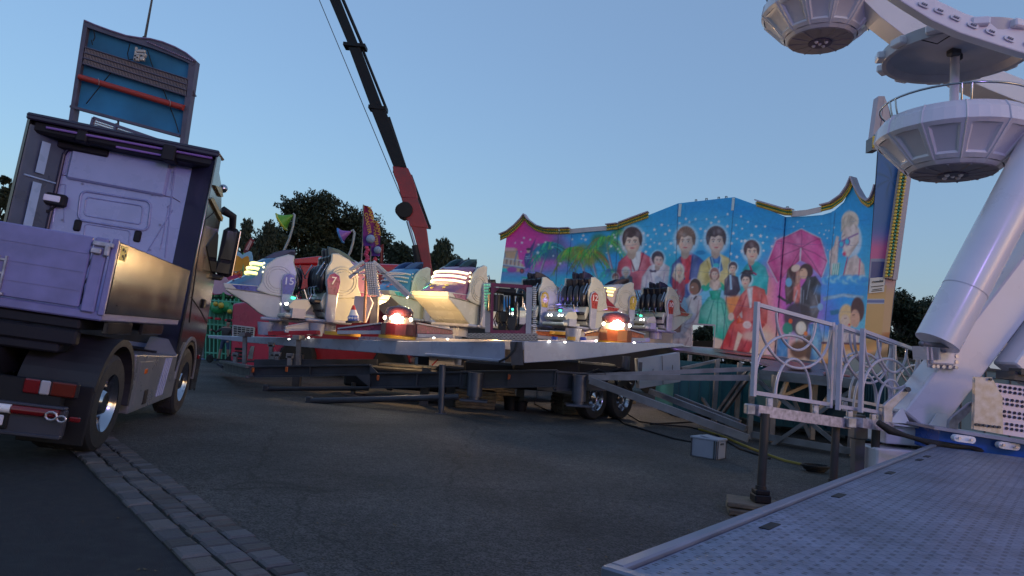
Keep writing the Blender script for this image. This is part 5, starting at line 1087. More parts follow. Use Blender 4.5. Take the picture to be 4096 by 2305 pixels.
    # --- man in red suit seated
    poly([(2925, 1300), (2950, 1272), (3040, 1280), (3065, 1300), (3040, 1325), (3000, 1410), (2948, 1410), (2975, 1340), (2955, 1325), (2935, 1410), (2880, 1405), (2908, 1340)], (190, 55, 55), 3); poly([(2928, 1270), (2945, 1230), (2968, 1180), (2995, 1150), (3025, 1145), (3062, 1160), (3076, 1215), (3070, 1295), (3000, 1300), (2975, 1280), (2972, 1240), (2945, 1280)], (205, 72, 66), 3); folds([[(2990, 1180), (2965, 1250)], [(3050, 1180), (3045, 1260), (3000, 1300)], [(2940, 1300), (2920, 1390)], [(3010, 1320), (2980, 1390)], [(2960, 1290), (3020, 1290)]], (140, 30, 40), 5, .6); ell(2965, 1305, 30, 22, (225, 100, 85), 1.2, .7)
    poly([(2992, 1155), (3014, 1150), (3010, 1230), (3003, 1235)], (240, 235, 235), 2); ell(2928, 1268, 12, 16, SKIN, .3); ell(2992, 1300, 17, 15, (235, 200, 190), .3); folds([[(2982, 1296), (3005, 1298)], [(2984, 1304), (3004, 1306)]], SKD, 2, .6); head(2988, 1122, 25, (40, 32, 40), SKIN, True, False, -.6); poly([(2965, 1095), (2985, 1080), (3015, 1083), (3015, 1100), (2990, 1098)], (40, 32, 40), 2)
    ell(3030, 1345, 60, 20, (225, 185, 160), .8, .8); poly([(2960, 1260), (2978, 1290), (2950, 1295)], (215, 70, 40), 2)
    # --- pink umbrella
    U = [(3075, 1052), (3110, 965), (3205, 918), (3280, 955), (3308, 1045), (3285, 1110), (3240, 1060), (3200, 1040), (3160, 1075), (3115, 1130)]
    poly([(p[0]+(p[0]-3195)*.03, p[1]+(p[1]-1030)*.03) for p in U], (225, 215, 235), 3); poly(U, (205, 50, 120), 2); ell(3130, 1000, 35, 45, (235, 110, 165), 1.2, .6); ell(3250, 1000, 45, 40, (225, 80, 145), 1.2, .6)
    for (x, y) in ((3075, 1052), (3110, 965), (3205, 918), (3280, 955), (3308, 1045), (3160, 1075), (3285, 1110)): line([(3205, 992), ((3205+x)/2+3, (992+y)/2-6), (x, y)], 2.5, (110, 40, 80), .8)
    line([(3203, 992), (3200, 1045)], 6, (190, 180, 195)); line([(3130, 960), (3128, 1060)], 6, (175, 30, 95), .6)
    # --- kissing couple
    poly([(3145, 1220), (3140, 1150), (3150, 1080), (3170, 1060), (3185, 1070), (3185, 1140), (3190, 1200)], (58, 34, 36), 3); ell(3183, 1073, 19, 14, SKIN, .2, 1, -.4); poly([(3185, 1090), (3202, 1075), (3205, 1110), (3192, 1150), (3180, 1140)], SKD, 3)
    poly([(3175, 1150), (3200, 1130), (3205, 1190), (3190, 1230), (3172, 1200)], (215, 100, 95), 3); ell(3225, 1085, 27, 30, (52, 34, 36), .15); ell(3214, 1095, 16, 22, (215, 160, 130), .25); line([(3203, 1082), (3212, 1082)], 2.5, (70, 40, 40))
    poly([(3205, 1150), (3230, 1110), (3262, 1105), (3285, 1140), (3280, 1230), (3262, 1290), (3210, 1290), (3198, 1220)], (42, 42, 52), 3); folds([[(3240, 1120), (3225, 1200)], [(3270, 1140), (3255, 1180)], [(3262, 1180), (3275, 1230)], [(3215, 1160), (3212, 1230)]], (150, 165, 190), 3, .6); folds([[(3190, 1160), (3170, 1240)], [(3205, 1150), (3200, 1250)]], (190, 210, 230), 5, .5)
    # --- motorbike
    ell(3190, 1270, 55, 60, (38, 32, 42), .3, .9); ell(3155, 1130, 13, 18, (90, 150, 195), .3); ell(3150, 1315, 20, 25, (30, 110, 90), .4); line([(3115, 1185), (3135, 1200), (3165, 1215)], 9, (40, 36, 44)); line([(3240, 1230), (3285, 1225)], 8, (90, 110, 140)); ell(3281, 1228, 11, 15, (110, 150, 200), .3)
    ell(3204, 1313, 27, 32, (55, 55, 62), .12); ell(3204, 1313, 21, 27, (225, 205, 180), .15); ell(3204, 1308, 10, 14, (245, 235, 215), .8, .7); ell(3162, 1285, 8, 10, (220, 70, 40), .3); ell(3223, 1335, 8, 9, (220, 90, 40), .3); line([(3160, 1330), (3140, 1420)], 8, (190, 195, 200)); line([(3190, 1345), (3178, 1425)], 8, (190, 195, 200)); line([(3215, 1345), (3230, 1425)], 7, (60, 50, 55)); ell(3240, 1390, 30, 50, (50, 35, 35), .4)
    poly([(3235, 1300), (3275, 1290), (3290, 1360), (3285, 1440), (3240, 1440), (3250, 1370)], (35, 105, 170), 4); poly([(3110, 1350), (3150, 1360), (3150, 1430), (3105, 1425)], (45, 110, 170), 5); ell(3262, 1380, 12, 45, (140, 200, 230), 1.2, .6); ell(3195, 1400, 35, 35, (75, 50, 40), .5)
    # --- woman with sunglasses and striped cup
    poly([(3380, 1100), (3400, 1035), (3430, 1020), (3460, 1060), (3465, 1110), (3400, 1112)], (222, 190, 180), 4); line([(3395, 1030), (3378, 1105)], 4, (190, 60, 90)); line([(3445, 1035), (3440, 1105)], 4, (190, 60, 90))
    ell(3412, 960, 40, 70, (235, 235, 245), .3, .7); ell(3405, 885, 35, 40, (205, 185, 165), .2); poly([(3370, 950), (3380, 900), (3415, 885), (3440, 920), (3440, 970), (3420, 1000), (3400, 1030), (3385, 1025), (3378, 1000)], (228, 196, 184), 3); poly([(3368, 930), (3372, 880), (3400, 858), (3430, 880), (3410, 905), (3385, 910)], (200, 180, 160), 3); folds([[(3385, 865), (3375, 905)], [(3400, 862), (3392, 900)], [(3420, 875), (3405, 900)]], (130, 110, 100), 3, .6)
    line([(3362, 970), (3438, 935)], 5, (105, 60, 130)); ell(3370, 978, 12, 15, (105, 60, 130), .2); ell(3370, 978, 8, 11, (60, 170, 200), .3); ell(3393, 968, 12, 15, (105, 60, 130), .2); ell(3393, 968, 8, 11, (60, 170, 200), .3); ell(3382, 1017, 7, 8, (200, 50, 80), .3); line([(3372, 950), (3385, 940)], 3, (80, 60, 60))
    poly([(3325, 1100), (3320, 1010), (3340, 985), (3350, 945), (3360, 950), (3355, 1040), (3345, 1110)], (222, 190, 180), 3); folds([[(3335, 960), (3330, 1000)], [(3348, 965), (3342, 1005)]], SKD, 2.5, .6)
    poly([(3330, 1055), (3362, 1052), (3355, 1130), (3335, 1130)], (225, 235, 230), 2)
    for k in range(4): line([(3332+k*7, 1130), (3340+k*8, 1056)], 3.5, (50, 160, 140), .8)
    # waves
    for k in range(30): ell(3300+k*5.6, 1120+8*math.sin(k*1.3), 16, 12, [(60, 150, 225), (150, 210, 240), (35, 110, 205)][k % 3], .8, .8)
    ell(3330, 1160, 60, 25, (50, 130, 225), 1., .8); ell(3430, 1160, 60, 25, (40, 120, 215), 1., .8)
    # --- cabriolet with embracing pair
    poly([(3290, 1190), (3380, 1175), (3460, 1185), (3460, 1200), (3380, 1188), (3295, 1205)], (130, 175, 215), 2); poly([(3285, 1400), (3290, 1370), (3460, 1375), (3460, 1475), (3285, 1460)], (232, 140, 70), 4); ell(3370, 1420, 80, 18, (240, 190, 150), 1.2, .8); poly([(3285, 1368), (3460, 1372), (3460, 1380), (3285, 1376)], (60, 40, 60), 2); ell(3345, 1290, 50, 60, (60, 90, 190), 1.2, .7)
    poly([(3325, 1245), (3360, 1238), (3362, 1256), (3328, 1262)], (40, 90, 120), 2); ell(3390, 1268, 30, 50, (225, 175, 120), .25); ell(3385, 1285, 18, 26, SKIN, .3); ell(3435, 1240, 27, 50, (60, 36, 38), .2); ell(3425, 1275, 19, 36, (205, 145, 120), .25); line([(3414, 1262), (3424, 1260)], 3, (60, 35, 35)); line([(3380, 1275), (3392, 1274)], 2.5, (90, 50, 50)); ell(3402, 1300, 5, 4, (195, 60, 70), .3); poly([(3375, 1330), (3420, 1325), (3445, 1345), (3440, 1372), (3370, 1370)], (215, 190, 190), 4); poly([(3320, 1370), (3340, 1320), (3370, 1320), (3370, 1372)], (40, 140, 140), 4); folds([[(3395, 1335), (3385, 1360)], [(3410, 1332), (3405, 1362)]], (150, 110, 110), 3, .6)
    SHADE[0] = False
    # soften as sprayed paint, then seams, rivets and fine grain
    for _ in range(1): CV[1:-1, 1:-1] = CV[1:-1, 1:-1]*.5+.125*(CV[:-2, 1:-1]+CV[2:, 1:-1]+CV[1:-1, :-2]+CV[1:-1, 2:])
    for (a, b) in (((2473, 902), (2447, 1366)), ((2713, 815), (2693, 1380)), ((2941, 790), (2893, 1396)), ((3143, 868), (3100, 1425)), ((3345, 850), (3290, 1452)), ((2236, 924), (2215, 1360))): line([a, b], 2.2, (25, 35, 55), .75)
    rows = [((2000, 1010), (2240, 1000), (2460, 990), (2700, 960), (2930, 950), (3120, 975), (3480, 985)), ((1990, 1090), (2230, 1085), (2450, 1083), (2700, 1083), (2910, 1095), (3110, 1110), (3460, 1100)), ((1985, 1180), (2230, 1185), (2450, 1190), (2700, 1180), (2905, 1215), (3110, 1245), (3460, 1250)), ((2480, 915), (2700, 900), (2930, 865), (3120, 920), (3480, 880))]
    for r in rows: line(list(r), 1.6, (20, 50, 100), .35)
    n = np.kron(rs.rand(CH_//4+1, CW//4+1), np.ones((4, 4)))[:CH_, :CW]; CV[:] = np.clip(CV*(.95+.1*n[..., None]), 0, 1); CV[:] = CV**.66; g_ = CV.mean(2, keepdims=True); CV[:] = np.clip(g_+(CV-g_)*1.18, 0, 1); CV[:] = CV*.6+.4*CV*CV*(3-2*CV)
paint()
MURAL = mat('airbrushed_panel', (1, 1, 1), .38, var=.05, scale=1.2, attr='art', coat=.15)
def sample(px, py):
    x = np.clip((np.array(px)-X0)/2-.5, 0, CW-1.001); y = np.clip((np.array(py)-Y0_)/2-.5, 0, CH_-1.001); i = x.astype(int); j = y.astype(int); fx = (x-i)[..., None]; fy = (y-j)[..., None]
    c = CV[j, i]*(1-fx)*(1-fy)+CV[j, i+1]*fx*(1-fy)+CV[j+1, i]*(1-fx)*fy+CV[j+1, i+1]*fx*fy
    c = np.where(c <= .04045, c/12.92, ((c+.055)/1.055)**2.4)*1.0
    return np.concatenate([c, np.ones(c.shape[:-1]+(1,))], -1)
def wall():
    t = thing('painted_backdrop', 'wide folding backdrop wall painted with portraits, stars, palms and a pink umbrella', 'backdrop', at(2800, 1390, 27.8))
    segs = [(1974, 2236), (2236, 2447), (2447, 2693), (2693, 2893), (2893, 3100), (3100, 3290), (3290, 3470)]
    for (x0, x1) in segs:
        # vertical plane through the two foot points
        def foot(x):
            for k in range(len(XS)-1):
                if x <= XS[k+1]: return YS[k]+(YS[k+1]-YS[k])*(x-XS[k])/(XS[k+1]-XS[k])
            return YS[-1]
        A = at(x0, ip(BOTL, x0), foot(x0)); B = at(x1, ip(BOTL, x1), foot(x1)); d = (B-A); d.z = 0; d.normalize(); nrm = Vector((d.y, -d.x, 0))
        def onp(px, py, A=A.copy(), nrm=nrm.copy()): r_ = ray(px, py); k = (A-CAMP).dot(nrm)/r_.dot(nrm); return CAMP+r_*k
        nc = max(8, int((x1-x0)/2.4)); nr = 190; vs = []; cols = []; pxs = []
        for i in range(nc+1):
            u = i/nc; xb = x0+(x1-x0)*u
            # follow the lean of the panel: column leans with height
            lean = .135-.075*(xb-1974)/(3470-1974)
            yb = ip(BOTL, xb); xt = xb
            for _ in range(4): yt = ip(TOPL, xt); xt = xb+(yb-yt)*lean
            for j in range(nr+1):
                v = j/nr; px = xb+(xt-xb)*v; py = yb+(yt-yb)*v; p = onp(px, py); vs.append(tuple(p)); pxs.append((px, py))
        hole = lambda px, py: 2771 < px < 2856 and 1300 < py < 1388+ (px-2771)*.05
        fs = []
        for i in range(nc):
            for j in range(nr):
                k = i*(nr+1)+j; c = ((pxs[k][0]+pxs[k+nr+2][0])/2, (pxs[k][1]+pxs[k+nr+2][1])/2)
                if hole(*c): continue
                fs.append((k, k+nr+1, k+nr+2, k+1))
        mb = MB(); mb.add(vs, fs); o = mb.build('wall_panel', MURAL, t); P = np.array(pxs); c = sample(P[:, 0], P[:, 1])
        a = o.data.color_attributes.new('art', 'FLOAT_COLOR', 'POINT'); a.data.foreach_set('color', c.astype(np.float32).ravel())
        s = o.modifiers.new('thickness', 'SOLIDIFY'); s.thickness = .06; s.offset = -1 if (Vector(o.data.polygons[0].normal).dot(-nrm)) < 0 else -1
        # back bracing
        bk = MB(); lo = onp(x0, ip(BOTL, x0)); 
        for u in (.03, .97):
            k = int(u*nc)*(nr+1); a_ = Vector(vs[k])-nrm*.2; b_ = Vector(vs[k+nr-6])-nrm*.2
            bk.beam(a_ if a_.y > A.y-1 else a_, b_, .1, .1, (0, 1, 0))
        bk.build('rear_brace', STEEL, t)
        if x0 == 2693: WALLP['c'] = onp
        WALLP[x0] = onp
    return t
WALLP = {}
WT = wall()
def on_wall(px, py, off=-.06):
    segs = [1974, 2236, 2447, 2693, 2893, 3100, 3290]; lean = .135-.075*(px-1974)/(3470-1974); foot = px-(ip(BOTL, px)-py)*lean
    s = [k for k in segs if k <= foot] or [1974]; p = WALLP[s[-1]](px, py); d = (p-CAMP).normalized(); return p+Vector((d.x, d.y, 0))*off
GOLD = mat('gold_lamp_board', (.50, .36, .12), .45, var=.2); GLB = mat('yellow_bulb_cap', (.75, .52, .06), .3, coat=.4); GLG = mat('green_bulb_cap', (.02, .22, .12), .3, coat=.4)
def trim(pts, w_=18, gap=None, nm='lamp_trim'):
    """curved trim board with two or three rows of coloured lamp caps, following the wall's top edge"""
    mb = MB(); q = [on_wall(x, y, -.12) for (x, y) in pts]; lo = [on_wall(x, y+w_, -.12) for (x, y) in pts]
    for i in range(len(pts)-1): mb.slab([q[i], q[i+1], lo[i+1], lo[i]], (0, .14, 0))
    o = mb.build(nm, GOLD, WT); e = MB()
    for i in range(len(pts)-1): e.beam(q[i]+Vector((0, 0, .03)), q[i+1]+Vector((0, 0, .03)), .34, .045)
    e.build('trim_edge', mat('mauve_edge', (.42, .36, .44), .4), o)
    yb, gb = MB(), MB()
    for i in range(len(pts)-1):
        L = math.hypot(pts[i+1][0]-pts[i][0], pts[i+1][1]-pts[i][1]); n = max(1, int(L/6.5))
        for k in range(n):
            f = (k+.5)/n; x = pts[i][0]+(pts[i+1][0]-pts[i][0])*f; y = pts[i][1]+(pts[i+1][1]-pts[i][1])*f
            for r, m in ((.2, yb), (.5, gb), (.8, yb)): m.ball(on_wall(x, y+w_*r, -.16), .035, 6, 4)
    yb.build('yellow_lamps', GLB, o); gb.build('green_lamps', GLG, o)
trim([(2000, 943), (2030, 930), (2060, 906), (2085, 880), (2098, 862), (2112, 882), (2145, 906), (2180, 917), (2235, 919)], 20)
trim([(2238, 919), (2278, 917)], 20); trim([(2426, 904), (2471, 899)], 20); trim([(2474, 897), (2530, 876), (2594, 853)], 20)
def plain(pts, w_, nm='plain_trim'):
    mb = MB(); q = [on_wall(x, y, -.1) for (x, y) in pts]; lo = [on_wall(x, y+w_, -.1) for (x, y) in pts]
    for i in range(len(pts)-1): mb.slab([q[i], q[i+1], lo[i+1], lo[i]], (0, .1, 0))
    mb.build(nm, mat('cream_trim', (.55, .50, .52), .4), WT)
plain([(2278, 918), (2340, 912), (2426, 905)], 18); plain([(3168, 847), (3225, 842), (3288, 828)], 22)
trim([(3027, 808), (3085, 825), (3143, 842), (3168, 843)], 20); trim([(3285, 829), (3330, 818), (3370, 790), (3395, 755), (3412, 716), (3425, 752), (3450, 795), (3475, 812), (3490, 800), (3502, 770), (3508, 748)], 20)
def wallbits():
    mb = MB()
    for (x, y) in ((2716, 818), (2929, 794)): mb.slab([on_wall(x, y, -.1), on_wall(x+11, y-1, -.1), on_wall(x+6, y+50, -.1), on_wall(x-4, y+50, -.1)], (0, .05, 0))
    mb.build('corner_hinge', mat('bright_plate', (.6, .6, .6), .3, .6), WT)
    mb = MB()
    for (x, y) in ((2784, 808), (2826, 803), (2875, 798), (2905, 795), (2484, 893), (3150, 836)): mb.path([on_wall(x-3, y, 0), on_wall(x-3, y-9, 0), on_wall(x+3, y-9, 0), on_wall(x+3, y, 0)], .02, 5)
    mb.build('lifting_eye', DSTEEL, WT)
    mb = MB(); q = [on_wall(2766, 1296, -.05), on_wall(2862, 1302, -.05), on_wall(2856, 1394, -.05), on_wall(2766, 1388, -.05)]
    for i in range(4): mb.beam(q[i], q[(i+1) % 4], .06, .06)
    mb.build('opening_frame', mat('cream_trim', (.55, .5, .52)), WT)
    p = [at(2772, 1362, 31), at(2856, 1366, 31), at(2856, 1400, 31), at(2772, 1400, 31)]; mb = MB(); mb.slab(p, (0, .3, 0)); mb.build('dark_flap', BLACKP, WT)
wallbits()
# ---- tall painted tower at the right end
def tower():
    Y = 21.8; t = thing('painted_tower', 'tall narrow tower with palm and sunset art edged by green and yellow lamps', 'tower', at(3540, 1500, Y))
    def P(x, y, d=0): return at(x, y, Y+d)
    L = [(3518, 480), (3510, 650), (3488, 950), (3466, 1230), (3450, 1420), (3448, 1480)]; Rr = [(3655, 480), (3640, 700), (3600, 1000), (3572, 1200), (3552, 1400), (3543, 1500)]
    def ipy(Lst, y):
        for (a, b) in zip(Lst, Lst[1:]):
            if y <= b[1]: return a[0]+(b[0]-a[0])*(y-a[1])/(b[1]-a[1])
        return Lst[-1][0]
    def art(x, y, u):
        c = np.array((40, 110, 185.)); s = lambda a, b: float(sm(np.array((y-a)/(b-a))))
        c = c*(1-s(880, 960))+np.array((110, 110, 200.))*s(880, 960); c = c*(1-s(930, 1000))+np.array((225, 100, 170.))*s(930, 1000); c = c*(1-s(1020, 1110))+np.array((215, 165, 185.))*s(1020, 1110); c = c*(1-s(1110, 1190))+np.array((225, 180, 140.))*s(1110, 1190)
        if y > 1330: c = c*(.8+.2*math.sin(y*.09+u*3))+np.array((40, -5, -20.))*max(0, math.sin(y*.05+u*4))
        for (cx, cy, r) in ((.45, 720, 95), (.5, 600, 80)):
            dx = (u-cx)*130; dy = y-cy; rr = math.hypot(dx, dy)
            if rr < r:
                a = math.atan2(dy, dx); f = max(0, math.sin(a*7+rr*.03))**3*(1-rr/r); c = c*(1-.75*f)+np.array((25, 85, 110.) if cx < .48 else (60, 140, 150.))*.75*f
        if .0 < u < .62 and 1035 < y < 1140: c = np.array((60, 75, 150.)) if .05 < u < .55 and 1045 < y < 1130 else np.array((150, 160, 200.))
        if .0 < u < .7 and 1140 < y < 1400: c = c*.4+np.array((222, 180, 110.))*.6
        if u < .66 and 1195 < y < 1216: c = np.array((90, 120, 190.)) if 1200 < y < 1211 else np.array((190, 200, 230.))
        return np.clip(c, 0, 255)/255
    nx, ny = 44, 260; vs = []; cols = []
    for j in range(ny+1):
        y = 480+(1500-480)*j/ny; a, b = ipy(L, y), ipy(Rr, y)
        for i in range(nx+1): u = i/nx; vs.append(tuple(P(a+(b-a)*u, y))); c = art(0, y, u); cols.append([*(np.where(c <= .04045, c/12.92, ((c+.055)/1.055)**2.4)*.75), 1])
    fs = [(j*(nx+1)+i, j*(nx+1)+i+1, (j+1)*(nx+1)+i+1, (j+1)*(nx+1)+i) for j in range(ny) for i in range(nx)]
    mb = MB(); mb.add(vs, fs); o = mb.build('art_panel', MURAL, t); a = o.data.color_attributes.new('art', 'FLOAT_COLOR', 'POINT'); a.data.foreach_set('color', np.array(cols, dtype=np.float32).ravel())
    mb = MB(); mb.slab([P(3524, 392, .05), P(3552, 420, .05), P(3566, 470, .05), P(3640, 500, .05), P(3636, 700, .05), P(3600, 1000, .05), P(3540, 1500, .05), P(3450, 1490, .05)], (.25, .5, 0)); mb.build('tower_body', mat('tower_side', (.08, .09, .13), .5), t)
    mb = MB(); a = P(3480, 1485, .3); b = P(3535, 1495, .3)
    for q in (a, b): mb.box((q.x, q.y, q.z/2), (.2, .2, q.z))
    mb.build('tower_leg', STEEL, t)
    # lamp strip on the right side
    mb = MB(); mb.slab([P(3606, 640, -.12), P(3652, 640, -.12), P(3588, 1118, -.12), P(3538, 1112, -.12)], (0, .16, 0)); st = mb.build('lamp_strip', mat('cream_board', (.45, .40, .36), .45), t)
    mb = MB(); mb.slab([P(3634, 600, -.16), P(3660, 600, -.16), P(3590, 1120, -.16), P(3572, 1118, -.16)], (0, .25, 0)); mb.build('strip_edge', mat('mauve_edge', (.42, .36, .44)), st)
    yb, gb = MB(), MB()
    for k in range(34):
        f = k/33; y = 655+f*445; xm = 3620-f*66; gb.ball(P(xm, y, -.17), .05, 8, 5)
        for s in (-9.5, 9.5): yb.ball(P(xm+s, y+3, -.17), .05, 8, 5)
    yb.build('yellow_lamps', GLB, st); gb.build('green_lamps', GLG, st)
    # cap with lamps at the top left
    mb = MB(); mb.slab([P(3514, 385, -.3), P(3538, 385, -.3), P(3516, 540, -.3), P(3492, 548, -.3)], (0, .3, 0)); mb.slab([P(3538, 385, -.3), P(3552, 420, -.2), P(3560, 470, -.2), P(3520, 545, -.3)], (0, .3, 0)); cp = mb.build('tower_cap', mat('mauve_edge', (.42, .36, .44)), t)
    mb = MB(); mb.slab([P(3490, 548, -.3), P(3516, 530, -.3), P(3516, 600, -.3), P(3488, 600, -.3)], (0, .4, 0)); mb.build('cap_foot', STEEL, cp)
    yb, gb = MB(), MB()
    for k in range(5):
        for s in range(3): (gb if s == 1 else yb).ball(P(3495+s*8, 550+k*9-s*6, -.34), .05, 8, 5)
    yb.build('yellow_lamps', GLB, cp); gb.build('green_lamps', GLG, cp)
    # maker's sign
    q = [P(3482, 1113, -.06), P(3540, 1108, -.06), P(3536, 1168, -.06), P(3476, 1174, -.06)]; mb = MB(); mb.slab(q, (0, .03, 0)); sg = mb.build('maker_sign', mat('sign_white', (.62, .6, .6), .4), t)
    mb = MB(); xd = q[1]-q[0]; yd = q[0]-q[3]
    text_mb(mb, 'mondial', P(3511, 1126, -.075), xd, yd, .085, .006)
    text_mb(mb, 'WORLD OF RIDES', P(3509, 1144, -.075), xd, yd, .035, .006) if False else None
    for (y, a, b) in ((1146, 3484, 3534), (1158, 3490, 3528), (1164, 3486, 3530)): mb.beam(P(a, y+2, -.07), P(b, y-3, -.07), .004, .022)
    mb.build('sign_lettering', BLACKP, sg)
tower()
# ================================================================ observation wheel (right foreground)
def perf_mat():
    m = bpy.data.materials.new('perforated_deck_steel'); m.use_nodes = True; n = m.node_tree.nodes; l = m.node_tree.links; b = n['Principled BSDF']
    tc = n.new('ShaderNodeTexCoord'); sp = n.new('ShaderNodeSeparateXYZ'); l.new(tc.outputs['Object'], sp.inputs[0])
    def M(op, a, b_=None, c=None):
        q = n.new('ShaderNodeMath'); q.operation = op
        for i, v in enumerate((a, b_, c)):
            if v is None: continue
            if isinstance(v, (int, float)): q.inputs[i].default_value = v
            else: l.new(v, q.inputs[i])
        return q.outputs[0]
    def grid(ox, oy, px, py, rx, ry):
        u = M('DIVIDE', M('ADD', sp.outputs[0], ox), px); v = M('DIVIDE', M('ADD', sp.outputs[1], oy), py)
        fu = M('MULTIPLY', M('SUBTRACT', M('FRACT', u), .5), px/rx); fv = M('MULTIPLY', M('SUBTRACT', M('FRACT', v), .5), py/ry)
        d = M('SQRT', M('ADD', M('MULTIPLY', fu, fu), M('MULTIPLY', fv, fv))); mr = n.new('ShaderNodeMapRange'); mr.inputs[1].default_value = .75; mr.inputs[2].default_value = 1.2; mr.inputs[3].default_value = 1; mr.inputs[4].default_value = 0
        l.new(d, mr.inputs[0]); return mr.outputs[0]
    holes = M('MAXIMUM', grid(0, 0, .078, .060, .0055, .011), grid(.021, 0, .078, .060, .0055, .011)); bumps = grid(.043, .030, .078, .060, .009, .013)
    nz = n.new('ShaderNodeTexNoise'); nz.inputs['Scale'].default_value = 1.2; nz.inputs['Detail'].default_value = 8; l.new(tc.outputs['Object'], nz.inputs['Vector'])
    r = n.new('ShaderNodeValToRGB'); r.color_ramp.elements[0].color = (.12, .135, .19, 1); r.color_ramp.elements[1].color = (.21, .235, .33, 1); r.color_ramp.elements[0].position = .3; r.color_ramp.elements[1].position = .7; l.new(nz.outputs[0], r.inputs[0])
    mx = n.new('ShaderNodeMix'); mx.data_type = 'RGBA'; nd = n.new('ShaderNodeTexNoise'); nd.inputs['Scale'].default_value = 7; nd.inputs['Detail'].default_value = 8; nd.inputs['Roughness'].default_value = .7; l.new(tc.outputs['Object'], nd.inputs['Vector']); dm = n.new('ShaderNodeMapRange'); dm.inputs[1].default_value = .35; dm.inputs[2].default_value = .62; dm.inputs[3].default_value = .62; dm.inputs[4].default_value = 1.12; l.new(nd.outputs[0], dm.inputs[0]); dx = n.new('ShaderNodeMix'); dx.data_type = 'RGBA'; dx.blend_type = 'MULTIPLY'; dx.inputs[0].default_value = 1; l.new(r.outputs[0], dx.inputs[6]); l.new(dm.outputs[0], dx.inputs[7]); l.new(holes, mx.inputs[0]); l.new(dx.outputs[2], mx.inputs[6]); mx.inputs[7].default_value = (.035, .038, .06, 1); l.new(mx.outputs[2], b.inputs['Base Color'])
    b.inputs['Metallic'].default_value = .45; b.inputs['Roughness'].default_value = .42
    h = M('SUBTRACT', M('MULTIPLY', bumps, .6), holes); bp = n.new('ShaderNodeBump'); bp.inputs['Distance'].default_value = .006; bp.inputs['Strength'].default_value = .9; l.new(h, bp.inputs['Height']); l.new(bp.outputs[0], b.inputs['Normal'])
    return m
ZD = .78
def deck():
    a = G(2436, 2272, ZD); b = G(3722, 1783, ZD); d = (b-a).normalized(); nr = Vector((d.y, -d.x, 0))    # nr points right
    t = thing('entrance_deck', 'perforated grey steel entrance deck in the bottom right corner', 'deck', M=Matrix.Translation(a) @ Matrix((d, -nr, Vector((0, 0, 1)))).transposed().to_4x4())
    # local frame: x along the edge, -y to the right
    L = (b-a).length; Wd = 5.2; P = perf_mat(); B = lambda mb, nm, m, **k: mb.build(nm, m, t, world=False, **k)
    # front edge: from near corner heading right/down in the photo; back edge against the blue box
    far = G(4180, 1905, ZD); fl = MW[t.name].inverted() @ far; n = 5
    for k in range(n):
        x0 = L*k/n; x1 = L*(k+1)/n; mb = MB(); g = .002
        s = lambda x: 0
        mb.add([(x0+g, -.07, 0), (x1-g, -.07, 0), (x1-g, -Wd, 0), (x0+g, -Wd, 0), (x0+g, -.07, -.04), (x1-g, -.07, -.04), (x1-g, -Wd, -.04), (x0+g, -Wd, -.04)], [(0, 1, 2, 3), (4, 7, 6, 5), (0, 4, 5, 1), (1, 5, 6, 2), (2, 6, 7, 3), (3, 7, 4, 0)]); B(mb, 'deck_plate', P)
    mb = MB(); mb.cb((L/2, -.03, -.05), (L, .06, .14), .008); mb.box((L/2, -.2, -.16), (L, .05, .14)); mb.cb((-.03, -Wd/2, -.05), (.06, Wd, .14), .008); B(mb, 'edge_profile', mat('deck_edge_steel', (.17, .19, .25), .4, .5, var=.2))
    mb = MB()
    for x in (.85, 2.0, 3.4, 4.6, 5.0): mb.cb((x*L/6.5+.3, -.16, .0012), (.17, .05, .006), .002)
    B(mb, 'lock_slot', BLACKP)
    mb = MB()
    for x in (.5, L*.5, L-.5):
        for y in (-.4, -Wd+.4): mb.tube((x, y, -.05), (x, y, -ZD), .035, 10)
    B(mb, 'deck_leg', STEEL)
    mb = MB(); mb.box((L/2, -Wd/2, -.12), (L*.96, .08, .12)); mb.box((L/2, -Wd+.3, -.12), (L*.96, .08, .12)); B(mb, 'joist', STEEL)
deck()
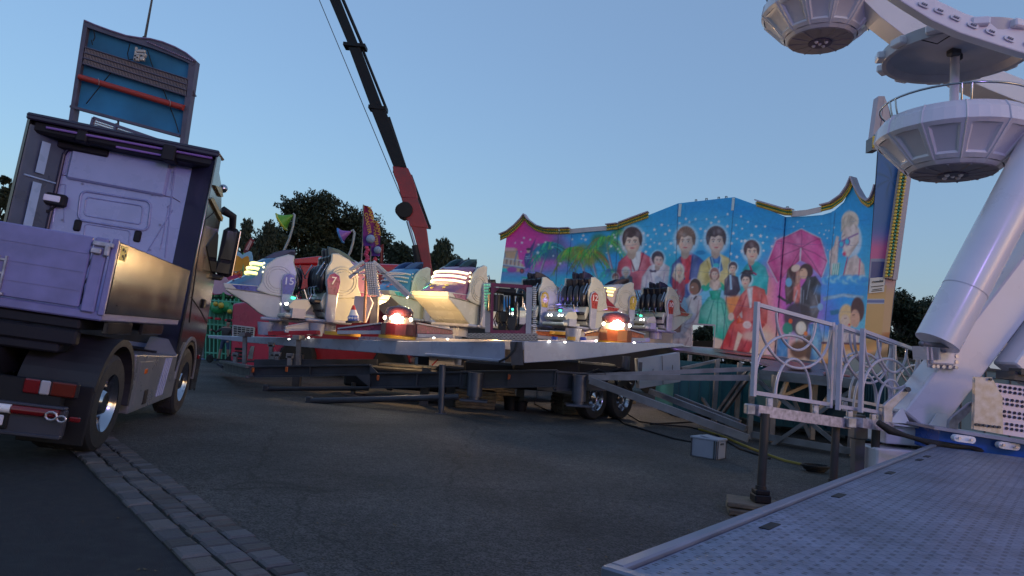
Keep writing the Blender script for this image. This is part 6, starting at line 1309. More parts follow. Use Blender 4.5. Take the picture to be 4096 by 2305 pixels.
def railings():
    ZB = 1.13
    RP = mat('mauve_rail_paint', (.50, .46, .52), .35, coat=.3, var=.1)
    def panel(label, A, B_, top, n_arcs=2, w_=.048, posts=(True, True), cat='railing'):
        """A,B_: world foot points of the panel; top: height of the panel"""
        A = Vector(A); B_ = Vector(B_); u = (B_-A); L = u.length; u.normalize(); z = Vector((0, 0, 1))
        t = thing('railing_panel', label, cat, A, group='white arched railings'); F = lambda s, h: A+u*s+z*h
        mb = MB()
        if posts[0]: mb.beam(F(0, 0), F(0, top), w_, w_, u)
        if posts[1]: mb.beam(F(L, 0), F(L, top), w_, w_, u)
        mb.build('post', RP, t)
        mb = MB(); mb.beam(F(.03, top-.03), F(L-.03, top-.03), w_*.9, w_*.9); mb.build('top_rail', RP, t)
        mb = MB(); mb.beam(F(.03, .04), F(L-.03, .04), w_*.9, w_*.9); mb.build('bottom_rail', RP, t)
        r = .016; M_ = L/2
        def arc(cx, cz, rx, rz, a0, a1, nm='arc_bar'):
            q = MB(); q.path([F(cx+rx*math.cos(math.radians(a0+(a1-a0)*i/22)), cz+rz*math.sin(math.radians(a0+(a1-a0)*i/22))) for i in range(23)], r, 8); q.build(nm, RP, t, smooth=50)
        arc(M_, .06, M_*.46, top*.42, 0, 180)                      # small lower arch
        arc(M_, .22, M_*.96, top*.52, 0, 180)                       # large arch
        arc(M_, top-.06, M_*.52, top*.36, 180, 360)                # upper hanging bow
        arc(M_, top-.1, M_*.95, top*.52, 180, 360)                 # large hanging bow
        q = MB()
        for s in (.2*L, .8*L):
            q = MB(); q.cb(F(s, -.06), (.07, .05, .14), .01); q.tube(F(s, -.08)-Vector((0, .04, 0)), F(s, -.08)+Vector((0, .04, 0)), .018, 8); q.build('foot_bracket', GALV, t)
        return t
    h = lambda px, pyb, Y: at(px, pyb, Y)
    a = at(3012, 1585, 7.4); b = at(3318, 1632, 8.2)
    panel('nearest arched railing panel, left end over the galvanised beam', a, b, 1.02)
    c = at(3352, 1640, 8.0); d = at(3478, 1652, 8.35); panel('narrow railing gate panel right of the nearest arched panel', c, at(3560, 1668, 9.1), 1.0)
    panel('arched railing panel just left of the white tube foot', at(3442, 1650, 8.2), at(3668, 1690, 9.4), 1.0)
    panel('rear arched railing panel overlapping behind the gate panel', at(3330, 1600, 9.6), at(3560, 1640, 10.6), 1.05)
    panel('far arched railing panel seen through the other railings', at(3570, 1640, 10.6), at(3760, 1665, 11.6), 1.05)
    # galvanised floor beams, posts
    t = thing('platform_frame', 'galvanised purple tinged beam frame on brown steel props in front of the railings', 'frame', at(3065, 1650, 7.4))
    VG = mat('galvanised_beam', (.48, .44, .54), .4, .5, var=.4, scale=20)
    mb = MB(); mb.beam(at(3020, 1640, 7.35), at(3390, 1695, 8.1), .1, .115); mb.build('floor_beam', VG, t)
    mb = MB(); mb.beam(at(3435, 1690, 8.0), at(3560, 1710, 8.4), .1, .11); mb.build('floor_beam', VG, t)
    mb = MB(); mb.cb(at(2998, 1637, 7.33), (.09, .11, .11), .01); mb.cb(at(3400, 1690, 8.0), (.1, .12, .12), .01); mb.build('beam_coupler', GALV, t)
    for (x, y, Y, r, yb) in ((3062, 1655, 7.3, .045, None), (3345, 1700, 8.1, .045, None), (3505, 1705, 8.6, .05, None)):
        p = at(x, y, Y); mb = MB(); mb.tube(p, Vector((p.x-.015, p.y, .12)), r, 14); mb.tube(Vector((p.x-.015, p.y, .30)), Vector((p.x-.015, p.y, .24)), r*1.25, 14); mb.tube(Vector((p.x-.015, p.y, .13)), Vector((p.x-.015, p.y, .02)), r*.5, 10); mb.build('prop', mat('rust_brown_steel', (.055, .047, .046), .55, .3, var=.3), t, smooth=40)
    p = at(3435, 1660, 8.7); mb = MB(); mb.beam(p, Vector((p.x, p.y, .02)), .12, .12, (0, 1, 0)); mb.cb(p+Vector((0, 0, -.2)), (.17, .17, .2), .015); mb.cb((p.x, p.y, .012), (.3, .3, .024), .005); mb.build('square_post', mat('square_post_steel', (.16, .15, .16), .45, .4, var=.3), t)
    mb = MB(); a = at(2998, 1650, 8.0); mb.path([at(3052, 1665, 7.5), at(3040, 1660, 7.6), at(3030, 1655, 7.7)], .03, 8); mb.build('bent_hook', STEEL, t)
    # packing under the first prop
    c = G(3045, 1990, .2); c = Vector((at(3062, 1655, 7.3).x-.015, at(3062, 1655, 7.3).y, 0)); W_ = mat('weathered_timber', (.13, .105, .075))
    t2 = thing('timber_packing', 'two stacked wooden boards under the brown prop left of the entrance deck', 'timber', c)
    mb = MB(); mb.cb(c+Vector((-.02, 0, .035)), (.62, .5, .06), .01, Matrix.Rotation(-.25, 3, 'Z')); mb.build('board', W_, t2)
    mb = MB(); mb.cb(c+Vector((-.03, .02, .10)), (.6, .46, .05), .01, Matrix.Rotation(-.3, 3, 'Z')); mb.build('board', W_, t2)
    mb = MB(); mb.cb(c+Vector((.0, .0, .17)), (.17, .17, .08), .01); mb.cb(c+Vector((.0, .0, .235)), (.15, .15, .05), .01); mb.build('block', BLACKP, t2)
railings()
def wheel():
    Y = 8.9
    t = thing('observation_wheel', 'white observation wheel with tube and box legs and a curved slotted rim, right side', 'ferris wheel', at(3640, 1760, Y))
    # box leg
    def boxleg(c0, c1, w_, dep, nm='box_leg'):
        mb = MB(); d = (c1-c0).normalized(); x = d.cross(Vector((0, 1, 0))).normalized(); y = x.cross(d); mb.add([], []); q = []
        R = Matrix((x, d, y)).transposed(); mb.cb((c0+c1)/2, (w_, (c1-c0).length, dep), .02, R); return mb.build(nm, LILAC, t)
    A0, A1 = at(3640, 1690, Y), at(4085, 1110, Y); D = A1-A0; boxleg(A0-D*.0, A0+D*2.2, .50, .45)
    B0 = at(4070, 1500, Y-.3); boxleg(B0, B0+D*1.6, .46, .4)
    # flange foot
    mb = MB(); mb.slab([at(3540, 1690, Y-.35), at(3752, 1718, Y-.35), at(3752, 1724, Y-.35), at(3540, 1697, Y-.35)], (0, .9, 0)); mb.build('flange', LILAC, t)
    mb = MB(); q = [at(3545, 1698, Y-.28), at(3745, 1724, Y-.28), at(3742, 1792, Y-.28), at(3542, 1775, Y-.28)]; mb.slab(q, (0, .75, 0)); mb.build('foot_box', LILAC, t, bevel=.03)
    mb = MB(); mb.slab([at(3556, 1690, Y-.3), at(3610, 1630, Y-.27), at(3640, 1695, Y-.3)], (0, .02, 0)); mb.slab([at(3715, 1708, Y-.3), at(3750, 1655, Y-.27), at(3790, 1657, Y-.27), at(3785, 1712, Y-.3)], (0, .03, 0)); mb.build('gusset', LILAC, t)
    mb = MB(); c = at(3590, 1790, Y+.05); mb.tube(Vector((c.x, c.y, c.z+.05)), Vector((c.x, c.y, c.z-.04)), .16, 20); mb.tube(c, Vector((c.x, c.y, .15)), .1, 16); mb.cb((c.x, c.y, .08), (.6, .6, .16), .02); mb.build('levelling_jack', DSTEEL, t, smooth=40)
    mb = MB(); c2 = at(3560, 1840, Y-.2); mb.cb((c2.x, c2.y, .34), (.6, .5, .62), .02); mb.build('white_packer', LILAC, t)
    # round tube
    a = at(3748, 1372, Y-.45); b = at(4110, 690, Y-.45); d = b-a
    mb = MB(); mb.tube(a, a+d*2.0, .255, 40); tb = mb.build('round_leg', LILAC, t, smooth=40)
    dn = d.normalized(); mb = MB()
    for f in (.30,): mb.tube(a+d*f, a+d*f+dn*.012, .259, 40)
    mb.build('weld_seam', mat('seam_grey', (.5, .47, .53), .4), tb, smooth=40)
    mb = MB(); mb.tube(at(3990, 1010, Y-.2), at(4330, 480, Y-.2), .12, 20); mb.build('thin_strut', LILAC, t, smooth=40)
    mb = MB(); q = [at(3930, 1050, Y-.35), at(4030, 1020, Y-.35), at(3985, 1095, Y-.35), at(3925, 1092, Y-.35)]; mb.slab(q, (0, .3, 0)); mb.slab([at(3945, 1045, Y-.4), at(4040, 1022, Y-.4), at(4040, 1030, Y-.4), at(3945, 1055, Y-.4)], (0, .4, 0)); mb.build('strut_bracket', LILAC, t)
    # connection plate with bolts
    pl = [at(3708, 1395, Y-.28), at(3832, 1402, Y-.28), at(3826, 1478, Y-.28), at(3714, 1470, Y-.28)]; mb = MB(); mb.slab(pl, (0, .03, 0)); mb.cb(at(3768, 1432, Y-.30), (.30, .08, .17), .02); cp = mb.build('joint_plate', LILAC, t)
    mb = MB()
    for (x, y) in ((3728, 1466), (3745, 1466), (3768, 1468), (3793, 1469), (3818, 1471), (3820, 1448), (3821, 1425), (3823, 1403), (3797, 1402), (3772, 1401)): p = at(x, y, Y-.3); mb.tube(p, p-Vector((0, .04, 0)), .024, 6)
    mb.build('bolt', mat('bolt_zinc', (.5, .48, .55), .3, .7), cp)
    mb = MB()
    for x in (3705, 3722, 3752): mb.slab([at(x, 1385, Y-.5), at(x+8, 1385, Y-.5), at(x+12, 1440, Y-.4), at(x+4, 1440, Y-.4)], (0, .3, 0))
    mb.build('lug', LILAC, cp)
    mb = MB(); mb.tube(at(3690, 1375, Y-.5), at(3800, 1385, Y-.5), .03, 10); mb.ball(at(3688, 1375, Y-.5), .04); mb.build('pin', STEEL, cp)
    # galvanised angle brackets
    for (o, nm) in (((0, 0), 'angle_bracket'), ((262, 60), 'angle_bracket')):
        pts = [(3536, 1692), (3534, 1625), (3545, 1612), (3618, 1552), (3632, 1548), (3642, 1560), (3636, 1572), (3572, 1636), (3570, 1690)]; mb = MB(); mb.slab([at(x+o[0], y+o[1], Y-.5) for (x, y) in pts], (0, .05, 0)); br = mb.build(nm, GALV, t, bevel=.006)
        mb = MB(); p = at(3629+o[0], 1558+o[1], Y-.52); mb.tube(p, p-Vector((0, .03, 0)), .03, 12); mb.build('bolt', DSTEEL, br)
    # wheel rim: slotted front beam and the ring behind
    pts = [(3540, -90), (3640, -22), (3742, 42), (3850, 92), (3970, 130), (4096, 166), (4260, 205), (4450, 235)]; wd = [88, 86, 84, 82, 84, 91, 96, 100]; Yr = 8.3; mb = MB(); n = len(pts); vs = []
    for i, (x, y) in enumerate(pts):
        hw = wd[i]*.5
        for (s, dy) in ((-1, 0), (1, 0), (1, .14), (-1, .14)): p = at(x+s*-.30*hw, y+s*hw*.95, Yr); vs.append(p+Vector((0, dy, 0)))
    mb.add(vs, [(4*i+k, 4*i+(k+1) % 4, 4*i+4+(k+1) % 4, 4*i+4+k) for i in range(n-1) for k in range(4)]+[(3, 2, 1, 0), tuple(4*n-4+k for k in range(4))]); rim = mb.build('front_rim', LILAC, t, bevel=.015)
    for (x, y) in ((3622, -22), (3695, 20), (3758, 44), (3822, 72), (3891, 102), (3964, 128), (4038, 156), (4118, 180)):
        c = at(x, y, Yr-.012); e = (at(x+40, y+17, Yr)-at(x-40, y-17, Yr)).normalized(); q = e.cross(Vector((0, 1, 0))).normalized(); mb = MB()
        P = []
        for s, a0 in ((1, -90), (-1, 90)):
            for k in range(7): a = math.radians(a0+30*k); P.append(c+e*(s*.042+.03*math.cos(a))+q*(.03*math.sin(a)))
        mb.slab([p-Vector((0, .012, 0)) for p in P], (0, .02, 0)); sl = mb.build('rim_fitting', mat('fitting_white', (.7, .68, .74), .3), rim)
        mb = MB()
        for k in (-1, 0, 1): mb.slab([c+e*(k*.026-.009)-Vector((0, .028, 0))+q*.01, c+e*(k*.026+.009)-Vector((0, .028, 0))+q*.01, c+e*(k*.026+.009)-Vector((0, .028, 0))-q*.01, c+e*(k*.026-.009)-Vector((0, .028, 0))-q*.01], (0, .012, 0))
        mb.build('slot', mat('slot_grey', (.2, .2, .26), .5), sl)
    pts = [(3400, -110), (3470, -45), (3545, 28), (3645, 105), (3760, 195), (3880, 275), (3975, 318), (4085, 362), (4230, 410)]; Yb = 11.2; vs = []; mb = MB(); n = len(pts)
    for i, (x, y) in enumerate(pts):
        for (s, dy) in ((-1, 0), (1, 0), (1, .42), (-1, .42)): p = at(x-s*22, y+s*40, Yb); vs.append(p+Vector((0, dy, 0)))
    mb.add(vs, [(4*i+k, 4*i+(k+1) % 4, 4*i+4+(k+1) % 4, 4*i+4+k) for i in range(n-1) for k in range(4)]+[(3, 2, 1, 0), tuple(4*n-4+k for k in range(4))]); mb.build('rear_rim', LILAC, t, bevel=.01)
    # base: blue box with plates
    mb = MB(); q = [at(3758, 1722, Y-.75), at(4220, 1800, Y-1.2), at(4220, 1925, Y-1.2), at(3752, 1800, Y-.75)]; mb.slab(q, (0, .9, 0)); bb = mb.build('blue_base_box', mat('bright_blue_paint', (.015, .10, .48), .3, coat=.4, var=.12), t)
    mb = MB(); q = [at(3738, 1706, Y-.85), at(4220, 1783, Y-1.3), at(4220, 1797, Y-1.3), at(3738, 1718, Y-.85)]; mb.slab(q, (0, 1.0, 0)); mb.build('top_flange', mat('mauve_galv', (.4, .35, .42), .4, .4, var=.3), bb)
    mb = MB()
    for (x, y) in ((3860, 1757), (4038, 1785)):
        P = []
        for s, a0 in ((1, -90), (-1, 90)):
            for k in range(7): a = math.radians(a0+30*k); P.append(at(x+s*30+14*math.cos(a), y-14*math.sin(a)+s*4, Y-1.12))
        mb.slab(P, (0, .06, 0))
    mp = mb.build('oval_plate', mat('fitting_white', (.7, .68, .74)), bb); mb = MB()
    for (x, y) in ((3836, 1753), (3884, 1760), (4012, 1781), (4063, 1789)): p = at(x, y, Y-1.14); mb.tube(p, p-Vector((0, .02, 0)), .016, 8)
    mb.build('bolt', mat('bolt_zinc', (.5, .48, .55)), mp)
    mb = MB(); q = [at(3902, 1508, Y-1.0), at(3968, 1511, Y-1.0), at(4010, 1590, Y-1.0), at(4012, 1738, Y-1.0), at(3896, 1718, Y-1.0)]; mb.slab(q, (0, .05, 0)); gp = mb.build('cover_plate', GALV, t)
    mb = MB()
    for x, y in ((3904, 1698), (3918, 1700), (3935, 1702), (3958, 1705), (3976, 1707), (3995, 1709), (3960, 1518)): p = at(x, y, Y-1.01); mb.tube(p, p-Vector((0, .02, 0)), .016, 8)
    mb.build('bolt', DSTEEL, gp)
    mb = MB(); q = [at(3980, 1532, Y-.95), at(4220, 1560, Y-.95), at(4220, 1770, Y-.95), at(4012, 1738, Y-.95)]; mb.slab(q, (0, .05, 0)); pp = mb.build('perforated_plate', mat('pale_violet_plate', (.62, .55, .68), .4, .2), t)
    mb = MB()
    for r in range(8):
        for c in range(9):
            x, y = 4000+c*20+(r//2)*9, 1546+(r//2)*50+(r % 2)*18+c*3
            p = at(x, y, Y-.955); 
            if x < 4200: mb.tube(p, p-Vector((0, .006, 0)), .018, 10)
    mb.build('hole', mat('hole_dark', (.03, .025, .05), .8), pp)
    mb = MB(); mb.beam(at(4020, 1500, Y-.9), at(4240, 1530, Y-.9), .3, .1); mb.beam(at(4060, 1485, Y-1.0), at(4240, 1500, Y-1.0), .2, .07); mb.build('dark_channel', DSTEEL, t)
    mb = MB(); mb.beam(at(3960, 1378, 10.5), at(4140, 1395, 10.5), .12, .08); mb.beam(at(3960, 1390, 11), at(4110, 1420, 11), .08, .05); mb.build('tie_bar', GALV, t)
    return t
wheel()
def gondola(label, px, py, Y, canopy=True, D=1.0, rot=0.):
    """px,py: centre of the rim circle"""
    c = at(px, py, Y); t = thing('wheel_gondola', label, 'gondola', M=Matrix.Translation(c) @ Matrix.Rotation(rot, 4, 'Z') @ Matrix.Scale(D, 4), group='round open gondolas of the wheel')
    B = lambda mb, nm, m, par=t, **k: mb.build(nm, m, par, world=False, **k)
    prof = [(.93, .0), (1.0, -.10), (1.03, -.28), (.98, -.33), (.68, -.66), (.62, -.71)]
    N = 12; mb = MB(); inset = .07; ARC = 4
    def pt(r, a, z): return Vector((r*math.cos(a), r*math.sin(a), z))
    for k in range(N):
        a0 = 2*math.pi*k/N; a1 = 2*math.pi*(k+1)/N; da = a1-a0; r0_, r1_ = a0+da*.12, a1-da*.12
        for (i, j) in zip(range(len(prof)-1), range(1, len(prof))):
            (ra, za), (rb, zb) = prof[i], prof[j]
            if i == 3:    # windowed band: rib, recess, rib
                for (s0, s1) in ((a0, r0_), (r1_, a1)): mb.add([pt(ra, s0, za), pt(ra, s1, za), pt(rb, s1, zb), pt(rb, s0, zb)], [(0, 1, 2, 3)])
                ra2, rb2 = ra-inset*1.1, rb-inset*.1; q = [pt(ra, r0_, za), pt(ra, r1_, za), pt(rb, r1_, zb), pt(rb, r0_, zb), pt(ra2, r0_+.03, za-.03), pt(ra2, r1_-.03, za-.03), pt(rb2, r1_-.03, zb+.04), pt(rb2, r0_+.03, zb+.04)]
                mb.add(q, [(4, 5, 6, 7), (0, 1, 5, 4), (1, 2, 6, 5), (2, 3, 7, 6), (3, 0, 4, 7)])
            else:
                for h_ in range(ARC):
                    b0, b1 = a0+da*h_/ARC, a0+da*(h_+1)/ARC; mb.add([pt(ra, b0, za), pt(ra, b1, za), pt(rb, b1, zb), pt(rb, b0, zb)], [(0, 1, 2, 3)])
    # underside, inner skin and floor
    for k in range(N):
        a0 = 2*math.pi*k/N; a1 = a0+2*math.pi/N; mb.add([pt(.62, a0, -.71), pt(.62, a1, -.71), pt(.54, a1, -.77), pt(.54, a0, -.77)], [(0, 1, 2, 3)])
        mb.add([pt(.93, a0, 0), pt(.93, a1, 0), pt(.86, a1, -.02), pt(.86, a0, -.02), pt(.5, a1, -.62), pt(.5, a0, -.62)], [(0, 1, 2, 3), (3, 2, 4, 5)])
    mb.add([pt(.5, 2*math.pi*k/N, -.62) for k in range(N)], [tuple(range(N))])
    sh = B(mb, 'bowl', LILAC, smooth=26)
    mb = MB(); mb.lathe([(.56, -.768), (.54, -.78), (.2, -.80)], 24, (0, 0, 0))
    for k in range(N): a = 2*math.pi*(k+.5)/N; mb.beam(pt(.18, a, -.80), pt(.54, a, -.785), .02, .012)
    us = B(mb, 'underside', mat('gondola_underside', (.28, .25, .29), .5, var=.15)); mb = MB(); mb.tube((0, 0, -.79), (0, 0, -.82), .2, 24); hb = B(mb, 'hub_plate', mat('hub_violet', (.09, .07, .12), .4), us)
    mb = MB()
    for k in range(4): a = k*1.57+.3; mb.ball((.12*math.cos(a), .12*math.sin(a), -.82), .035, 8, 6)
    mb.ball((0, 0, -.82), .03); B(mb, 'hub_bolt', LILAC, hb)
    # edge ribs
    mb = MB()
    for k in range(N):
        a = 2*math.pi*k/N; mb.path([pt(r+.004, a, z) for r, z in prof[:]], .012, 5)
    B(mb, 'seam_rib', LILAC, sh, smooth=40)
    # chrome hand rail
    mb = MB(); R_ = .97; mb.path([pt(R_, 2*math.pi*k/40, .22) for k in range(40)], .016, 7, True)
    for k in range(N//2):
        for d in (-.06, .06): a = 2*math.pi*k/(N/2)+d; mb.path([pt(R_, a, .22), pt(R_*.985, a, .1), pt(.93, a, .0)], .013, 6)
    B(mb, 'hand_rail', CHROME, smooth=60)
    # door with ladder-like guard on the right side
    mb = MB(); a = -.25; P = [pt(1.02, a-.14, .0), pt(1.1, a-.14, .38), pt(1.1, a-.08, .44), pt(1.1, a+.08, .44), pt(1.1, a+.14, .38), pt(1.02, a+.14, .0), pt(.95, a+.14, -.38), pt(.92, a, -.44), pt(.95, a-.14, -.38)]; mb.path(P, .018, 7, True); mb.path([pt(1.03, a-.14, .02), pt(1.03, a+.14, .02)], .014, 6); mb.path([pt(.97, a-.14, -.28), pt(.97, a+.14, -.28)], .014, 6); B(mb, 'door_guard', CHROME, smooth=60)
    mb = MB(); mb.cb(pt(.9, a, .12), (.06, .3, .07), .01); B(mb, 'door_latch', BLACKP)
    if canopy:
        zc = 1.06; mb = MB(); mb.tube((0, 0, -.6), (0, 0, zc), .062, 20); B(mb, 'pole', LILAC, smooth=40)
        mb = MB(); mb.lathe([(.06, zc), (.55, zc+.05), (.84, zc+.0), (.9, zc-.1), (.96, zc-.1), (.98, zc+.06), (.7, zc+.16), (.1, zc+.24)], 48, (0, 0, 0), None, False); cn = B(mb, 'canopy', mat('canopy_grey_white', (.50, .46, .50), .4, coat=.2), smooth=40)
        for k in range(12):
            a = 2*math.pi*k/12+.13; mb = MB(); q = pt(1.0, a, zc-.02); R = Matrix.Rotation(a, 3, 'Z'); mb.cb(q, (.12, .22, .12), .02, R); B(mb, 'canopy_lamp_box', LILAC, cn)
        mb = MB(); mb.cb((-.06, -.05, zc-.03), (.16, .14, .1), .02); mb.cb((.08, .02, zc-.05), (.08, .1, .1), .02); B(mb, 'pivot_block', DSTEEL, cn)
        mb = MB(); mb.path([pt(.95, 3.6+.0, zc-.1), pt(.9, 3.8, zc-.2), pt(.93, 4.0, zc-.12)], .008, 5); B(mb, 'cable_loop', BLACKP, cn)
    return t
gondola('lower white gondola with a chrome hand rail under its grey canopy', 3815, 488, 9.2, True, .94, .1)
gondola('upper gondola cut off by the top edge of the picture', 3286, 4, 12.0, True, 1.0, .35)
def cable():
    P = [(3512, 1690), (3560, 1722), (3620, 1742), (3680, 1760), (3740, 1778), (3820, 1786), (3880, 1790), (3960, 1812), (4040, 1835), (4140, 1850)]
    mb = MB(); pts = [at(x, y, 8.0-.0*i) for i, (x, y) in enumerate(P)]
    mb.path([pts[0].lerp(pts[0], 0)]+pts[1:], [.035+.014*math.sin(i*1.9) for i in range(len(P))], 8)
    tag(mb.build('cable_bundle', mat('black_cloth_wrap', (.018, .017, .02), .8, var=.3, bump=.3), smooth=60), 'black wrapped cable bundle drooping over the deck edge and blue box', 'cable')
cable()
lamp('wheel_led_flood', 'AREA', (6.5, -1.0, 6.5), 90, (.50, .32, 1.), 1.2, (-1.5, 8.0, 1.5))
lamp('violet_truck_spot', 'SPOT', (3.0, -1.5, 5.2), 700, (.34, .24, 1.), .5, (-5.9, 9.8, 3.4), 34)  # unseen spot added to tint the truck violet, beside the wheel's LED flood
# ================================================================ deck and scaffold under the backdrop
def scaffold():
    t = thing('ride_floor', 'red and grey tread plate floor on a steel lattice in front of the painted wall', 'platform', at(3100, 1500, 15))
    pts = [at(2640, 1378, 28.5), at(2900, 1398, 26.5), at(3310, 1454, 23.5), at(3452, 1476, 22), at(3470, 1500, 18), at(3440, 1522, 13.2), at(3040, 1482, 14.6), at(3080, 1462, 17.5), at(3014, 1441, 19.5), at(2715, 1402, 24)]
    mb = MB(); mb.slab(pts, (0, 0, -.06)); fl = mb.build('floor_plate', mat('tread_floor', (.17, .15, .18), .35, .6, var=.4, scale=4, bump=.5, bscale=40), t)
    RD = mat('red_floor_paint', (.34, .035, .03), .4, coat=.2, var=.45, scale=5)
    mb = MB(); up = Vector((0, 0, .006))
    for P in ([(3160, 1452, 17), (3245, 1462, 17), (3245, 1482, 15.2), (3150, 1475, 15.2)], [(2860, 1408, 24), (3120, 1436, 20.5), (3110, 1444, 19.5), (2900, 1414, 22.5)], [(3300, 1495, 15.0), (3400, 1508, 15), (3400, 1515, 14), (3290, 1500, 14)]): mb.slab([Vector(at(*p))+up*6 for p in P], up)
    mb.build('red_panel', RD, fl)
    FE = mat('frame_steel', (.20, .19, .20), .45, .5, var=.35)
    def bar(a, b, w_=.08, nm='lattice_bar'): mb = MB(); mb.beam(at(*a), at(*b), w_, w_); mb.build(nm, FE, t)
    for k, dz in enumerate((0, 12, 22)): bar((3038, 1488+dz, 14.5), (3440, 1528+dz, 13.1), .07 if k else .09)
    for (x, yt, yb, Y) in ((3012, 1500, 1760, 14.3), (3100, 1500, 1755, 14.0), (3418, 1545, 1832, 12.7), (2870, 1440, 1690, 17.6), (3260, 1525, 1760, 15.2), (2760, 1420, 1650, 20), (2960, 1450, 1690, 17)):
        a = at(x, yt, Y); mb = MB(); mb.beam(a, Vector((a.x-.03, a.y, .02)), .1, .1, (0, 1, 0)); mb.build('lattice_post', FE, t)
    g0 = G(3010, 1762); g1 = G(3420, 1834); mb = MB(); mb.beam(g0+Vector((0, 0, .12)), g1+Vector((0, 0, .12)), .09, .12); mb.build('ground_sill', FE, t)
    mb = MB(); a = G(3100, 1715); b = G(3240, 1740); mb.beam(a+Vector((0, 0, .1)), b+Vector((0, 0, .1)), .09, .1); mb.build('ground_sill', FE, t)
    for (a, b) in (((3035, 1525, 14.4), (3405, 1822, 12.9)), ((3410, 1560, 12.9), (3060, 1800, 13.9)), ((2865, 1690, 17.5), (3010, 1490, 16)), ((2990, 1480, 16.5), (2870, 1650, 17.4)), ((3140, 1520, 15), (3240, 1745, 14.7)), ((3090, 1600, 14.6), (3250, 1530, 15)), ((2760, 1520, 19), (2860, 1670, 18)), ((2725, 1475, 17), (2880, 1440, 18)), ((3150, 1520, 14.3), (3095, 1660, 14.2)), ((3240, 1700, 14), (3330, 1560, 14))): bar(a, b, .07)
    # long horizontal and diagonal braces from the jack to the frame
    for (a, b, w_) in (((2355, 1510, 15.2), (3010, 1512, 14.5), .1), ((2380, 1502, 15.8), (3010, 1476, 15.4), .08), ((2362, 1522, 15.1), (2995, 1755, 13.5), .12), ((2600, 1565, 16), (2985, 1715, 14.2), .1), ((2700, 1585, 16.5), (2960, 1690, 15), .08), ((2150, 1550, 16.5), (2310, 1572, 16.2), .08)):
        mb = MB(); mb.beam(at(*a), at(*b), w_, w_*1.2); mb.build('long_brace', mat('brace_grey', (.24, .23, .25), .4, .5, var=.3), t)
    # tarpaulin-teal container sides behind the lattice
    tc = mat('teal_container_paint', (.012, .10, .13), .5, var=.4, scale=1.2)
    for (x0, x1, yt, yb, Y, lb) in ((2700, 3080, 1440, 1690, 18.6, 'dark teal container side behind the lattice, left half'), (3085, 3450, 1500, 1745, 16.4, 'dark teal container side behind the lattice, right half'), (3450, 3545, 1490, 1800, 14.6, 'blue grey trailer end between lattice and white wheel foot')):
        a, b = at(x0, yt, Y), at(x1, yt+ (x1-x0)*.08, Y-.4); mb = MB(); mb.slab([a, b, Vector((b.x, b.y, .15)), Vector((a.x, a.y, .15))], (0, 2.2, 0)); c = thing('container', lb, 'container', Vector((a.x, a.y, 0)))
        mb.build('body', tc if x0 < 3440 else mat('blue_grey_trailer', (.05, .11, .16), .5), c); mb = MB()
        for k in range(9): p = a.lerp(b, (k+.5)/9); mb.box((p.x, p.y-.01, (p.z+.15)/2), (.03, .03, p.z-.25))
        mb.build('side_rib', mat('teal_rib', (.02, .09, .12), .5), c)
scaffold()
def lockers():
    a, b = at(3560, 1430, 14.5), at(4140, 1500, 14.0); t = thing('service_trailer', 'grey green service trailer with lockers behind the wheel legs', 'trailer', Vector((a.x, a.y, 0)))
    mb = MB(); mb.slab([a, b, Vector((b.x, b.y, .3)), Vector((a.x, a.y, .3))], (0, 2, 0)); mb.build('body', mat('grey_green_paint', (.13, .20, .23), .45, var=.15), t)
    mb = MB(); mb.beam(a, b, .1, .05); mb.beam(a-Vector((0, 0, .35)), b-Vector((0, 0, .35)), .03, .02)
    for k in range(7): p = a.lerp(b, k/6); mb.box((p.x, p.y-.01, p.z/2+.15), (.02, .03, p.z-.4))
    mb.build('locker_seam', DSTEEL, t); mb = MB()
    for k in range(6):
        p = a.lerp(b, (k+.45)/6); mb.cb((p.x, p.y-.03, p.z-.16), (.12, .04, .035), .01); mb.tube((p.x+.1, p.y-.03, p.z-.6), (p.x+.1, p.y, p.z-.6), .03, 10)
    mb.build('locker_handle', mat('pale_handle', (.35, .4, .42), .4, .4), t)
    mb = MB()
    for x in (.3, 5): mb.box((a.x+x*.5, a.y+1, .15), (.3, 1.6, .3))
    mb.build('support', DSTEEL, t)
lockers()
# plastic euro box on the ground
def crate():
    a, b, c = G(2757, 1823), G(2868, 1842), G(2896, 1834); u = (b-a); L = u.length; u.normalize(); n = Vector((-u.y, u.x, 0)); H = .30; W_ = .38
    M_ = Matrix.Translation(a) @ Matrix((u, n, Vector((0, 0, 1)))).transposed().to_4x4(); t = thing('plastic_crate', 'grey plastic storage box with slanted lid standing alone on the tarmac', 'box', M=M_)
    GB = mat('grey_crate_plastic', (.25, .27, .32), .45, var=.1); mb = MB(); mb.cb((L/2, W_/2, H/2), (L*.96, W_*.96, H), .015)
    mb.build('tub', GB, t, world=False); mb = MB(); mb.cb((L/2, W_/2, H+.005), (L*1.01, W_*1.01, .035), .008)
    mb.build('rim', GB, t, world=False); mb = MB()
    for x in (.03, L*.96, L*.88): mb.box((x, -.002, H/2), (.015, .015, H*.95))
    for y in (.03, W_-.03): mb.box((L*.985, y, H/2), (.015, .015, H*.95))
    mb.build('corner_rib', DSTEEL, t, world=False)
    mb = MB(); mb.cb((L*.55, W_*.5, H+.03), (L*.5, W_*.7, .012), .003, Matrix.Rotation(.12, 3, 'Y')); mb.build('loose_lid', GB, t, world=False)
    mb = MB(); mb.cb((L*.985, W_*.5, H*.8), (.02, .12, .03), .005); mb.build('handle', DSTEEL, t, world=False)
crate()
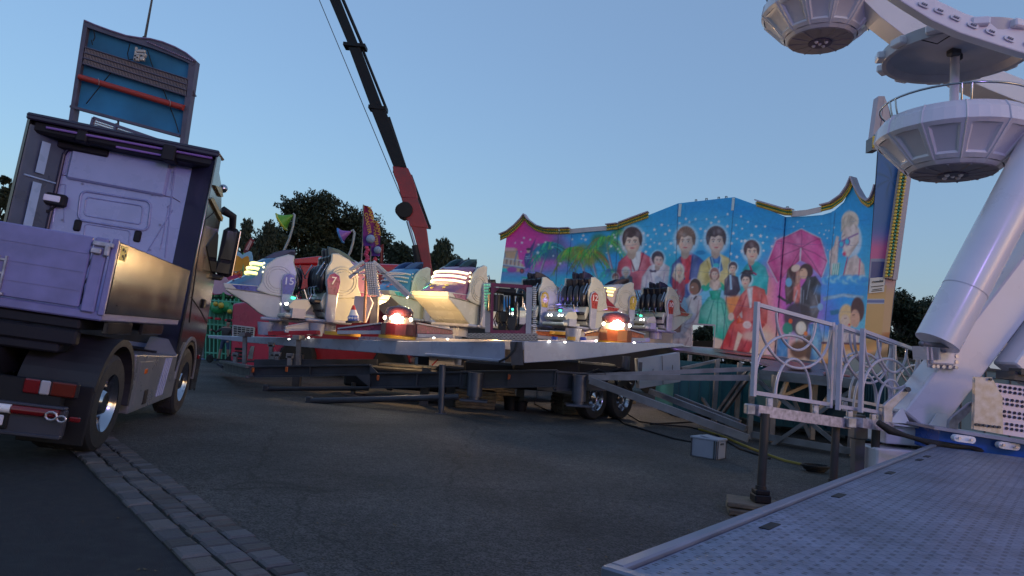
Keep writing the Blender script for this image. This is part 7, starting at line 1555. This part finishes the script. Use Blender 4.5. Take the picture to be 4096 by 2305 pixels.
def cables():
    Yl = mat('yellow_cable', (.26, .19, .03), .6); 
    def gp(L, z=.03): return [G(x, y, 0)+Vector((0, 0, z)) for (x, y) in L]
    mb = MB(); mb.path(gp([(2795, 1722), (2840, 1735), (2900, 1755), (2980, 1790), (3060, 1822), (3140, 1850), (3220, 1868), (3280, 1882)]), .022, 6); tag(mb.build('yellow_cable', Yl, smooth=60), 'yellow cable lying on the tarmac from the lattice towards the entrance deck', 'cable')
    for i, L in enumerate(([(2480, 1640), (2560, 1690), (2640, 1702), (2760, 1712), (2850, 1735), (2960, 1800), (3080, 1840)], [(2600, 1700), (2700, 1695), (2800, 1690), (2900, 1700)], [(2150, 1560), (2140, 1620), (2200, 1650), (2300, 1640)], [(2410, 1540), (2425, 1600), (2445, 1660), (2500, 1700), (2700, 1760), (2790, 1776)])):
        mb = MB(); mb.path(gp(L, .02), .018, 6); tag(mb.build('black_cable', BLACKP, smooth=60), ['thin black cable running across the tarmac past the grey storage box', 'thin black cable lying close to the lattice foot', 'thin black cable coiled under the ride chassis', 'thin black cable leading from the chrome wheels to the right'][i], 'cable')
    c = G(3262, 1888); mb = MB()
    for k in range(7): mb.path([c+Vector((.22*math.cos(a*.8+k)*(.6+.06*k), .16*math.sin(a*.8+k)*(.6+.05*k), .02+.012*k)) for a in range(9)], .018, 6)
    tag(mb.build('cable_coil', BLACKP, smooth=60), 'tangled black cable coil at the end of the yellow cable', 'cable')
cables()
# ================================================================ red truck behind the ride cars
def redtruck():
    Y = 24.5; P = lambda x, y, d=0: at(x, y, Y+d); t = thing('red_truck', 'bright red round nosed truck parked behind the ride cars on the left', 'truck', Vector((P(1100, 1500).x, P(1100, 1500).y, 0)))
    RD = mat('red_truck_paint', (.50, .012, .02), .22, coat=.7, var=.08); CR = mat('crimson_front_paint', (.42, .02, .07), .3, coat=.5, var=.08)
    mb = MB(); mb.slab([P(1128, 1062), (P(1180, 1048)), P(1400, 1050), P(1640, 1058), P(1640, 1240), P(1500, 1260), P(1370, 1215), P(1150, 1150), P(1108, 1120)], (0, 2.2, 0)); mb.build('cab_upper', RD, t, bevel=.12)
    mb = MB(); mb.slab([P(1145, 1050, -.15), P(1180, 1035, -.15), P(1270, 1025, -.15), P(1390, 1024, -.15), P(1392, 1052, -.15), P(1150, 1058, -.15)], (0, 2.0, 0)); mb.build('roof_spoiler', RD, t, bevel=.1)
    mb = MB(); mb.slab([P(928, 1215, -.3), P(1000, 1205, -.3), P(1130, 1140, -.3), P(1200, 1150, -.3), P(1200, 1460, -.3), P(1150, 1495, -.3), P(935, 1490, -.3), P(920, 1440, -.3)], (0, 2.3, 0)); mb.build('bonnet', CR, t, bevel=.08)
    mb = MB(); mb.slab([P(1200, 1200, -.1), P(1640, 1250, -.1), P(1640, 1450, -.1), P(1200, 1480, -.1)], (0, 2.0, 0)); mb.build('cab_lower', mat('deep_red_body', (.25, .01, .02), .35, coat=.3), t)
    mb = MB(); mb.slab([P(1112, 1082, -.12), P(1140, 1080, -.12), P(1120, 1112, -.12), P(1105, 1120, -.12)], (0, .05, 0)); mb.build('window', mat('pale_window', (.45, .5, .55), .1), t)
    mb = MB(); q = [P(933, 1302, -.42), P(1018, 1312, -.42), P(1014, 1352, -.42), P(932, 1346, -.42)]; mb.slab(q, (0, .1, 0)); gr = mb.build('grille', BLACKP, t); mb = MB()
    for i in range(4): mb.beam(q[i], q[(i+1) % 4], .04, .05)
    for k in range(1, 5): mb.beam(q[0].lerp(q[3], k/5), q[1].lerp(q[2], k/5), .02, .02)
    for k in range(1, 5): mb.beam(q[0].lerp(q[1], k/5), q[3].lerp(q[2], k/5), .02, .02)
    mb.build('grille_frame', mat('grille_pale', (.5, .48, .5), .4), gr)
    mb = MB()
    for r in range(4): mb.beam(P(940, 1395+r*15, -.33), P(980, 1398+r*15, -.33), .02, .08)
    mb.build('vent_slot', BLACKP, t)
    mb = MB(); mb.slab([P(1003, 1385, -.33), P(1018, 1385, -.33), P(1010, 1437, -.33), P(990, 1435, -.33)], (0, .05, 0)); mb.build('headlight', CHROME, t)
    mb = MB(); mb.slab([P(1170, 1160, -.15), P(1230, 1155, -.15), P(1340, 1200, -.15), P(1340, 1240, -.15), P(1170, 1240, -.15)], (0, .1, 0)); mb.build('dark_window', GLASS, t)
    for x in (1185, 1560):
        c = P(x, 1500, -.35); r = .62; c.z = r; R9 = Matrix.Rotation(math.pi/2, 3, 'X'); mb = MB(); mb.lathe([(.35, -.2), (.55, -.2), (r, -.12), (r, .12), (.55, .2), (.35, .2)], 32, c, R9); w_ = mb.build('wheel', RUBBER, t, smooth=40); mb = MB(); mb.lathe([(.34, .19), (.3, .1), (.1, .12), (.01, .16)], 24, c, R9); mb.build('rim', STEEL, w_, smooth=40)
    mb = MB(); mb.path([P(1120, 1440, -.4), P(1135, 1400, -.4), P(1185, 1380, -.4), P(1235, 1400, -.4), P(1250, 1440, -.4)], .12, 6); mb.build('wheel_arch', BLACKP, t)
    mb = MB(); mb.slab([P(1585, 1440, .2), P(1660, 1430, .2), P(1660, 1485, .2), P(1585, 1490, .2)], (0, .8, 0)); mb.build('fuel_tank', CHROME, t)
    # white box trailer pieces visible under the beam
    g = thing('white_box_truck', 'white truck body glimpsed under the ride beam with a thin red stripe', 'truck', Vector((P(1750, 1500).x, P(1750, 1500).y, 0))); mb = MB(); mb.slab([P(1718, 1300, 1), P(1820, 1300, 1), P(1818, 1470, 1), P(1716, 1465, 1)], (0, 4, 0)); mb.build('body', WHITE, g); mb = MB(); mb.beam(P(1728, 1462, .96), P(1752, 1438, .96), .03, .04); mb.build('red_stripe', RD, g)
    mb = MB(); c = P(1768, 1500, 1.5); mb.tube((c.x, c.y, .5), (c.x, c.y+.3, .5), .5, 24); mb.build('wheel', RUBBER, g)
    # low dark fence-like trailer mass at the back
    g = thing('equipment_trailer', 'dark loaded equipment trailer parked behind the ride centre', 'trailer', Vector((P(1900, 1500).x, P(1900, 1500).y+5, 0))); mb = MB(); mb.slab([P(1660, 1215, 5), P(2720, 1330, 5), P(2720, 1510, 5), P(1660, 1440, 5)], (0, 2, 0)); mb.build('body', mat('dark_load', (.03, .032, .04), .7, var=.4, scale=2), g)
    mb = MB()
    for k in range(10): p = P(1700+k*100, 1440+k*8, 4.9); mb.tube((p.x, p.y, .45), (p.x, p.y+.3, .45), .45, 20)
    mb.build('wheel', RUBBER, g)
    return t
redtruck()
# ================================================================ children's coaster with flowers, fence and flags
def kids():
    Y = 30.; P = lambda x, y, d=0: at(x, y, Y+d)
    GR = mat('bright_green_paint', (.02, .28, .09), .4, coat=.3, var=.2)
    t = thing('kids_coaster', "children's coaster with a green caterpillar train and green track frame behind the truck mirror", 'coaster', Vector((P(880, 1450).x, P(880, 1450).y, 0)))
    mb = MB()
    for k in range(5): mb.path([P(846+k*22, 1188, .5), P(850+k*22, 1162-(k % 2)*6, .5), P(866+k*22, 1160, .5), P(874+k*22, 1188, .5)], .12, 8)
    mb.build('train_hoops', GR, t, smooth=50)
    mb = MB()
    for y in (1200, 1296, 1340, 1410): mb.beam(P(820, y), P(965, y+10), .06, .06)
    for k in range(9): mb.beam(P(826+k*16, 1196), P(822+k*16, 1450), .045, .045)
    for k in range(30): mb.tube(P(828+k*4.6, 1240), P(827+k*4.6, 1298), .012, 4)
    mb.build('track_frame', mat('mint_frame', (.10, .42, .28), .4), t)
    mb = MB(); mb.slab([P(815, 1185, .8), P(965, 1190, .8), P(965, 1450, .8), P(815, 1450, .8)], (0, .3, 0)); mb.build('green_backdrop', mat('deep_green_cloth', (.008, .07, .035), .7, var=.5, scale=2), t)
    mb = MB(); 
    for (x, y, r) in ((872, 1235, .3), (905, 1228, .26), (930, 1240, .24), (850, 1225, .2)): mb.ball(P(x, y, -.3), r, 12, 8, (1, 1, .9))
    mb.build('green_figure', GR, t, smooth=60); mb = MB()
    for (x, y, r) in ((884, 1222, .13), (862, 1216, .1), (918, 1246, .1)): mb.ball(P(x, y, -.6), r, 10, 6)
    mb.build('yellow_patch', mat('toy_yellow', (.6, .42, .05), .4), t, smooth=60)
    mb = MB()
    for (x, y) in ((838, 1272), (872, 1276), (912, 1282), (930, 1282)): mb.cb(P(x, y, -.4), (.22, .2, .1), .02)
    mb.build('red_seat', mat('toy_red', (.5, .02, .04), .4), t)
    mb = MB(); mb.cb(P(850, 1455, .2), (1.6, .4, .35), .05); mb.build('blue_plinth', mat('toy_blue', (.02, .06, .4), .4), t); mb = MB(); mb.cb(P(905, 1458, .3), (1.0, .4, .3), .05); mb.build('yellow_plinth', mat('toy_yellow', (.6, .42, .05)), t)
    # flowers
    def flower(label, px, py, r, cols, n=5, tilt=0.):
        f = thing('giant_flower', label, 'flower decoration', P(px, py), group='giant plastic flowers of the coaster'); c = P(px, py)
        for k in range(n):
            a = math.pi*(.12+.76*k/(n-1))+tilt; d = Vector((math.cos(a), -.1, math.sin(a))); s = Vector((-math.sin(a), 0, math.cos(a))); mb = MB(); L = []
            for i in range(7): u = i/6; L.append(c+d*r*u+s*(.32*r*math.sin(math.pi*min(1, u*.9+.05))))
            for i in range(7): u = 1-i/6; L.append(c+d*r*u-s*(.32*r*math.sin(math.pi*min(1, u*.9+.05))))
            mb.slab(L, (0, .06, 0)); o = mb.build('petal', mat('petal_'+cols[0], {'pink': (.45, .05, .16), 'blue': (.25, .5, .7), 'orange': (.6, .16, .03)}[cols[0]], .4), f)
            mb = MB(); mb.slab([c+(p-c)*.74-Vector((0, .02, 0)) for p in L], (0, .02, 0)); mb.build('petal_centre', mat('petalc_'+cols[1], {'orange': (.65, .30, .03), 'pale': (.55, .35, .45), 'red': (.4, .03, .05)}[cols[1]], .4), o)
        mb = MB(); mb.tube(c, Vector((c.x, c.y+.3, .05)), .06, 8); mb.build('stem', GR, f)
    flower('big blue rimmed flower with orange petals above the LED car nose', 965, 1080, .9, ('blue', 'orange'), 4); flower('pink and pale flower low beside the truck mirror', 895, 1170, .95, ('pink', 'pale'), 5); flower('red pointed flower behind the pink one', 950, 1130, .55, ('orange', 'red'), 4, .2); 
    q = thing('red_feather_sign', 'dark red curved feather shaped decoration in front of the trees', 'decoration', P(985, 1050)); mb = MB(); mb.slab([P(972, 1010), P(985, 975), P(1003, 952), (P(1016, 960)), P(1005, 985), P(985, 1015)], (0, .1, 0)); mb.build('blade', mat('dark_red_plastic', (.16, .015, .02), .5), q); mb = MB(); mb.tube(P(976, 1012), P(970, 1200), .05, 6); mb.build('stalk', GR, q)
    mb = MB(); mb.beam(P(984, 1000, -.05), P(1004, 962, -.05), .02, .06); mb.beam(P(990, 1002, -.05), P(1008, 966, -.05), .02, .04); mb.build('letter_marks', mat('pale_red', (.5, .3, .3), .5), q)
    # bell lamps on curved stalks
    def bell(label, stalk, bx, by, L, r, ang, col, col2):
        b = thing('bell_flower_lamp', label, 'lamp', P(*stalk[-1], 2), group='bell flower lamps on stalks'); mb = MB(); mb.path([P(x, y, 2) for x, y in stalk], .06, 8); mb.build('stalk', mat('grey_stalk', (.35, .36, .36), .4, .3), b, smooth=60)
        c = P(bx, by, 2); d = Vector((math.cos(ang), 0, math.sin(ang))); x_, y_ = orth(d); mb = MB(); n = 16; vs = []; pf = [(0, .06), (.25, .16), (.6, .3), (1., .52)]
        for (u, rr) in pf:
            for k in range(n): a = 2*math.pi*k/n; q_ = rr*r*(1+(.14 if (k % 2 and u > .8) else 0)); vs.append(c+d*L*u+(x_*math.cos(a)+y_*math.sin(a))*q_)
        mb.add(vs, [(i*n+k, i*n+(k+1) % n, i*n+n+(k+1) % n, i*n+n+k) for i in range(3) for k in range(n)]); sb = mb.build('bell', mat('bell_'+col, {'green': (.12, .36, .03), 'purple': (.28, .10, .42)}[col], .4), b, smooth=40)
        mb = MB(); mb.path([vs[3*n+k] for k in range(n)], .05, 5, True); mb.build('bell_rim', mat('bellrim_'+col2, {'yellow': (.45, .48, .04), 'blue': (.06, .22, .55)}[col2], .4), sb)
    bell('green and yellow bell flower lamp on a tall curved stalk', [(1172, 856), (1178, 860), (1172, 905), (1158, 955), (1130, 1015), (1118, 1080)], 1172, 862, .62, .75, math.radians(215), 'green', 'yellow')
    bell('purple and blue bell flower lamp on a curved stalk left of the flags', [(1405, 926), (1412, 921), (1418, 932), (1412, 970), (1403, 1005), (1386, 1040)], 1404, 928, .52, .6, math.radians(205), 'purple', 'blue')
    # flags
    def flag(label, x0, yt, yb, w_, txt=True, col=None, d=0):
        f = thing('feather_flag', label, 'flag', Vector((P(x0, yb, d).x, P(x0, yb, d).y, 0)), group='coaster advertising flags'); H = yb-yt
        outline = [(x0, yt), (x0+w_*.35, yt+H*.012), (x0+w_*.7, yt+H*.07), (x0+w_*.93, yt+H*.17), (x0+w_, yt+H*.3), (x0+w_*.97, yb-H*.01), (x0-w_*.1, yb)]
        nx, ny = 14, 50; vs = []; cols = []
        def right(v):
            for (a, b) in zip([(0, 0), (.012, .35), (.07, .7), (.17, .93), (.3, 1.), (1, .97)], [(.012, .35), (.07, .7), (.17, .93), (.3, 1.), (1, .97)]):
                if v <= b[0]: return a[1]+(b[1]-a[1])*(v-a[0])/(b[0]-a[0]+1e-9)
            return .97
        for j in range(ny+1):
            v = j/ny
            for i in range(nx+1):
                u = i/nx; x = x0-w_*.1*v+u*w_*max(.02, right(v)+.1*v); p = P(x, yt+H*v, d+.05*math.sin(u*5+v*7)); vs.append(p)
                c = np.array((.32, .01, .05))*(1-v)+np.array((.11, .03, .30))*v; cols.append([*c, 1])
        mb = MB(); mb.add(vs, [(j*(nx+1)+i, j*(nx+1)+i+1, (j+1)*(nx+1)+i+1, (j+1)*(nx+1)+i) for j in range(ny) for i in range(nx)]); o = mb.build('cloth', mat('flag_cloth', (1, 1, 1), .7, attr='art', var=.1), f)
        a = o.data.color_attributes.new('art', 'FLOAT_COLOR', 'POINT'); a.data.foreach_set('color', np.array(cols, dtype=np.float32).ravel()); s = o.modifiers.new('s', 'SOLIDIFY'); s.thickness = .01
        mb = MB(); q = P(x0-w_*.12, yb+60, d); mb.tube(P(x0-1, yt-3, d), P(x0-w_*.12, yb, d), .03, 6); mb.tube(P(x0-w_*.12, yb, d), Vector((q.x, q.y, .05)), .03, 6); mb.build('pole', STEEL, f)
        if txt:
            dn = (P(x0+w_*.4, yb, d)-P(x0+w_*.5, yt, d)).normalized(); dn = (dn+Vector((.22, 0, 0))).normalized(); rt = dn.cross(Vector((0, 1, 0))); rt = Vector((0, -1, 0)).cross(dn); mb = MB()
            s_ = H/FP*(Y+d); text_mb(mb, 'HAPPY', P(x0+w_*.72, yt+H*.24, d-.14), dn, rt if rt.x > 0 else -rt, .105*s_, .02); text_mb(mb, 'COASTER', P(x0+w_*.40, yt+H*.44, d-.14), dn, rt if rt.x > 0 else -rt, .092*s_, .02); mb.build('lettering', mat('flag_yellow', (.65, .42, .04), .5), o)
        mb = MB(); mb.ball(P(x0+w_*.68, yb-H*.17, d-.1), .012*H/10, 14, 10, (1, 1, 1)); mb.build('ball_motif', mat('pale_blue_motif', (.25, .35, .5), .5), o)
    flag('purple red flag reading HAPPY COASTER, front of the pair', 1455, 822, 984, 40); flag('second HAPPY COASTER flag, lower and half hidden behind the first', 1487, 880, 1025, 34, d=1.5); 
    f = thing('narrow_banner', 'narrow dark red banner right of the purple flags', 'flag', Vector((P(1528, 1090, 3).x, P(1528, 1090, 3).y, 0))); mb = MB(); mb.slab([P(1522, 982, 3), P(1534, 976, 3), P(1531, 1075, 3), P(1517, 1090, 3)], (0, .05, 0)); mb.build('cloth', mat('dark_red_plastic', (.16, .015, .02)), f); mb = MB(); mb.beam(P(1527, 990, 2.93), P(1524, 1050, 2.93), .02, .09); mb.build('lettering', mat('rust_letters', (.4, .12, .08), .5), f)
    b = thing('red_balloon_column', 'twisted pink red decoration column below the purple flags', 'decoration', P(1468, 1048)); mb = MB()
    for k in range(7): mb.ball(P(1467+4*math.sin(k*1.7), 992+k*9, 0), .1, 8, 6)
    mb.build('bead', mat('pink_red_bead', (.5, .04, .12), .35), b, smooth=60); mb = MB(); mb.ball(P(1500, 1040, 0), .1, 8, 6, (1, 1, 1.4)); mb.build('flame_tip', mat('toy_red', (.5, .02, .04)), b)
kids()
# ================================================================ bystander with a scooter
def person():
    c = G(893, 1449); t = thing('person', 'man in dark shirt and blue shorts leaning on a scooter handle at far left', 'person', c)
    X = lambda x, y, z: Vector((c.x+x, c.y+y, z))
    J = [X(0, 0, .93), X(0, 0, 1.15), X(.01, 0, 1.38), X(.03, -.02, 1.50), X(.05, -.03, 1.58), X(.06, -.04, 1.70),
         X(-.1, 0, .90), X(-.16, -.02, .50), X(-.22, .02, .10), X(-.25, -.12, .05), X(.1, 0, .90), X(.16, -.03, .50), X(.2, .02, .10), X(.2, -.12, .05),
         X(-.2, 0, 1.40), X(-.42, -.08, 1.22), X(-.52, -.2, 1.32), X(-.56, -.24, 1.34), X(.2, 0, 1.40), X(.27, -.02, 1.12), X(.2, -.14, .95), X(.17, -.18, .9)]
    E_ = [(0, 1), (1, 2), (2, 3), (3, 4), (4, 5), (0, 6), (6, 7), (7, 8), (8, 9), (0, 10), (10, 11), (11, 12), (12, 13), (2, 14), (14, 15), (15, 16), (16, 17), (2, 18), (18, 19), (19, 20), (20, 21)]
    Rr = [.15, .15, .16, .06, .07, .10, .10, .065, .045, .04, .10, .065, .045, .04, .065, .045, .034, .03, .065, .045, .034, .03]
    me = bpy.data.meshes.new('body'); me.from_pydata([tuple(v-c) for v in J], E_, []); o = bpy.data.objects.new('body', me); S.collection.objects.link(o); o.parent = t
    s = o.modifiers.new('skin', 'SKIN'); sd_ = o.modifiers.new('sub', 'SUBSURF'); sd_.levels = 1; sd_.render_levels = 2
    for i, v in enumerate(me.skin_vertices[0].data): v.radius = (Rr[i], Rr[i]); v.use_root = i == 0
    m = bpy.data.materials.new('clothed_skin'); m.use_nodes = True; n = m.node_tree.nodes; l = m.node_tree.links; me.materials.append(m)
    tc = n.new('ShaderNodeTexCoord'); sp = n.new('ShaderNodeSeparateXYZ'); l.new(tc.outputs['Object'], sp.inputs[0]); rp = n.new('ShaderNodeValToRGB'); rp.color_ramp.interpolation = 'CONSTANT'
    mp = n.new('ShaderNodeMath'); mp.operation = 'DIVIDE'; l.new(sp.outputs[2], mp.inputs[0]); mp.inputs[1].default_value = 1.8; l.new(mp.outputs[0], rp.inputs[0]); e = rp.color_ramp.elements; e[0].position = 0; e[0].color = (.05, .05, .06, 1); e[1].position = .07; e[1].color = (.35, .2, .15, 1)
    for (p_, c_) in ((.30, (.03, .06, .13, 1)), (.53, (.03, .022, .025, 1)), (.80, (.38, .2, .15, 1))): q = e.new(p_); q.color = c_
    l.new(rp.outputs[0], n['Principled BSDF'].inputs['Base Color'])
    mb = MB(); mb.ball(X(.06, -.02, 1.76), .105, 12, 8, (1, 1, .75)); mb.build('hair', mat('brown_hair', (.03, .02, .015), .8), t, smooth=60)
    for sx, p in ((-1, X(-.56, -.24, 1.34)), (1, X(.17, -.18, .9))):
        mb = MB()
        for k in range(5): mb.path([p, p+Vector((.02*(k-2), -.04, -.02+.004*k)), p+Vector((.022*(k-2), -.07, -.06))], [.014, .011, .008], 5)
        mb.build('hand', mat('skin', (.38, .2, .15), .5), t)
    s = thing('scooter', 'black scooter with small wheels held by the man behind the ride', 'scooter', G(862, 1452)); q = G(862, 1452); mb = MB(); R9 = Matrix.Rotation(math.pi/2, 3, 'X')
    for x in (-.25, .55): mb.lathe([(.06, -.04), (.13, -.04), (.16, 0), (.13, .04), (.06, .04)], 20, q+Vector((x, 0, .16)), R9)
    mb.build('wheel', RUBBER, s, smooth=40); mb = MB(); mb.beam(q+Vector((-.2, 0, .16)), q+Vector((.55, 0, .14)), .16, .05); mb.tube(q+Vector((.5, 0, .2)), q+Vector((.75, -.02, 1.02)), .025, 8); mb.build('frame', BLACKP, s); mb = MB(); mb.tube(q+Vector((.72, -.28, 1.02)), q+Vector((.78, .28, 1.02)), .02, 8); mb.build('handlebar', BLACKP, s)
person()
# soft dark wood line closing the horizon, and a far building
def far():
    n = 26000; X = RNG.uniform(-75, 70, n); base = 95+8*np.sin(X*.1); H = 4.2+1.6*np.sin(X*.23)+1.2*np.sin(X*.61+1)+.6*np.sin(X*1.7); Z = RNG.rand(n)**.8*H; Yy = base+RNG.uniform(-2, 2, n)
    P = np.stack([X, Yy, Z], 1); a = RNG.normal(size=(n, 3)); a /= np.linalg.norm(a, axis=1)[:, None]; b = np.cross(a, RNG.normal(size=(n, 3))); b /= np.linalg.norm(b, axis=1)[:, None]; s = (.3+.35*RNG.rand(n))[:, None]
    V = np.stack([P-a*s, P+b*s*.6, P+a*s, P-b*s*.6], 1).reshape(-1, 3); me = bpy.data.meshes.new('far_wood'); me.vertices.add(4*n); me.vertices.foreach_set('co', V.ravel()); me.loops.add(4*n); me.loops.foreach_set('vertex_index', np.arange(4*n)); me.polygons.add(n); me.polygons.foreach_set('loop_start', np.arange(n)*4); me.polygons.foreach_set('loop_total', np.full(n, 4)); me.update(); me.materials.append(LEAFS[0]); me.validate()
    o = bpy.data.objects.new('far_wood', me); S.collection.objects.link(o); tag(o, 'continuous dark wood line along the horizon', 'wood', kind='stuff')
    P = lambda x, y, d=0: at(x, y, 55+d); t = thing('flat_roof_building', 'low grey flat roofed building left of the painted wall', 'building', Vector((P(1955, 1250).x, P(1955, 1250).y, 0))); a, b = P(1920, 1120), P(1980, 1122); mb = MB(); mb.slab([a, b, Vector((b.x, b.y, 0)), Vector((a.x, a.y, 0))], (0, 5, 0)); mb.build('wall', mat('grey_render', (.2, .2, .22), .8), t); mb = MB(); mb.slab([P(1918, 1117, -.2), P(1982, 1119, -.2), P(1982, 1124, -.2), P(1918, 1122, -.2)], (0, 5.4, 0)); mb.build('roof_edge', DSTEEL, t)
far()
